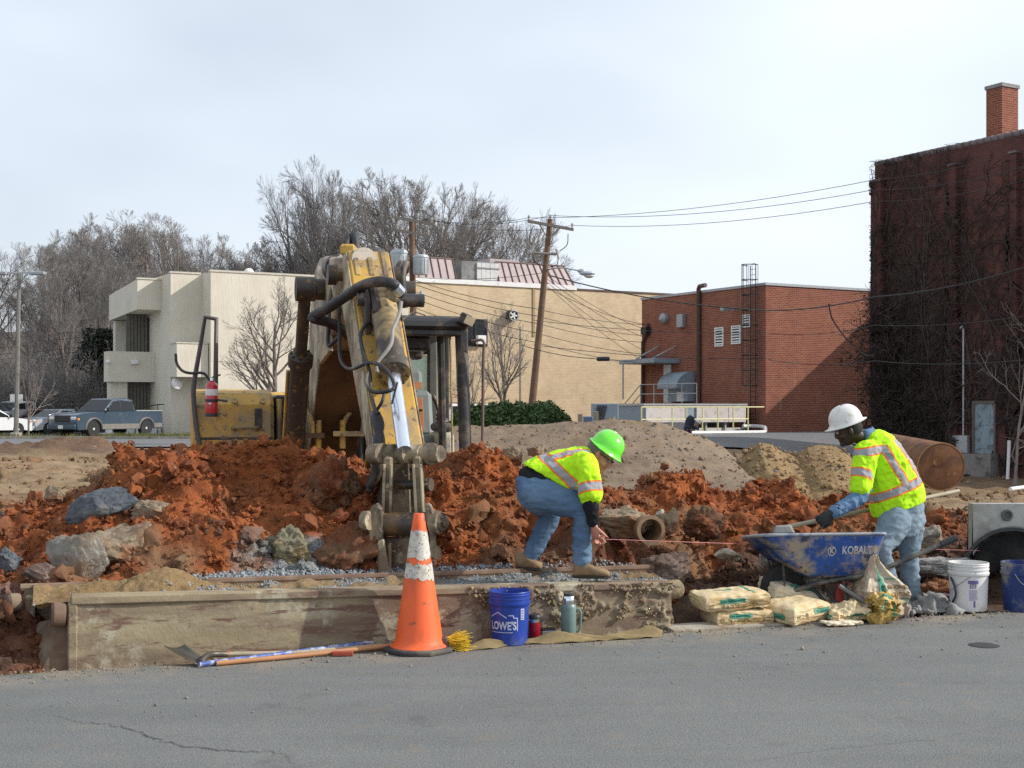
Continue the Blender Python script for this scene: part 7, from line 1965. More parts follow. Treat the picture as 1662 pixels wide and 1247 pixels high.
# ------------------------------------------------------------------ canvas strip
def canvas():
    rng = np.random.default_rng(4)
    n = 150; w_ = 16; V = []
    for i in range(n):
        s = 2.78 + 1.50 * i / (n - 1); k = i / (n - 1)
        tm = -0.13 + 0.03 * math.sin(s * 6.0) + 0.02 * k
        half = 0.048 + 0.022 * math.sin(s * 9 + 1)
        if k < 0.12: half *= (0.35 + k * 5.4)
        hump = 0.030 + 0.022 * max(0, math.sin(s * 13.0)) + 0.03 * max(0, math.sin(s * 5.1 + 2.0)) ** 2 + (0.045 * math.exp(-((k - 0.93) / 0.06) ** 2))
        if k < 0.15: hump *= 0.25 + k * 5
        for j in range(w_):
            u = j / (w_ - 1) * 2 - 1
            z = 0.006 + hump * (1 - abs(u) ** 2.2) * (0.72 + 0.28 * math.sin(u * 5 + s * 17)) + 0.006 * math.sin(u * 9 + s * 31)
            V.append(ST(s + 0.03 * math.sin(u * 3 + s * 8), tm + half * u, max(z, 0.005))[:])
    o = npobj("canvas_sling", V, grid_faces(n, w_), mat("tan_canvas", (0.23, 0.17, 0.08), 0.9, var=0.3, vscale=7, dirt=(0.22, 0.16, 0.075), damt=0.4, dscale=5, bumps=0.3, bscale=160), base=ST(3.5, -.1, 0)[:])
    tag(o, "crumpled tan canvas sling lying along the road edge before the bucket and thermos", "canvas")
    s_ = o.modifiers.new("thick", 'SOLIDIFY'); s_.thickness = 0.004
canvas()

# ------------------------------------------------------------------ tools on the road
WOOD = mat("handle_wood", (0.42, 0.20, 0.09), 0.6, var=0.15, vscale=5, bumps=0.1)
PALEWOOD = mat("pale_handle", (0.38, 0.32, 0.22), 0.7, var=0.2, vscale=5)
SHOV = mat("shovel_steel", (0.10, 0.09, 0.075), 0.5, metal=0.5, var=0.3, dirt=(0.2, 0.16, 0.11), damt=0.5)
def pg(px, py, z): 
    """point over the road at height z seen at the pixel"""
    D = (CAMH - z) * FPX / (py - 660); return P(px, py, D)
sh = thing("shovel", "square bladed shovel with a pale handle lying at the foot of the trench box", "shovel", pg(310, 1075, 0.02))
bl_ = [pg(266, 1049, 0.115), pg(300, 1046, 0.115), pg(335, 1072, 0.02), pg(320, 1080, 0.012)]
V = []; n = 10
for i in range(n + 1):
    for j in range(n + 1):
        u, v_ = i / n, j / n
        p = (bl_[0] * (1 - u) + bl_[1] * u) * (1 - v_) + (bl_[3] * (1 - u) + bl_[2] * u) * v_
        p = p + Vector((0, 0.02, -0.022)) * (4 * u * (1 - u)) * (0.4 + 0.6 * (1 - v_)); V.append(p)
o = MB().add(V, [(i * (n + 1) + j, (i + 1) * (n + 1) + j, (i + 1) * (n + 1) + j + 1, i * (n + 1) + j + 1) for i in range(n) for j in range(n)]).build("blade", SHOV, sh, smooth=60)
o.modifiers.new("thick", 'SOLIDIFY').thickness = 0.004
MB().tube(smooth_path([pg(326, 1076, 0.02), pg(334, 1066, 0.045), pg(346, 1062, 0.045), pg(368, 1062, 0.035)], 5), [0.02] * 15 + [0.017], 10).build("socket", SHOV, sh, smooth=50)
MB().tube([pg(366, 1062, 0.035), pg(480, 1060, 0.022), pg(620, 1048, 0.02)], 0.015, 10).build("handle", PALEWOOD, sh, smooth=50)
MB().tube([pg(365, 1062, 0.035), pg(373, 1061.5, 0.035)], 0.017, 10).build("red_tape", mat("red_tape", (0.5, 0.12, 0.08), 0.6), sh, smooth=50)
bh = MB().tube([pg(323, 1079, 0.018), pg(345, 1076, 0.019), pg(620, 1041, 0.03), pg(640, 1038, 0.03)], 0.017, 12).build("pole_handle", mat("blue_foil", (0.10, 0.16, 0.42), 0.3, metal=0.3, var=0.3, vscale=10, dirt=(0.62, 0.64, 0.68), damt=0.55, dscale=16, bumps=0), base=pg(323, 1079, 0.018)[:], smooth=50)
tag(bh, "blue and silver wrapped pole lying behind the wooden broom handle", "pole")
bm_ = thing("push_broom", "wooden handled broom with yellow bristles lying behind the traffic cone", "broom", pg(700, 1055, 0.02))
MB().tube([pg(351, 1077, 0.017), pg(500, 1063, 0.02), pg(690, 1042, 0.035)], 0.0155, 12).build("handle", WOOD, bm_, smooth=50)
hd0, hd1 = pg(690, 1046, 0.05), pg(722, 1043, 0.05)
MB().box((hd0 + hd1) / 2, ((hd1 - hd0).length + 0.03, 0.06, 0.075), Matrix.Rotation(R(8), 3, 'Z') @ Matrix.Rotation(R(-8), 3, 'Y')).build("head", mat("broom_block", (0.12, 0.065, 0.04), 0.8), bm_, bevel=0.012)
rng = np.random.default_rng(6); n = 420
st_ = np.array(hd1) + rng.uniform(-1, 1, (n, 3)) * [0.008, 0.028, 0.032] + [0.012, 0, 0.0]
en_ = st_ + np.array([0.105, -0.005, -0.004]) + rng.normal(0, 0.022, (n, 3)) + (st_ - np.array(hd1)) * 0.5; en_[:, 2] = np.maximum(en_[:, 2], 0.005)
v, f = tubes(np.stack([st_, (st_ + en_) / 2 + rng.normal(0, .004, (n, 3)), en_], 1), np.full((n, 3), 0.0024), 3)
npobj("bristles", v - np.array(pg(700, 1055, 0.02)), f, mat("yellow_bristle", (0.72, 0.50, 0.03), 0.6, var=0.2, vscale=30, bumps=0), bm_)["kind"] = "stuff"
rb = MB().box(pg(556, 1061, 0.018), (0.135, 0.03, 0.032), Matrix.Rotation(R(6), 3, 'Z')).build("brick_piece", mat("red_brick_piece", (0.30, 0.06, 0.035), 0.9), base=pg(556, 1061, 0)[:], bevel=0.006)
tag(rb, "small dark red brick piece lying under the broom handle", "brick")

# ------------------------------------------------------------------ cement bags
PAPER = mat("bag_paper", (0.62, 0.50, 0.30), 0.75, var=0.10, vscale=5, dirt=(0.50, 0.33, 0.15), damt=0.38, dscale=5, bumps=0.35, bscale=28, bdist=0.006)
PAPER2 = mat("bag_paper_pale", (0.66, 0.57, 0.42), 0.75, var=0.10, vscale=6, dirt=(0.5, 0.42, 0.3), damt=0.35, dscale=6, bumps=0.35, bscale=25, bdist=0.006)
GREENP = mat("green_print", (0.05, 0.25, 0.17), 0.7, var=0.15, vscale=12, bumps=0.1, dirt=(0.25, 0.32, 0.2), damt=0.25, dscale=12)
BROWNP = mat("brown_print", (0.20, 0.13, 0.05), 0.7, bumps=0, var=0.2, vscale=14)
class Bag:
    def __init__(self, c, L, W_, H_, yaw, pitch=0.0, roll=0.0, seed=1, edge=0.5, wr=0.0065):
        self.c = Vector(c); self.L, self.W, self.H, self.seed, self.edge, self.wr = L, W_, H_, seed, edge, wr
        self.R = Matrix.Rotation(yaw, 3, 'Z') @ Matrix.Rotation(pitch, 3, 'Y') @ Matrix.Rotation(roll, 3, 'X')
    def surf(self, q, off=0.0):
        """q: (n,3) on the cube surface [-1,1]"""
        q = np.asarray(q, float); u, v, w_ = q.T
        r = np.maximum(np.abs(u), np.abs(v))
        hh = 1 - (1 - self.edge) * np.clip(r, 0, 1) ** 5
        rnd = 1 - 0.045 * w_ ** 2
        cor = 1 - 0.03 * (np.abs(u) * np.abs(v)) ** 6
        x = np.stack([u * self.L / 2 * rnd * cor, v * self.W / 2 * rnd * cor, w_ * self.H / 2 * hh], 1)
        n = np.stack([np.sign(u) * (np.abs(u) > .999), np.sign(v) * (np.abs(v) > .999), np.sign(w_) * (np.abs(w_) > .999)], 1)
        n = n / (np.linalg.norm(n, axis=1)[:, None] + 1e-9)
        p = q * np.array([self.L, self.W, self.H]) / 2
        d = self.wr * fbm(p * 11 + self.seed * 3.7, 4, .6, self.seed) + self.wr * 0.9 * np.abs(fbm(p * np.array([6, 6, 20]) + self.seed, 3, .6, self.seed + 4)) * -1
        x = x + n * (d + off)[:, None]
        M = np.array(self.R); return x @ M.T + np.array(self.c)
    def mesh(self, nm, m, parent, k=44):
        V = []; F = []; lin = np.linspace(-1, 1, k)
        A, B = np.meshgrid(lin, lin, indexing='ij'); A = A.ravel(); B = B.ravel(); o = np.ones_like(A); off = 0
        for ax in range(3):
            for s in (-1, 1):
                cols = [None] * 3; cols[ax] = o * s; cols[(ax + 1) % 3] = A; cols[(ax + 2) % 3] = B
                V.append(np.stack(cols, 1)); g = grid_faces(k, k); F.append((g if s > 0 else g[:, ::-1]) + off); off += k * k
        q = np.vstack(V); x = self.surf(q)
        # weld by rounding
        key = np.round(q * 500).astype(int); _, idx, inv = np.unique(key, axis=0, return_index=True, return_inverse=True)
        inv = inv.ravel(); f = inv[np.vstack(F)]
        # average displaced copies of shared edges
        xs = np.zeros((len(idx), 3)); cnt = np.zeros(len(idx)); np.add.at(xs, inv, x); np.add.at(cnt, inv, 1); xs /= cnt[:, None]
        return npobj(nm, xs - np.array(rootm(parent).translation), f, m, parent, sharp=60)
    def patch(self, nm, m, parent, ax, s, a0, a1, b0, b1, n=16, off=0.003):
        a, b = np.meshgrid(np.linspace(a0, a1, n), np.linspace(b0, b1, n), indexing='ij'); a = a.ravel(); b = b.ravel()
        cols = [None] * 3; cols[ax] = np.full_like(a, s); oth = [i for i in range(3) if i != ax]; cols[oth[0]] = a; cols[oth[1]] = b
        return npobj(nm, self.surf(np.stack(cols, 1), off) - np.array(rootm(parent).translation), grid_faces(n, n), m, parent)
    def text(self, s_, m, parent, ax, s, a0, b0, size, flip=1, sx=1.0, nm="lettering", vert=False, off=0.0042):
        v, f = text_geo(s_, size, (sx, 1), size * 0.02); oth = [i for i in range(3) if i != ax]; dims = [self.L, self.W, self.H]
        q = np.zeros((len(v), 3)); q[:, ax] = s; v = np.array(v)
        if vert: v = v[:, ::-1] * np.array([-1, 1])
        q[:, oth[0]] = a0 + flip * v[:, 0] * 2 / dims[oth[0]]; q[:, oth[1]] = b0 + (1 if flip > 0 else -1) * v[:, 1] * 2 / dims[oth[1]]
        x = self.surf(q, off) - np.array(rootm(parent).translation)
        mb = MB(); mb.add(x, f); return mb.build(nm, m, parent, local=True)
def bag_thing(label, B, m=PAPER):
    c = B.c.copy(); c.z = max(0, c.z - B.H / 2)
    t = thing("cement_bag", label, "cement bag", c, 0, "bags of mix at the road edge"); B.mesh("sack", m, t); return t
def side_print(B, t):
    B.patch("green_panel", GREENP, t, 1, -1, -0.55, 0.18, 0.02, 0.72); B.text("QUIKRETE", mat("dark_gold_print", (0.22, 0.15, 0.04), 0.7, bumps=0), t, 1, -1, 0.02, -0.40, 0.052, -1, 1.25)
    for b in (-0.12, -0.5, -0.62): B.patch("print_line", BROWNP, t, 1, -1, 0.25, 0.92, b, b + 0.07, 8, 0.003)
    B.text("50", BROWNP, t, 1, -1, -0.82, -0.1, 0.04, -1); B.patch("print_line", BROWNP, t, 1, -1, -0.93, -0.6, -0.62, -0.56, 5, 0.003)
    B.text("CONCRETE MIX", mat("green_dark_print", (0.02, 0.10, 0.07), 0.7, bumps=0), t, 1, -1, -0.18, 0.38, 0.024, -1, 1.1)
    B.patch("green_stripe", GREENP, t, 2, 1, 0.45, 0.55, -0.9, 0.7); B.patch("green_stripe", GREENP, t, 2, 1, -0.4, 0.1, 0.1, 0.3, 8)
    B.patch("green_panel", GREENP, t, 0, 1, -0.6, 0.6, -0.1, 0.5)
c1 = P(1196, 1000, 9.62); B = Bag((c1.x, 9.62, 0.062), 0.47, 0.30, 0.13, R(17), seed=2, edge=0.72); t = bag_thing("tan cement bag underneath, lower of the stacked pair at the left", B); side_print(B, t)
c1 = P(1184, 975, 9.62); B = Bag((c1.x, 9.60, 0.185), 0.54, 0.32, 0.135, R(16), R(-2.5), R(3), seed=5, edge=0.72); t = bag_thing("tan cement bag on top of the stacked pair at the left", B); side_print(B, t)
c1 = P(1290, 985, 9.72); B = Bag((c1.x, 9.70, 0.085), 0.47, 0.34, 0.17, R(40), R(-2), R(4), seed=8, edge=0.6); t = bag_thing("plump tan cement bag with its corner turned to the road", B)
B.patch("green_panel", GREENP, t, 0, -1, -0.5, 0.75, -0.55, 0.25); B.patch("green_panel", GREENP, t, 1, -1, 0.05, 0.85, 0.0, 0.72); B.text("READY MIX", MATS["green_dark_print"], t, 1, -1, 0.45, 0.35, 0.026, 1); B.text("CEMENT MIX", MATS["green_dark_print"], t, 0, -1, 0.12, -0.15, 0.028, -1)
B.text("50", BROWNP, t, 1, -1, -0.75, 0.0, 0.05, 1); B.text("R", BROWNP, t, 1, -1, -0.35, 0.2, 0.05, 1)
for b in (-0.3, -0.45): B.patch("print_line", BROWNP, t, 1, -1, -0.9, 0.9, b, b + 0.05, 10, 0.003)
c1 = P(1290, 975, 10.05); B = Bag((c1.x, 10.05, 0.155), 0.50, 0.34, 0.17, R(14), R(14), R(8), seed=11, edge=0.6); t = bag_thing("tan cement bag leaning behind the plump one with a green end band", B, PAPER2)
B.patch("green_panel", GREENP, t, 0, 1, -0.9, 0.6, -0.5, 0.35); B.patch("green_panel", GREENP, t, 2, 1, -0.5, 0.4, -0.85, -0.55, 10); B.patch("print_block", mat("faded_purple", (0.36, 0.33, 0.38), 0.7, bumps=0), t, 2, 1, -0.9, -0.2, -0.3, 0.1, 10)
c1 = P(1374, 985, 9.7); B = Bag((c1.x, 9.7, 0.065), 0.32, 0.26, 0.14, R(12), R(-4), R(6), seed=14, edge=0.45, wr=0.028); t = bag_thing("slack half empty tan bag with a green panel", B)
B.patch("green_panel", GREENP, t, 1, -1, -0.1, 0.85, -0.1, 0.85); B.patch("green_panel", GREENP, t, 0, -1, -0.8, 0.6, -0.4, 0.7); B.text("CEMENT MIX", MATS["green_dark_print"], t, 1, -1, 0.4, 0.3, 0.022, 1)
c1 = P(1365, 1003, 9.55); B = Bag((c1.x, 9.53, 0.022), 0.30, 0.14, 0.04, R(14), 0, 0, seed=17, edge=0.5, wr=0.012); t = bag_thing("flattened torn bag lip spread on the road edge", B, PAPER2)
c1 = P(1434, 975, 9.62); B = Bag((c1.x, 9.66, 0.105), 0.20, 0.2, 0.235, R(25), R(12), R(0), seed=19, edge=0.6, wr=0.045); t = bag_thing("crumpled yellow empty bag below the upright masonry bag", B, mat("yellow_paper", (0.52, 0.36, 0.10), 0.6, var=0.15, vscale=8, dirt=(0.30, 0.17, 0.05), damt=0.5, dscale=7, bumps=0.5, bscale=25, bdist=0.01))
B.patch("green_panel", GREENP, t, 1, -1, -0.85, -0.45, -0.3, 0.9); B.patch("green_panel", GREENP, t, 1, -1, 0.35, 0.6, -0.9, 0.9); B.patch("green_panel", GREENP, t, 2, 1, -0.8, 0.2, -0.8, -0.3)
# upright masonry bag: gathered at the top
class UpBag(Bag):
    def surf(self, q, off=0.0):
        q = np.asarray(q, float); h = (q[:, 2] + 1) / 2
        x = super().surf(q, off) - np.array(self.c)
        M = np.array(self.R); x = x @ M
        k = 1 - 0.80 * sstep(h, 0.35, 1.05); x[:, 0] = x[:, 0] * k - 0.055 * sstep(h, 0.4, 1.0); x[:, 1] = x[:, 1] * (1 - 0.72 * sstep(h, 0.4, 1.0))
        x[:, :2] += (0.018 * np.sin(q[:, 0] * 7 + h * 5) * sstep(h, 0.3, 0.9) * np.abs(q[:, 1]))[:, None] * np.array([0.3, -1])
        return x @ M.T + np.array(self.c)
c1 = P(1430, 935, 9.84); B = UpBag((c1.x, 9.86, 0.245), 0.37, 0.28, 0.47, R(10), R(0), R(0), seed=23, edge=0.9, wr=0.018); t = bag_thing("pale open masonry cement bag standing upright against the wheelbarrow", B, mat("masonry_paper", (0.50, 0.42, 0.32), 0.75, var=0.1, vscale=6, dirt=(0.42, 0.30, 0.2), damt=0.4, dscale=5, bumps=0.4, bscale=22, bdist=0.008))
B.patch("green_stripe", GREENP, t, 1, -1, -0.38, -0.08, -0.98, 0.7, 26, 0.004); B.text("Cement", MATS["green_dark_print"], t, 1, -1, -0.23, -0.25, 0.05, 1, 1.0, "lettering", True, 0.006)
B.text("MASONRY", BROWNP, t, 1, -1, 0.50, 0.02, 0.045, 1, 0.85); B.text("CEMENT", BROWNP, t, 1, -1, 0.54, -0.22, 0.045, 1, 0.85)
for b in (0.28, -0.42, -0.52): B.patch("green_stripe", GREENP, t, 1, -1, 0.1, 0.95, b, b + 0.05, 10, 0.002)

# ------------------------------------------------------------------ wheelbarrow
wbD = 10.05
w0 = P(1330, 960, wbD); w0.z = 0
wbt = thing("wheelbarrow", "dented blue wheelbarrow splashed with dried mortar between the two workers", "wheelbarrow", w0)
TRAY = mat("tray_blue", (0.016, 0.065, 0.26), 0.45, var=0.25, vscale=5, dirt=(0.30, 0.25, 0.18), damt=0.56, dscale=6.5, bumps=0.2, spots=(0.03, 0.035, 0.07), sscale=12, samt=0.4)
TRIN = mat("tray_mortar", (0.22, 0.215, 0.205), 0.9, var=0.25, vscale=9)
WBM = mat("barrow_frame", (0.05, 0.05, 0.052), 0.55, metal=0.2, dirt=(0.19, 0.17, 0.14), damt=0.5, dscale=7)
def ring(x0, x1, hw, z, n=10, cr_=0.1):
    pts = []
    for (cx_, cy_, a0) in ((x1 - cr_, hw - cr_, 0), (x0 + cr_, hw - cr_, PI / 2), (x0 + cr_, -hw + cr_, PI), (x1 - cr_, -hw + cr_, 1.5 * PI)):
        for i in range(n):
            a = a0 + PI / 2 * i / (n - 1); pts.append((cx_ + cr_ * math.cos(a), cy_ + cr_ * math.sin(a), z))
    return pts
def wx(px): return (px - 831) / FPX * wbD
wy = math.radians(7)
def wt(p):
    x, y, z = p; z = z - 0.13 * y * min(1, max(0, (z - 0.25) / 0.3)); cx_ = wx(1320); dx = x - cx_
    return Vector((cx_ + dx * math.cos(wy) - y * math.sin(wy), wbD + dx * math.sin(wy) + y * math.cos(wy), z))
zr_ = 0.605
rings = [ring(wx(1216), wx(1422), 0.30, zr_), ring(wx(1222), wx(1420), 0.295, zr_ - 0.03), ring(wx(1250), wx(1412), 0.27, 0.44), ring(wx(1286), wx(1402), 0.25, 0.33, cr_=0.08), ring(wx(1300), wx(1392), 0.20, 0.30, cr_=0.08)]
V = [wt(p) for r in rings for p in r]; m_ = len(rings[0]); F = [(i * m_ + j, i * m_ + (j + 1) % m_, (i + 1) * m_ + (j + 1) % m_, (i + 1) * m_ + j) for i in range(len(rings) - 1) for j in range(m_)]
F.append([(len(rings) - 1) * m_ + j for j in range(m_)])
o = MB().add(V, [f_[::-1] for f_ in F]).build("tray", TRAY, wbt, smooth=50); md = o.modifiers.new("thick", 'SOLIDIFY'); md.thickness = 0.006
MB().tube([wt(p) for p in rings[0]] + [wt(rings[0][0])], 0.012, 8, caps=False).build("rim", mat("rim_mortar", (0.30, 0.32, 0.35), 0.6, dirt=(0.07, 0.10, 0.22), damt=0.4, dscale=9), wbt, smooth=60)
inn = [(p[0] * 0.97 + wx(1325) * 0.03, p[1] * 0.94, 0.50) for p in rings[1]]
MB().add([wt(p) for p in inn] , [list(range(m_))]).build("mortar", TRIN, wbt)
v, f = text_geo("KOBALT", 0.075, (0.85, 1), 0.002)
def tray_pt(x, u):
    """on the near face: x world, u 0 at rim .. 1 bottom"""
    zs = [zr_ - 0.03, 0.44, 0.33]; hs = [0.295, 0.27, 0.25]; z = zs[0] + (zs[2] - zs[0]) * u
    h = np.interp(-z, [-q for q in zs], hs); return wt((x, -h - 0.004, z))
kx = wx(1362); MB().add([tray_pt(kx + x * 0.98 + 0.04, 0.35 - z / 0.25) for x, z in v], f).build("lettering", mat("grey_print", (0.42, 0.45, 0.52), 0.6, var=0.3, vscale=25, dirt=(0.30, 0.25, 0.18), damt=0.5, dscale=14, bumps=0), wbt)
def ringgeo(r0, r1, n=28):
    V = []; 
    for i in range(n): a = 2 * PI * i / n; V += [(r0 * math.cos(a), r0 * math.sin(a)), (r1 * math.cos(a), r1 * math.sin(a))]
    return V, [(2 * i, 2 * i + 1, (2 * i + 3) % (2 * n), (2 * i + 2) % (2 * n)) for i in range(n)]
v, f = ringgeo(0.026, 0.033); MB().add([tray_pt(wx(1329) + x, 0.36 - z / 0.25) for x, z in v], f).build("logo_ring", MATS["grey_print"], wbt)
v, f = text_geo("K", 0.05, (1, 1), 0.002); MB().add([tray_pt(wx(1329) + x, 0.36 - z / 0.25) for x, z in v], f).build("logo_letter", MATS["grey_print"], wbt)
wc = wt((wx(1274), 0, 0.20))
ax_ = Vector((-math.sin(wy), math.cos(wy), 0))
wh = MB().lathe([(0.13, -0.04), (0.17, -0.05), (0.197, -0.025), (0.20, 0.0), (0.197, 0.025), (0.17, 0.05), (0.13, 0.04)], wc, ax_, 30).build("wheel", M_RUBBER, wbt, smooth=40)
MB().lathe([(0.02, -0.05), (0.03, -0.03), (0.11, -0.012), (0.132, -0.038), (0.132, 0.038), (0.11, 0.012), (0.03, 0.03), (0.02, 0.05)], wc, ax_, 24).build("rim", mat("wheel_tan", (0.25, 0.21, 0.15), 0.7, dirt=(0.12, 0.1, 0.08), damt=0.5), wh, smooth=40)
MB().tube([wc - ax_ * 0.16, wc + ax_ * 0.16], 0.014, 8).build("axle", M_CHROME, wbt)
for s in (-1, 1):
    pts = [wc + ax_ * (0.14 * s), wt((wx(1310), 0.20 * s, 0.265)), wt((wx(1400), 0.25 * s, 0.33)), wt((wx(1450), 0.28 * s, 0.42)), wt((wx(1533 if s < 0 else 1522), 0.30 * s, 0.565))]
    h = MB().tube(pts, 0.019, 10).build("handle", WBM, wbt, smooth=40)
    d = (pts[4] - pts[3]).normalized(); MB().tube([pts[4] - d * 0.13, pts[4] + d * 0.005], 0.026, 10).build("grip", M_PLASTIC, h, smooth=40)
    for i in range(6): MB().tube([pts[4] - d * (0.12 - 0.02 * i), pts[4] - d * (0.112 - 0.02 * i)], 0.028, 10).build("grip_ridge", M_PLASTIC, h, smooth=40)
    lg = MB().tube(smooth_path([wt((wx(1352), 0.22 * s, 0.29)), wt((wx(1362), 0.24 * s, 0.03)), wt((wx(1385), 0.24 * s, 0.015)), wt((wx(1402), 0.24 * s, 0.32))], 5), 0.015, 8).build("leg", WBM, wbt, smooth=50)
    MB().tube([wt((wx(1256), 0.18 * s, 0.43)), wt((wx(1262), 0.14 * s, 0.23))], 0.008, 6).build("brace", WBM, wbt)
MB().hexa([wt((wx(1300), -0.18, 0.245)), wt((wx(1395), -0.18, 0.27)), wt((wx(1395), 0.18, 0.27)), wt((wx(1300), 0.18, 0.245)), wt((wx(1300), -0.18, 0.30)), wt((wx(1395), -0.18, 0.30)), wt((wx(1395), 0.18, 0.30)), wt((wx(1300), 0.18, 0.30))]).build("undertray", WBM, wbt, bevel=0.01)
# red jack stand, iron bars behind the bags
jk = thing("red_bracket", "red painted iron bracket standing between the wheelbarrow and the bags", "bracket", P(1366, 985, 9.9))
MB().hexa([P(1355, 978, 9.88), P(1370, 978, 9.88), P(1370, 978, 9.95), P(1355, 978, 9.95), P(1360, 935, 9.9), P(1374, 940, 9.9), P(1374, 940, 9.96), P(1360, 935, 9.96)]).build("post", mat("red_iron", (0.33, 0.025, 0.02), 0.55, dirt=(0.2, 0.1, 0.07), damt=0.4), jk, bevel=0.006)
MB().box(P(1372, 943, 9.92), (0.06, 0.05, 0.03), Matrix.Rotation(R(20), 3, 'Y')).build("cap", MATS["red_iron"], jk, bevel=0.006)
o = MB().tube([P(1362, 951, 9.8), P(1402, 976, 9.75)], 0.017, 10).build("iron_pipe", mat("grey_pipe", (0.20, 0.20, 0.19), 0.6, metal=0.3), base=P(1402, 976, 9.75)[:], smooth=40); tag(o, "short grey iron pipe leaning from the red bracket onto the slack bag", "pipe")
for i, (a, b) in enumerate((((1322, 958), (1352, 990)), ((1338, 955), (1362, 985)))):
    o = MB().tube([P(*a, 9.95), P(*b, 9.85)], 0.014, 8).build("iron_bar", WBM, base=P(*b, 9.85)[:], smooth=40); tag(o, ("left" if i == 0 else "right") + " one of two dark iron bars slanting beneath the wheelbarrow", "bar")

# mortar hoe
hoe = thing("mortar_hoe", "long handled mortar hoe held by the worker over the wheelbarrow tray", "hoe", P(1275, 858, 10.0))
h0, h1 = P(1276, 856, 10.0), P(1556, 797, 10.95)
MB().tube([h0, h0.lerp(h1, 0.33), h1], 0.0165, 10).build("handle", PALEWOOD, hoe, smooth=50)
MB().tube([h0 + Vector((-0.05, 0, -0.01)), h0.lerp(h1, 0.22)], 0.018, 10).build("ferrule", TRIN, hoe, smooth=50)
MB().hexa([P(1253, 868, 9.93), P(1292, 867, 9.93), P(1292, 867, 10.1), P(1253, 868, 10.1), P(1257, 853, 9.95), P(1284, 852, 9.95), P(1284, 852, 10.08), P(1257, 853, 10.08)]).build("blade", TRIN, hoe, bevel=0.015)

# ------------------------------------------------------------------ clay pipe, headwall, big black pipe, rusty tank
cp_ = P(1057, 861, 10.2); ax_ = Vector((0.25, -1, 0.03)).normalized()
CLAYP = mat("clay_pipe", (0.27, 0.17, 0.10), 0.75, var=0.25, vscale=9, dirt=(0.16, 0.10, 0.07), damt=0.5, bumps=0.4)
o = MB().lathe([(0.085, -0.5), (0.105, -0.5), (0.105, -0.12), (0.118, -0.10), (0.118, 0.0), (0.088, 0.0), (0.085, -0.5)], cp_, ax_, 28, caps=False).build("clay_pipe", CLAYP, base=cp_[:], smooth=40)
tag(o, "broken brown clay drain pipe with a dark open mouth sticking out of the heap", "pipe")
MB().lathe([(0, -0.45), (0.09, -0.45)], cp_, ax_, 20, caps=False).build("dark_soil_plug", mat("plug_soil", (0.03, 0.02, 0.015), 0.95), o)
hw = thing("headwall", "pale grey concrete headwall block with a small hole above the black pipe", "headwall", P(1640, 990, 10.9))
hx0, hx1 = P(1579, 0, 10.85).x, P(1790, 0, 10.85).x; hz = P(0, 818, 10.85).z; pcx = P(1650, 0, 10.85).x; pcz = P(0, 935, 10.85).z; rr = 0.40
CONCW = mat("wall_concrete", (0.37, 0.37, 0.355), 0.85, var=0.12, vscale=3, dirt=(0.26, 0.25, 0.23), damt=0.35, dscale=2.5, bumps=0.2)
n = 32; outer = [(hx1, -0.2), (hx1, hz), (hx0, hz), (hx0, -0.2)]
poly = [(hx0, -0.2), (hx0, hz), (hx1, hz), (hx1, -0.2)] + [(pcx + rr * math.cos(a), pcz + rr * math.sin(a)) for a in np.linspace(-0.75, PI + 0.75, n)]
MB().prism([(x, 10.85, z) for x, z in poly], (0, 0.11, 0)).build("block", CONCW, hw)
MB().lathe([(0, 0), (0.04, 0.0), (0.05, 0.012), (0.045, 0.02), (0.03, 0.02), (0.028, 0.005), (0, 0.004)], (P(1634, 0, 10.85).x, 10.848, P(0, 836, 10.85).z), (0, -1, 0), 18).build("lifting_hole", mat("hole_grey", (0.10, 0.10, 0.095), 0.9), hw, smooth=40)
pp = MB(); prof = [(rr - 0.005, -0.44)]
for i in range(0): prof += [(rr - 0.045, -1.85 + i * 0.1), (rr - 0.005, -1.82 + i * 0.1), (rr - 0.005, -1.78 + i * 0.1), (rr - 0.045, -1.76 + i * 0.1)]
prof += [(rr - 0.01, 0.05), (rr + 0.015, 0.06), (rr + 0.015, 0.20), (rr - 0.012, 0.20), (rr - 0.05, 0.12), (rr - 0.055, -0.1), (rr - 0.062, -0.12), (rr - 0.055, -0.14), (rr - 0.055, -0.24), (rr - 0.062, -.26), (rr - 0.055, -.28), (rr - 0.055, -0.44), (0, -0.44)]
o = pp.lathe(prof, (pcx, 10.9, pcz), (-0.36, -0.933, 0), 44, caps=False).build("drain_pipe", mat("black_hdpe", (0.035, 0.037, 0.04), 0.45, var=0.2, dirt=(0.12, 0.115, 0.1), damt=0.25, bumps=0.05), base=(pcx, 10.9, pcz - rr), smooth=40)
tag(o, "wide black corrugated drain pipe opening behind the buckets", "pipe")
ta, tb_ = P(1528, 758, 34.0), P(1428, 735, 39.5); td = tb_ - ta
tk = thing("rusty_tank", "big rust brown cylindrical tank lying before the vine covered building", "tank", (ta.x, ta.y, ta.z - 0.62))
RUSTT = mat("tank_rust", (0.19, 0.085, 0.038), 0.85, var=0.4, vscale=2.2, dirt=(0.10, 0.05, 0.03), damt=0.5, dscale=1.6, bumps=0.35, spots=(0.32, 0.17, 0.07), sscale=6, samt=0.35)
MB().lathe([(0, 0.03), (0.55, 0.0), (0.61, 0.02), (0.63, 0.06), (0.63, td.length - .05), (0.6, td.length), (0, td.length + .03)], ta, td, 36).build("shell", RUSTT, tk, smooth=40)
MB().lathe([(0.60, 0.012), (0.625, 0.0), (0.635, 0.03)], ta, td, 36, caps=False).build("end_rim", mat("rim_rust", (0.28, 0.14, 0.06), 0.9), tk, smooth=40)
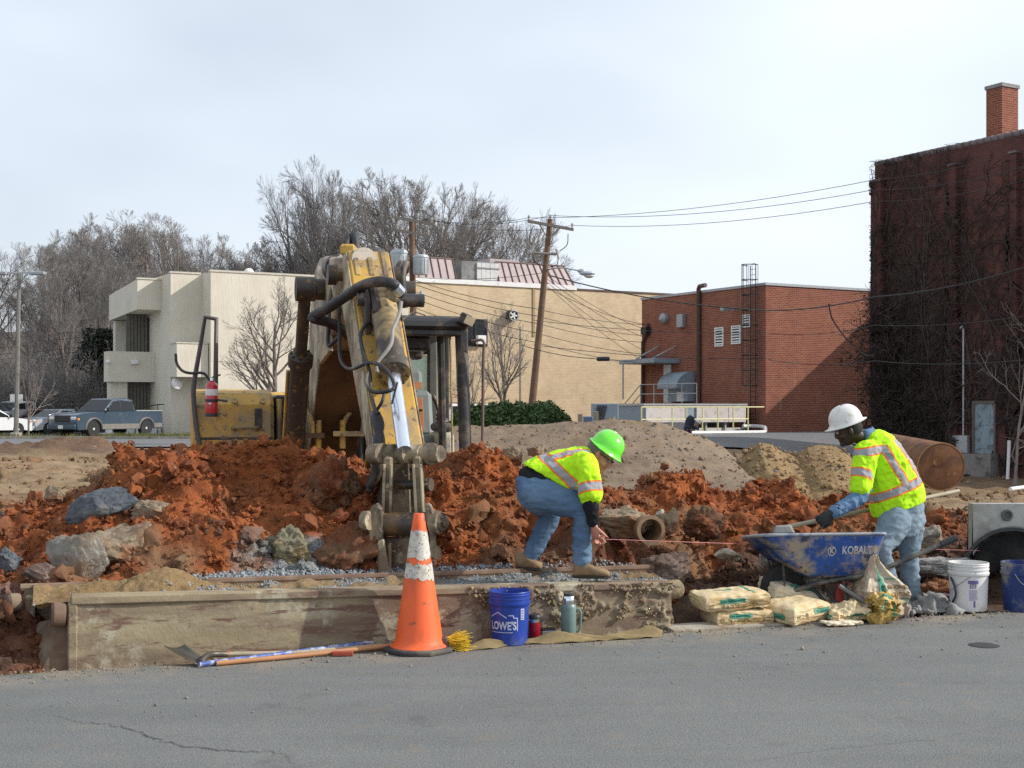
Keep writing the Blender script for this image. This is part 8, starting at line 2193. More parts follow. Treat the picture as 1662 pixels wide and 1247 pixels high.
MB().lathe([(0.10, -0.012), (0.13, -0.02), (0.13, 0.03)], ta + Vector((-0.1, 0, 0.15)), td, 14).build("bung", RUSTT, tk, smooth=40)
o = MB().tube([P(1640, 794, 26), P(1700, 786, 27)], 0.04, 10).build("white_pipe", M_WHITE, base=P(1618, 797, 26)[:], smooth=40); tag(o, "white plastic pipe lying on the dirt at the right edge behind the headwall", "pipe")

# string line
sl = MB().tube([P(968, 875, 9.3), P(1100, 879.5, 9.6), P(1235, 884, 10.3), P(1590, 894, 10.8)], 0.0019, 5).build("string_line", mat("pink_string", (0.65, 0.25, 0.25), 0.7, bumps=0), base=P(968, 875, 9.3)[:])
tag(sl, "taut pink mason's string running from the bent worker to the headwall", "string")

# mortar splash and crumpled grey sheet at the standing worker's feet
def splash():
    rng = np.random.default_rng(31); n = 420
    px = rng.uniform(1458, 1560, n); py = 985 + rng.normal(0, 5, n)
    D = CAMH * FPX / (py - 660); D = np.clip(D, 9.95, 10.7)
    c = np.stack([(px - 831) / FPX * D, D, 0.01 + np.abs(rng.normal(0, 0.016, n)) * np.exp(-((px - 1490) / 40) ** 2)], 1)
    v, f = scatter(c, 0.008 + rng.exponential(0.012, n), ICO2, rng, 0.5, (0.5, 1.6))
    o = npobj("mortar_crumbs", v, f, mat("wet_mortar", (0.23, 0.225, 0.215), 0.8, var=0.3, vscale=12))
    tag(o, "grey mortar crumbs and splashes around the standing worker's boots", None, None, "stuff")
    S, T = np.meshgrid(np.linspace(0, 1, 70), np.linspace(0, 1, 30), indexing='ij'); S = S.ravel(); T = T.ravel()
    p = np.stack([S * 5, T * 2, S * 0], 1)
    a = P(1462, 0, 10.15).x; b = P(1560, 0, 10.3).x
    z = 0.006 + 0.045 * np.abs(fbm(p * 2.2, 5, .65, 3)) * np.sin(S * PI) ** 0.5 * np.sin(T * PI) ** .7
    o = npobj("crumpled_sheet", np.stack([a + (b - a) * S, 10.05 + 0.3 * T + 0.1 * S, z], 1), grid_faces(70, 30)[:, ::-1], MATS["wet_mortar"], base=(a, 10.1, 0), sharp=40)
    tag(o, "crumpled grey mortar stained sheet at the standing worker's feet", "sheet")
splash()
# ================================================================== PEOPLE
def loft_add(mb, rows, lat=None, n=22, per=4, pw=2.0):
    """rows: (centre, lateral half vector, thick half vector) -> closed tube through elliptical rings"""
    arr = np.array([list(c) + list(a) + list(b) for c, a, b in rows], float)
    q = crom(arr, per) if len(rows) > 2 else arr
    V = []; F = []
    for r in q:
        c, a, b = r[:3], r[3:6], r[6:9]
        for k in range(n):
            t = 2 * PI * k / n; ct, st = math.cos(t), math.sin(t)
            ct = math.copysign(abs(ct) ** (2 / pw), ct); st = math.copysign(abs(st) ** (2 / pw), st)
            V.append(c + a * ct + b * st)
    m_ = len(q)
    for i in range(m_ - 1):
        for k in range(n): F.append((i * n + k, i * n + (k + 1) % n, (i + 1) * n + (k + 1) % n, (i + 1) * n + k))
    F.append(list(range(n))[::-1]); F.append([(m_ - 1) * n + k for k in range(n)])
    return mb.add(V, F)

def limb(mb, pts, radii, n=14, per=5, squash=1.0):
    q = crom([list(p) + [r] for p, r in zip(pts, radii)], per)
    mb.tube([Vector(r[:3]) for r in q], [max(0.004, r[3]) for r in q], n)
    # round ends
    mb.ell(q[0][:3], (q[0][3],) * 3, nu=10, nv=7); mb.ell(q[-1][:3], (q[-1][3],) * 3, nu=10, nv=7)
    return mb

def remesh(mb, voxel, smooth_it=6, fac=0.5):
    me = bpy.data.meshes.new("tmp"); me.from_pydata(mb.v, [], mb.f); me.update()
    o = bpy.data.objects.new("tmp", me); COL.objects.link(o)
    md = o.modifiers.new("r", 'REMESH'); md.mode = 'VOXEL'; md.voxel_size = voxel
    if smooth_it:
        s = o.modifiers.new("s", 'SMOOTH'); s.iterations = smooth_it; s.factor = fac
    dg = bpy.context.evaluated_depsgraph_get(); ev = bpy.data.meshes.new_from_object(o.evaluated_get(dg))
    n = len(ev.vertices); v = np.zeros(n * 3); ev.vertices.foreach_get("co", v); nn = np.zeros(n * 3); ev.vertices.foreach_get("normal", nn)
    f = [list(p.vertices) for p in ev.polygons]
    bpy.data.objects.remove(o); bpy.data.meshes.remove(me); bpy.data.meshes.remove(ev)
    return v.reshape(-1, 3), nn.reshape(-1, 3), f

def cloth_obj(name, v, f, m, parent, cols=None):
    b = np.array(rootm(parent).translation)
    me = bpy.data.meshes.new(name); me.from_pydata((v - b).tolist(), [], f); me.update(); me.materials.append(m); me.shade_smooth()
    o = bpy.data.objects.new(name, me); COL.objects.link(o); o.parent = parent
    if cols is not None:
        a = me.color_attributes.new("cloth", 'FLOAT_COLOR', 'POINT'); c4 = np.ones((len(v), 4), np.float32); c4[:, :cols.shape[1]] = cols; a.data.foreach_set("color", c4.ravel())
    return o

def folds(v, nrm, amp, sc=9.0, seed=1, stretch=(1, 1, 1)):
    p = v * sc * np.array(stretch)
    d = np.abs(fbm(p + seed, 3, .55, seed)) - 0.35
    return v - nrm * (d * amp)[:, None] + nrm * (0.3 * amp * fbm(p * 2.7, 3, .6, seed + 3))[:, None]

def attr_cloth(name, rough=0.75):
    m, nt, bs, vec = base_mat(name)
    at = _n(nt, "ShaderNodeAttribute", attribute_name="cloth")
    sp = _n(nt, "ShaderNodeSeparateColor"); nt.links.new(at.outputs['Color'], sp.inputs['Color'])
    def mn(a, b):
        q = _n(nt, "ShaderNodeMath", operation='MINIMUM'); nt.links.new(a, q.inputs[0]); nt.links.new(b, q.inputs[1]); return q.outputs[0]
    d = mn(mn(sp.outputs[0], sp.outputs[1]), mn(sp.outputs[2], at.outputs['Alpha']))
    def step(lim):
        q = _n(nt, "ShaderNodeMapRange"); nt.links.new(d, q.inputs['Value']); q.inputs['From Min'].default_value = lim - 0.0006; q.inputs['From Max'].default_value = lim + 0.0006; return q.outputs['Result']
    c = mix_rgb(nt, step(0.0265), tuple(SILVER), tuple(ORNG)); c = mix_rgb(nt, step(0.038), c, tuple(LIME))
    g = mix_rgb(nt, noise(nt, vec, 9, 5, 0.6, 0.3, 0.7), (0.90, 0.90, 0.86), (1, 1, 1)); g = mix_rgb(nt, noise(nt, vec, 6, 6, 0.7, 0.66, 0.8), g, (0.72, 0.70, 0.60)); c = mix_rgb(nt, 1.0, c, g, 'MULTIPLY')
    nt.links.new(c, bs.inputs['Base Color']); bs.inputs['Roughness'].default_value = rough; bs.inputs['Specular IOR Level'].default_value = 0.25
    b = bump(nt, noise(nt, vec, 420, 2, 0.5, 0, 1), 0.25, 0.002); b = bump(nt, noise(nt, vec, 22, 5, 0.6, 0, 1), 0.5, 0.012, b)
    nt.links.new(b, bs.inputs['Normal']); return m
LIME = np.array((0.52, 0.93, 0.015)); SILVER = np.array((0.36, 0.35, 0.37)); ORNG = np.array((0.95, 0.20, 0.03))
VEST = attr_cloth("vest_cloth")
def denim(name, lo, hi, grime_=(0.16, 0.15, 0.13)):
    m, nt, bs, vec = base_mat(name)
    c = mix_rgb(nt, noise(nt, vec, 3.2, 3, 0.5, 0.25, 0.75), lo, hi)
    c = mix_rgb(nt, noise(nt, vec, 7, 6, 0.7, 0.66, 0.82), c, grime_)
    c = mix_rgb(nt, noise(nt, vec, 300, 2, 0.6, 0.3, 0.7), c, [q * 1.15 for q in hi], 'MIX') if False else c
    nt.links.new(c, bs.inputs['Base Color']); bs.inputs['Roughness'].default_value = 0.9; bs.inputs['Specular IOR Level'].default_value = 0.15
    b = bump(nt, noise(nt, vec, 350, 2, 0.5, 0, 1), 0.3, 0.002); b = bump(nt, noise(nt, vec, 18, 6, 0.65, 0, 1), 0.6, 0.014, b)
    nt.links.new(b, bs.inputs['Normal']); return m
JEANS = denim("jeans", (0.055, 0.105, 0.185), (0.165, 0.26, 0.38)); JEANS2 = denim("pale_jeans", (0.13, 0.185, 0.245), (0.28, 0.355, 0.42), (0.2, 0.19, 0.17))
BLACKC = denim("black_cotton", (0.010, 0.011, 0.014), (0.028, 0.03, 0.036), (0.035, 0.035, 0.035)); CHAMB = denim("blue_chambray", (0.075, 0.145, 0.26), (0.15, 0.25, 0.40))
SKIN = mat("skin_fair", (0.50, 0.25, 0.17), 0.55, var=0.12, vscale=20, dirt=(0.48, 0.17, 0.12), damt=0.4, dscale=14, bumps=0.1, bscale=200)
SKIND = mat("skin_dark", (0.045, 0.026, 0.018), 0.5, var=0.12, vscale=20, bumps=0.1, bscale=200)
GLOVE = mat("work_glove", (0.03, 0.032, 0.034), 0.8, var=0.3, vscale=20, bumps=0.2)
BOOT = mat("tan_boot", (0.26, 0.17, 0.085), 0.8, var=0.2, vscale=14, dirt=(0.18, 0.12, 0.065), damt=0.5, dscale=12, bumps=0.3)
BOOTD = mat("brown_boot", (0.11, 0.075, 0.05), 0.8, var=0.2, vscale=14, dirt=(0.2, 0.18, 0.15), damt=0.4, dscale=12, bumps=0.3)
SOLE = mat("boot_sole", (0.035, 0.028, 0.022), 0.9)
HATG = mat("hat_green", (0.16, 0.80, 0.05), 0.25, var=0.03, bumps=0, coat=0.4); HATW = mat("hat_white", (0.70, 0.69, 0.66), 0.4, var=0.04, vscale=12, dirt=(0.45, 0.42, 0.36), damt=0.25, dscale=16, bumps=0.05)
HAIR = mat("grey_hair", (0.16, 0.14, 0.12), 0.8, var=0.4, vscale=60); HAIRD = mat("dark_hair", (0.01, 0.009, 0.008), 0.8)
LIME = np.array((0.52, 0.93, 0.015)); SILVER = np.array((0.36, 0.35, 0.37)); ORNG = np.array((0.95, 0.20, 0.03))

def bands(dist_list, n):
    """distance to the middle of each band, kept per vertex; the cloth's node tree draws the bands from it"""
    c = np.full((n, 4), 0.2)
    for k, d in enumerate(dist_list): c[:, k] = np.minimum(np.abs(d[0]), 0.2)
    return c

def frame(fwd, up):
    f = Vector(fwd).normalized(); u = Vector(up); u = (u - f * u.dot(f)).normalized(); l = u.cross(f)   # left
    return f, l, u

def head_parts(mb, c, f, l, u, s=1.0):
    """adds a head (skull, jaw, nose, ears, lips, brow) to the body"""
    rot = Matrix((f, l, u)).transposed()
    mb.ell(c, (0.098 * s, 0.077 * s, 0.112 * s), rot, 18, 12)
    mb.ell(c + f * 0.03 * s - u * 0.062 * s, (0.062 * s, 0.056 * s, 0.062 * s), rot)
    mb.ell(c + f * 0.075 * s - u * 0.098 * s, (0.026 * s, 0.03 * s, 0.022 * s), rot)          # chin
    mb.ell(c + f * 0.095 * s - u * 0.022 * s, (0.026 * s, 0.017 * s, 0.030 * s), rot)         # nose
    mb.ell(c + f * 0.102 * s - u * 0.036 * s, (0.017 * s, 0.022 * s, 0.013 * s), rot)
    mb.ell(c + f * 0.086 * s + u * 0.022 * s, (0.018 * s, 0.055 * s, 0.014 * s), rot)         # brow
    mb.ell(c + f * 0.088 * s - u * 0.066 * s, (0.013 * s, 0.026 * s, 0.011 * s), rot)         # lips
    for k in (-1, 1):
        mb.ell(c + l * 0.078 * s * k - u * 0.012 * s - f * 0.005, (0.020 * s, 0.011 * s, 0.034 * s), rot)
        mb.ell(c + f * 0.062 * s + l * 0.045 * s * k - u * 0.035 * s, (0.03 * s, 0.025 * s, 0.03 * s), rot)

def eyes(parent, c, f, l, u, s=1.0):
    for k in (-1, 1):
        e = c + f * 0.088 * s + l * 0.032 * s * k + u * 0.002 * s
        MB().ell(e, (0.013 * s,) * 3, nu=12, nv=8).ell(e + f * 0.009 * s, (0.006 * s,) * 3, nu=8, nv=6).build("eye", mat("eye_white", (0.5, 0.47, 0.43), 0.2, bumps=0), parent, smooth=60)

def hard_hat(parent, c, f, l, u, m, rd, rb, h, full=True):
    """c: brim centre"""
    prof = [(rb, -0.004), (rb, 0.002), (rd * 1.12, 0.006), (rd * 1.0, 0.016)]
    for i in range(1, 11):
        t = i / 10 * PI / 2; prof.append((rd * math.cos(t) ** 0.85 if i < 10 else 0.001, 0.016 + (h - 0.016) * math.sin(t)))
    V = []; F = []; n = 40
    for (r, z) in prof:
        for k in range(n):
            a = 2 * PI * k / n; ca, sa = math.cos(a), math.sin(a)
            rr = r * (1 + (0.10 * max(0, ca) ** 3 if r > rd * 1.05 else 0.06 * abs(ca)))
            drop = -0.016 * abs(sa) ** 2 * (1 if r > rd * 1.05 else 0) - (0.012 * max(0, ca) if r > rd * 1.05 else 0)
            ridge = 0.006 * math.exp(-(sa / 0.16) ** 2) * (1 if r < rd * .98 else 0)
            V.append(c + f * (rr * ca) + l * (rr * sa * 0.94) + u * (z + drop + ridge))
    for i in range(len(prof) - 1):
        for k in range(n): F.append((i * n + k, i * n + (k + 1) % n, (i + 1) * n + (k + 1) % n, (i + 1) * n + k))
    o = MB().add(V, F).build("hard_hat", m, parent, smooth=50); o.modifiers.new("thick", 'SOLIDIFY').thickness = 0.003
    sb = MB()
    pts = [c + f * (rd * 0.86 * math.cos(a)) + l * (rd * 0.80 * math.sin(a)) - u * 0.012 for a in np.linspace(0, 2 * PI, 25)]
    sb.tube(pts, 0.010, 6, caps=False); sb.build("sweatband", M_PLASTIC, parent, smooth=50)
    return o

def hand(mb, wrist, d, palm_n, curl=0.9, s=1.0, thumb_side=1, spread=0.12):
    """hand from wrist along d; palm faces palm_n; fingers curl towards the palm"""
    d = Vector(d).normalized(); pn = Vector(palm_n); pn = (pn - d * pn.dot(d)).normalized(); side = d.cross(pn) * thumb_side
    rot = Matrix((d, side, pn)).transposed()
    mb.ell(wrist + d * 0.045 * s, (0.055 * s, 0.042 * s, 0.019 * s), rot, 14, 9)
    mb.tube([wrist - d * 0.03 * s, wrist + d * 0.02 * s], 0.026 * s, 10)
    for i, (off, ln) in enumerate(((0.030, 0.072), (0.010, 0.082), (-0.011, 0.076), (-0.030, 0.058))):
        p = wrist + d * 0.082 * s + side * off * s - pn * 0.002; a = 0.15; pts = [p - d * 0.02 * s, p]; rad = [0.0095 * s, 0.0095 * s]
        for j, seg in enumerate((0.45, 0.30, 0.25)):
            a += curl * (0.75 if j == 0 else 0.95)
            v = d * math.cos(a) + pn * math.sin(a) + side * (spread * off / 0.03 * 0.3); v.normalize()
            p = p + v * ln * seg * s; pts.append(p); rad.append((0.0092 - 0.0009 * (j + 1)) * s)
        mb.tube(pts, rad, 8); mb.ell(pts[-1], (rad[-1],) * 3, nu=8, nv=6)
    p = wrist + d * 0.025 * s + side * 0.032 * s; pts = [p]
    for j, (a, ln) in enumerate(((0.75, 0.034), (0.95, 0.028), (1.2, 0.024))):
        v = (d * math.cos(a * 0.6) + side * 0.55 * (1 - 0.45 * j) + pn * math.sin(a) * 0.8).normalized(); p = p + v * ln * s; pts.append(p)
    mb.tube(pts, [0.013 * s, 0.0115 * s, 0.0105 * s, 0.009 * s], 8); mb.ell(pts[-1], (0.009 * s,) * 3, nu=8, nv=6)

def boot(parent, heel, toe, z, m, h=0.11, w_=0.052, nm="boot"):
    """low work boot on the ground at height z"""
    heel = Vector((heel[0], heel[1], z)); toe = Vector((toe[0], toe[1], z)); d = toe - heel; L = d.length; d.normalize(); s = Vector((-d.y, d.x, 0)); u = Vector((0, 0, 1))
    mb = MB()
    rows = []
    for (k, ww, hh) in ((0.0, 0.6, 0.75), (0.05, .8, 0.95), (0.25, 0.86, 1.0), (0.42, 0.84, 0.86), (0.6, 0.96, 0.62), (0.8, 1.0, 0.50), (0.94, 0.8, 0.38), (1.0, 0.45, 0.24)):
        rows.append((heel + d * L * k + u * (0.012 + h * hh / 2), s * w_ * ww, u * h * hh / 2))
    loft_add(mb, rows, n=18, per=3, pw=2.6)
    o = mb.build(nm, m, parent, smooth=60)
    sb = MB(); n = 22; pts = []
    for i in range(n):
        a = 2 * PI * i / n; x = math.cos(a); y = math.sin(a); kx = 0.5 + 0.53 * x; ww = w_ * 1.08 * (0.86 + 0.16 * x)
        pts.append(heel + d * L * kx + s * ww * math.copysign(abs(y) ** 0.75, y))
    sb.prism(pts, (0, 0, 0.022)); sb.build("sole", SOLE, o, bevel=0.004)
    for i in range(4):
        k = 0.46 + 0.055 * i; MB().tube([heel + d * L * k + s * 0.022 + u * (0.012 + h * (0.86 - 0.9 * (k - .42))), heel + d * L * (k + .01) - s * 0.022 + u * (0.012 + h * (0.86 - 0.9 * (k - .42)))], 0.003, 5).build("lace", M_PLASTIC, o)
    return o

def nearest_line(v, a, b):
    a = np.array(a); b = np.array(b); d = b - a; L = np.linalg.norm(d); d = d / L
    t = (v - a) @ d; r = np.linalg.norm((v - a) - np.clip(t, 0, L)[:, None] * d, axis=1); return t, r

# ------------------------------------------------------------------ worker bent over on the trench box
Y0 = 9.46
foot = P(915, 930, Y0)
pa = thing("person", "person in green hard hat and lime vest bending down on the trench box", "person", (foot.x, Y0, 0.385))
EY = Vector((0, 1, 0))
def mid(a, b, D): return (P(*a, D) + P(*b, D)) / 2
def row(back, belly, D, half):
    b, f = P(*back, D), P(*belly, D); return ((b + f) / 2, EY * half, (b - f) / 2)
# jeans
mb = MB()
loft_add(mb, [row((843, 768), (898, 786), Y0, 0.155), row((837, 776), (900, 800), Y0, 0.185), row((836, 792), (897, 818), Y0, 0.19), row((843, 815), (890, 832), Y0, 0.15), row((856, 828), (882, 836), Y0, .09)])
def leg(mb, hip, knee, ank, r):
    limb(mb, [hip, hip.lerp(knee, 0.5) + Vector((0, 0, 0.008)), knee, knee.lerp(ank, 0.45), ank], r, 18)
leg(mb, P(872, 798, 9.36), P(944, 828, 9.27), P(944, 908, 9.33), [0.135, 0.118, 0.083, 0.074, 0.069])
leg(mb, P(868, 802, 9.58), P(893, 836, 9.66), P(860, 908, 9.66), [0.125, 0.105, 0.082, 0.072, 0.067])
v, nr, f = remesh(mb, 0.011, 5)
v = folds(v, nr, 0.012, 7, 3, (0.7, 1, 2.2)); cloth_obj("jeans", v, f, JEANS, pa)
# body (head, neck, torso, arms, hands, legs)
hf, hl, hu = frame((0.80, -0.14, -0.58), (0.60, -0.05, 0.80)); hc = P(974, 737, 9.46)
bd = MB(); head_parts(bd, hc, hf, hl, hu)
limb(bd, [P(948, 745, 9.48), P(960, 739, 9.47), hc - hu * 0.05 - hf * 0.02], [0.085, 0.062, 0.056])
loft_add(bd, [row((848, 776), (895, 800), Y0, 0.14), row((870, 760), (915, 795), Y0, .14), row((905, 748), (938, 790), Y0, .15), row((938, 742), (955, 775), Y0, 0.14), row((958, 738), (966, 756), Y0, .07)])
WR, WL = P(964, 852, 9.22), P(966, 862, 9.62)
limb(bd, [P(947, 755, 9.27), P(958, 815, 9.19), WR], [0.05, 0.042, 0.027]); limb(bd, [P(945, 760, 9.66), P(957, 822, 9.70), WL], [0.05, 0.042, 0.027])
hand(bd, WR, (0.14, 0.04, -1), (0.75, 0.5, 0.1), 0.95, 1.05, 1, 0.03); hand(bd, WL, (0.10, -0.1, -1), (0.8, -0.4, 0), 0.9, 1.0, -1)
for (h, k, a) in ((P(872, 800, 9.36), P(942, 828, 9.28), P(944, 912, 9.33)), (P(868, 804, 9.58), P(892, 836, 9.66), P(859, 910, 9.66))): limb(bd, [h, k, a], [0.08, 0.055, 0.04])
v, nr, f = remesh(bd, 0.0062, 4, 0.4); cloth_obj("body", v, f, SKIN, pa)
eyes(pa, hc, hf, hl, hu)
hr = MB(); hr.ell(hc - hf * 0.018 + hu * 0.018, (0.096, 0.082, 0.105), Matrix((hf, hl, hu)).transposed(), 18, 12); hr.ell(hc - hf * 0.06 - hu * 0.045, (0.05, 0.065, 0.05), Matrix((hf, hl, hu)).transposed())
hr.build("hair", HAIR, pa, smooth=60)
gl = MB(); gl.tube([hc + hf * 0.10 + hl * 0.06 + hu * 0.004, hc + hf * 0.112 + hu * 0.006, hc + hf * 0.10 - hl * 0.06 + hu * .004], 0.008, 6); gl.tube([hc + hf * 0.09 - hl * 0.068 + hu * .004, hc - hl * 0.084 + hu * 0.004], 0.004, 5); gl.build("safety_glasses", M_PLASTIC, pa, smooth=50)
hard_hat(pa, hc + hu * 0.052 + hf * 0.012, hf, hl, hu, HATG, 0.115, 0.142, 0.138)
# black shirt under the vest
mb = MB(); loft_add(mb, [row((841, 770), (893, 796), Y0, 0.172), row((848, 760), (905, 795), Y0, .18), row((870, 752), (915, 790), Y0, .18), row((920, 745), (940, 790), Y0, .17)])
limb(mb, [P(947, 752, 9.27), P(958, 815, 9.19), P(963, 848, 9.215)], [0.072, 0.058, 0.042]); limb(mb, [P(945, 757, 9.66), P(957, 820, 9.70), P(965, 856, 9.63)], [0.072, 0.058, 0.042])
v, nr, f = remesh(mb, 0.009, 4); v = folds(v, nr, 0.010, 13, 5); cloth_obj("shirt", v, f, BLACKC, pa)
# vest with short sleeves
mb = MB()
loft_add(mb, [row((849, 752), (903, 783), Y0, 0.185), row((866, 743), (930, 806), Y0, .20), row((893, 735), (945, 812), Y0, .215), row((922, 728), (957, 802), Y0, .215), row((946, 725), (966, 780), Y0, 0.185), row((958, 728), (969, 757), Y0, .10)], pw=2.3)
SH, EL = P(950, 757, 9.25), P(958, 802, 9.19); SHF, ELF = P(948, 760, 9.68), P(957, 805, 9.71)
limb(mb, [P(938, 755, 9.36), SH, EL], [0.085, 0.092, 0.086]); limb(mb, [P(938, 757, 9.58), SHF, ELF], [0.085, 0.090, 0.085])
v, nr, f = remesh(mb, 0.0075, 4); 
ax = np.array(((43 / 62), 0, (45 / 62))); t1 = (v - np.array(P(910, 766, Y0))) @ ax
lat = v[:, 1] - Y0
ts, rs = nearest_line(v, SH, EL); tf, rf = nearest_line(v, SHF, ELF)
slv = ((rs < 0.115) & (ts > 0.06) & (v[:, 0] > P(936, 0, 9.2).x)) | ((rf < 0.115) & (tf > .06) & (v[:, 1] > Y0 + 0.12))
big = np.full(len(v), 9.0)
d_w = np.where(slv, big, t1); d_l = np.where(slv | (t1 < 0.0), big, np.abs(lat + 0.0) - 0.125); d_s = np.where(slv, np.where(v[:, 1] < Y0, ts, tf) - 0.165, big)
cols = bands([(d_l, 0.026, 0.012), (d_w, 0.026, 0.012), (d_s, 0.026, 0.012)], len(v))
v = folds(v, nr, 0.014, 9, 7); cloth_obj("vest", v, f, VEST, pa, cols)
boot(pa, P(930, 922, 9.33), P(990, 925, 9.30), 0.375, BOOT, 0.115, 0.052)
boot(pa, P(838, 915, 9.66), P(880, 915, 9.60), 0.395, BOOT, 0.115, 0.052)

# ------------------------------------------------------------------ standing worker with the hoe
Y1 = 10.32
pb_ = thing("person", "person in white hard hat and lime vest stooping over the wheelbarrow with a hoe", "person", (P(1470, 985, Y1).x, Y1, 0.0))
def row2(lt, rt, D, half, dy=0.0):
    a, b = P(*lt, D), P(*rt, D); return ((a + b) / 2, Vector((0.15, 1, 0)) * half, (b - a) / 2 + Vector((0, dy, 0)))
LL = Vector((-0.52, -0.85, 0)); 
mb = MB()
loft_add(mb, [row2((1428, 815), (1494, 800), Y1, 0.165), row2((1426, 832), (1500, 818), Y1, 0.175), row2((1428, 850), (1497, 846), Y1, 0.165), row2((1440, 872), (1490, 868), Y1, .12)])
leg(mb, P(1453, 846, 10.18), P(1431, 893, 10.10), P(1446, 968, 10.2), [0.125, 0.112, 0.080, 0.074, 0.072])
leg(mb, P(1477, 842, 10.42), P(1475, 900, 10.40), P(1480, 970, 10.42), [0.125, 0.105, 0.080, 0.073, 0.074])
v, nr, f = remesh(mb, 0.011, 5); v = folds(v, nr, 0.013, 7, 13, (0.8, 1, 2.0)); cloth_obj("jeans", v, f, JEANS2, pb_)
hf, hl, hu = frame((-0.93, 0.16, -0.30), (-0.16, 0.0, 0.97)); hc = P(1377, 697, 10.28)
bd = MB(); head_parts(bd, hc, hf, hl, hu)
limb(bd, [P(1420, 725, 10.34), P(1402, 712, 10.31), hc - hu * 0.05 - hf * 0.025], [0.09, 0.066, 0.058])
loft_add(bd, [row2((1434, 830), (1490, 815), Y1, 0.13), row2((1420, 790), (1480, 772), Y1, .13), row2((1412, 755), (1462, 738), Y1, .15), row2((1408, 728), (1444, 718), Y1, 0.13), row2((1406, 712), (1426, 706), Y1, .06)])
WN = P(1350, 833, 9.98); WF = P(1478, 812, 10.72)
limb(bd, [P(1408, 740, 10.16), P(1396, 800, 10.06), WN], [0.05, 0.042, 0.028]); limb(bd, [P(1432, 735, 10.56), P(1470, 785, 10.78), WF], [0.05, 0.042, 0.028])
for (h, k, a) in ((P(1453, 848, 10.18), P(1432, 893, 10.10), P(1446, 970, 10.2)), (P(1477, 844, 10.42), P(1475, 900, 10.40), P(1480, 972, 10.42))): limb(bd, [h, k, a], [0.08, 0.055, 0.04])
hdir = (P(1276, 856, 10.0) - P(1556, 797, 10.95)).normalized()
hand(bd, WN + Vector((0.01, 0, 0)), (-0.75, -0.02, -0.55), (0.1, 0.9, 0.1), 1.15, 1.05, 1); hand(bd, WF, (-0.3, -0.5, 0.2), (-0.2, -0.6, -0.3), 1.2, 1.0, 1)
v, nr, f = remesh(bd, 0.0062, 4, 0.4); cloth_obj("body", v, f, SKIND, pb_)
eyes(pb_, hc, hf, hl, hu)
gb = MB(); hand(gb, WN, (-0.75, -0.02, -0.55), (0.1, 0.9, 0.1), 1.1, 1.22, 1); limb(gb, [WN - Vector((-0.05, 0, -0.035)), WN], [0.042, 0.036]); v, nr, f = remesh(gb, 0.005, 3, .4); cloth_obj("glove", v, f, GLOVE, pb_)
gb = MB(); hand(gb, WF, (-0.3, -0.5, 0.2), (-0.2, -0.6, -0.3), 1.2, 1.2, 1); v, nr, f = remesh(gb, 0.005, 3, .4); cloth_obj("glove", v, f, GLOVE, pb_)
hr = MB(); hr.ell(hc - hf * 0.016 + hu * 0.012, (0.097, 0.081, 0.106), Matrix((hf, hl, hu)).transposed(), 18, 12); hr.build("hair", HAIRD, pb_, smooth=60)
hard_hat(pb_, hc + hu * 0.050, hf, hl, hu, HATW, 0.124, 0.162, 0.146)
MB().box(hc + hu * 0.078 + hl * 0.123 - hf * 0.0, (0.012, 0.012, 0.02)).build("hat_slot", HATW, pb_)
# chambray shirt: collar, sleeves
mb = MB()
limb(mb, [P(1408, 740, 10.16), P(1396, 803, 10.05), P(1354, 831, 9.985)], [0.07, 0.066, 0.048]); limb(mb, [P(1432, 735, 10.56), P(1470, 785, 10.78), P(1480, 806, 10.74)], [0.07, 0.064, 0.048])
loft_add(mb, [row2((1412, 770), (1470, 750), Y1, .14), row2((1406, 728), (1446, 716), Y1, .15), row2((1395, 711), (1424, 699), Y1, .085), row2((1391, 703), (1416, 692), Y1, .075)])
v, nr, f = remesh(mb, 0.0085, 4); v = folds(v, nr, 0.013, 12, 15); cloth_obj("shirt", v, f, CHAMB, pb_)
mb = MB()
loft_add(mb, [row2((1416, 840), (1503, 813), Y1, 0.185), row2((1410, 818), (1501, 796), Y1, 0.19), row2((1406, 790), (1491, 770), Y1, 0.195), row2((1402, 760), (1474, 740), Y1, 0.21), row2((1398, 730), (1455, 713), Y1, 0.205), row2((1399, 712), (1434, 700), Y1, 0.13), row2((1399, 706), (1421, 698), Y1, 0.08)], pw=2.3)
SH, EL = P(1406, 736, 10.14), P(1396, 790, 10.06); SHF, ELF = P(1436, 732, 10.58), P(1462, 775, 10.74)
limb(mb, [P(1418, 732, 10.2), SH, EL], [0.085, 0.098, 0.088]); limb(mb, [P(1432, 730, 10.48), SHF, ELF], [0.08, 0.09, 0.085])
v, nr, f = remesh(mb, 0.0075, 4)
hem = np.array(P(1459, 826, Y1)); neck = np.array(P(1411, 702, Y1)); axd = neck - hem; axd /= np.linalg.norm(axd)
tv = (v - hem) @ axd; lat = (v - hem - tv[:, None] * axd) @ np.array(LL)
ts, rs = nearest_line(v, SH, EL); tf, rf = nearest_line(v, SHF, ELF)
slv = ((rs < 0.112) & (ts > 0.055) & (v[:, 0] < P(1416, 0, 10.06).x)) | ((rf < 0.11) & (tf > .05) & (v[:, 1] > Y1 + 0.22))
big = np.full(len(v), 9.0)
d_w = np.where(slv, big, tv - 0.165); acr = (v - hem) @ np.array((0.94, 0, 0.35)); s0_ = 0.075 - 0.237 * (tv - 0.21); near = v[:, 1] < Y1 + 0.12
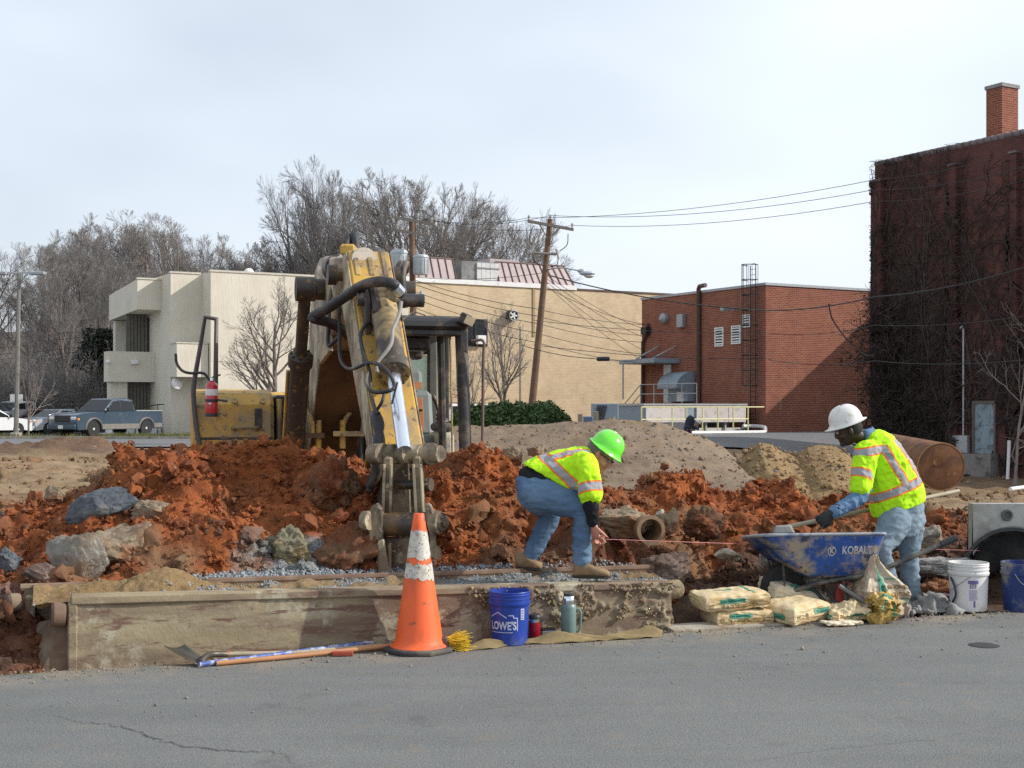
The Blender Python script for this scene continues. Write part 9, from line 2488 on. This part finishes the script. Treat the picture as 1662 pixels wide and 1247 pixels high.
d_l = np.where(slv | (tv < 0.165) | (tv > 0.54), big, np.where(near, np.minimum(np.abs(acr - s0_), np.abs(acr - s0_ - 0.155)), np.abs(lat) - 0.125)); d_t = np.where(slv | (acr > 0.02) | ~near, big, tv + 0.2 * acr - 0.515); d_s = np.where(slv, np.where(v[:, 1] < Y1, ts, tf) - 0.185, big)
cols = bands([(d_l, 0.025, 0.012), (d_t, 0.025, 0.012), (d_w, 0.027, 0.012), (d_s, 0.027, 0.012)], len(v))
v = folds(v, nr, 0.015, 8, 17); cloth_obj("vest", v, f, VEST, pb_, cols)
boot(pb_, P(1496, 984, 10.45), P(1452, 984, 10.36), 0.0, BOOTD, 0.12, 0.054)
boot(pb_, P(1463, 982, 10.22), P(1412, 982, 10.12), 0.0, BOOTD, 0.12, 0.054)

# ------------------------------------------------------------------ far worker behind the gravel heap
c = P(1130, 705, 61); pf = thing("person", "far person in a white hard hat and dark jacket behind the gravel heap", "person", (c.x, 61, 0.0))
bd = MB(); hc = P(1132, 687, 61) ; hf, hl, hu = frame((0.7, -0.2, -0.5), (0.5, 0, 0.8)); head_parts(bd, hc, hf, hl, hu)
limb(bd, [hc - hu * 0.05, hc - hu * 0.2 - hf * 0.08], [0.06, 0.08]); limb(bd, [Vector((c.x - .3, 61, 0.75)), Vector((c.x - .25, 61, 0.05))], [0.1, 0.06])
v, nr, f = remesh(bd, 0.012, 2); cloth_obj("body", v, f, SKIN, pf)
mb = MB(); limb(mb, [hc - hu * 0.27 - hf * 0.12, hc - hf * 0.40 - Vector((0, 0, 0.02)), Vector((c.x - 0.42, 61, 0.55))], [0.13, 0.19, 0.17]); limb(mb, [hc - hu * .26, Vector((c.x + 0.05, 60.7, 0.55))], [0.09, 0.06])
limb(mb, [Vector((c.x - .42, 60.9, 0.6)), Vector((c.x - .3, 60.9, 0.1))], [0.13, 0.09])
v, nr, f = remesh(mb, 0.02, 3); cloth_obj("jacket", v, f, mat("navy_jacket", (0.02, 0.022, 0.04), 0.8), pf)
hard_hat(pf, hc + hu * 0.05, hf, hl, hu, HATW, 0.125, 0.15, 0.14)
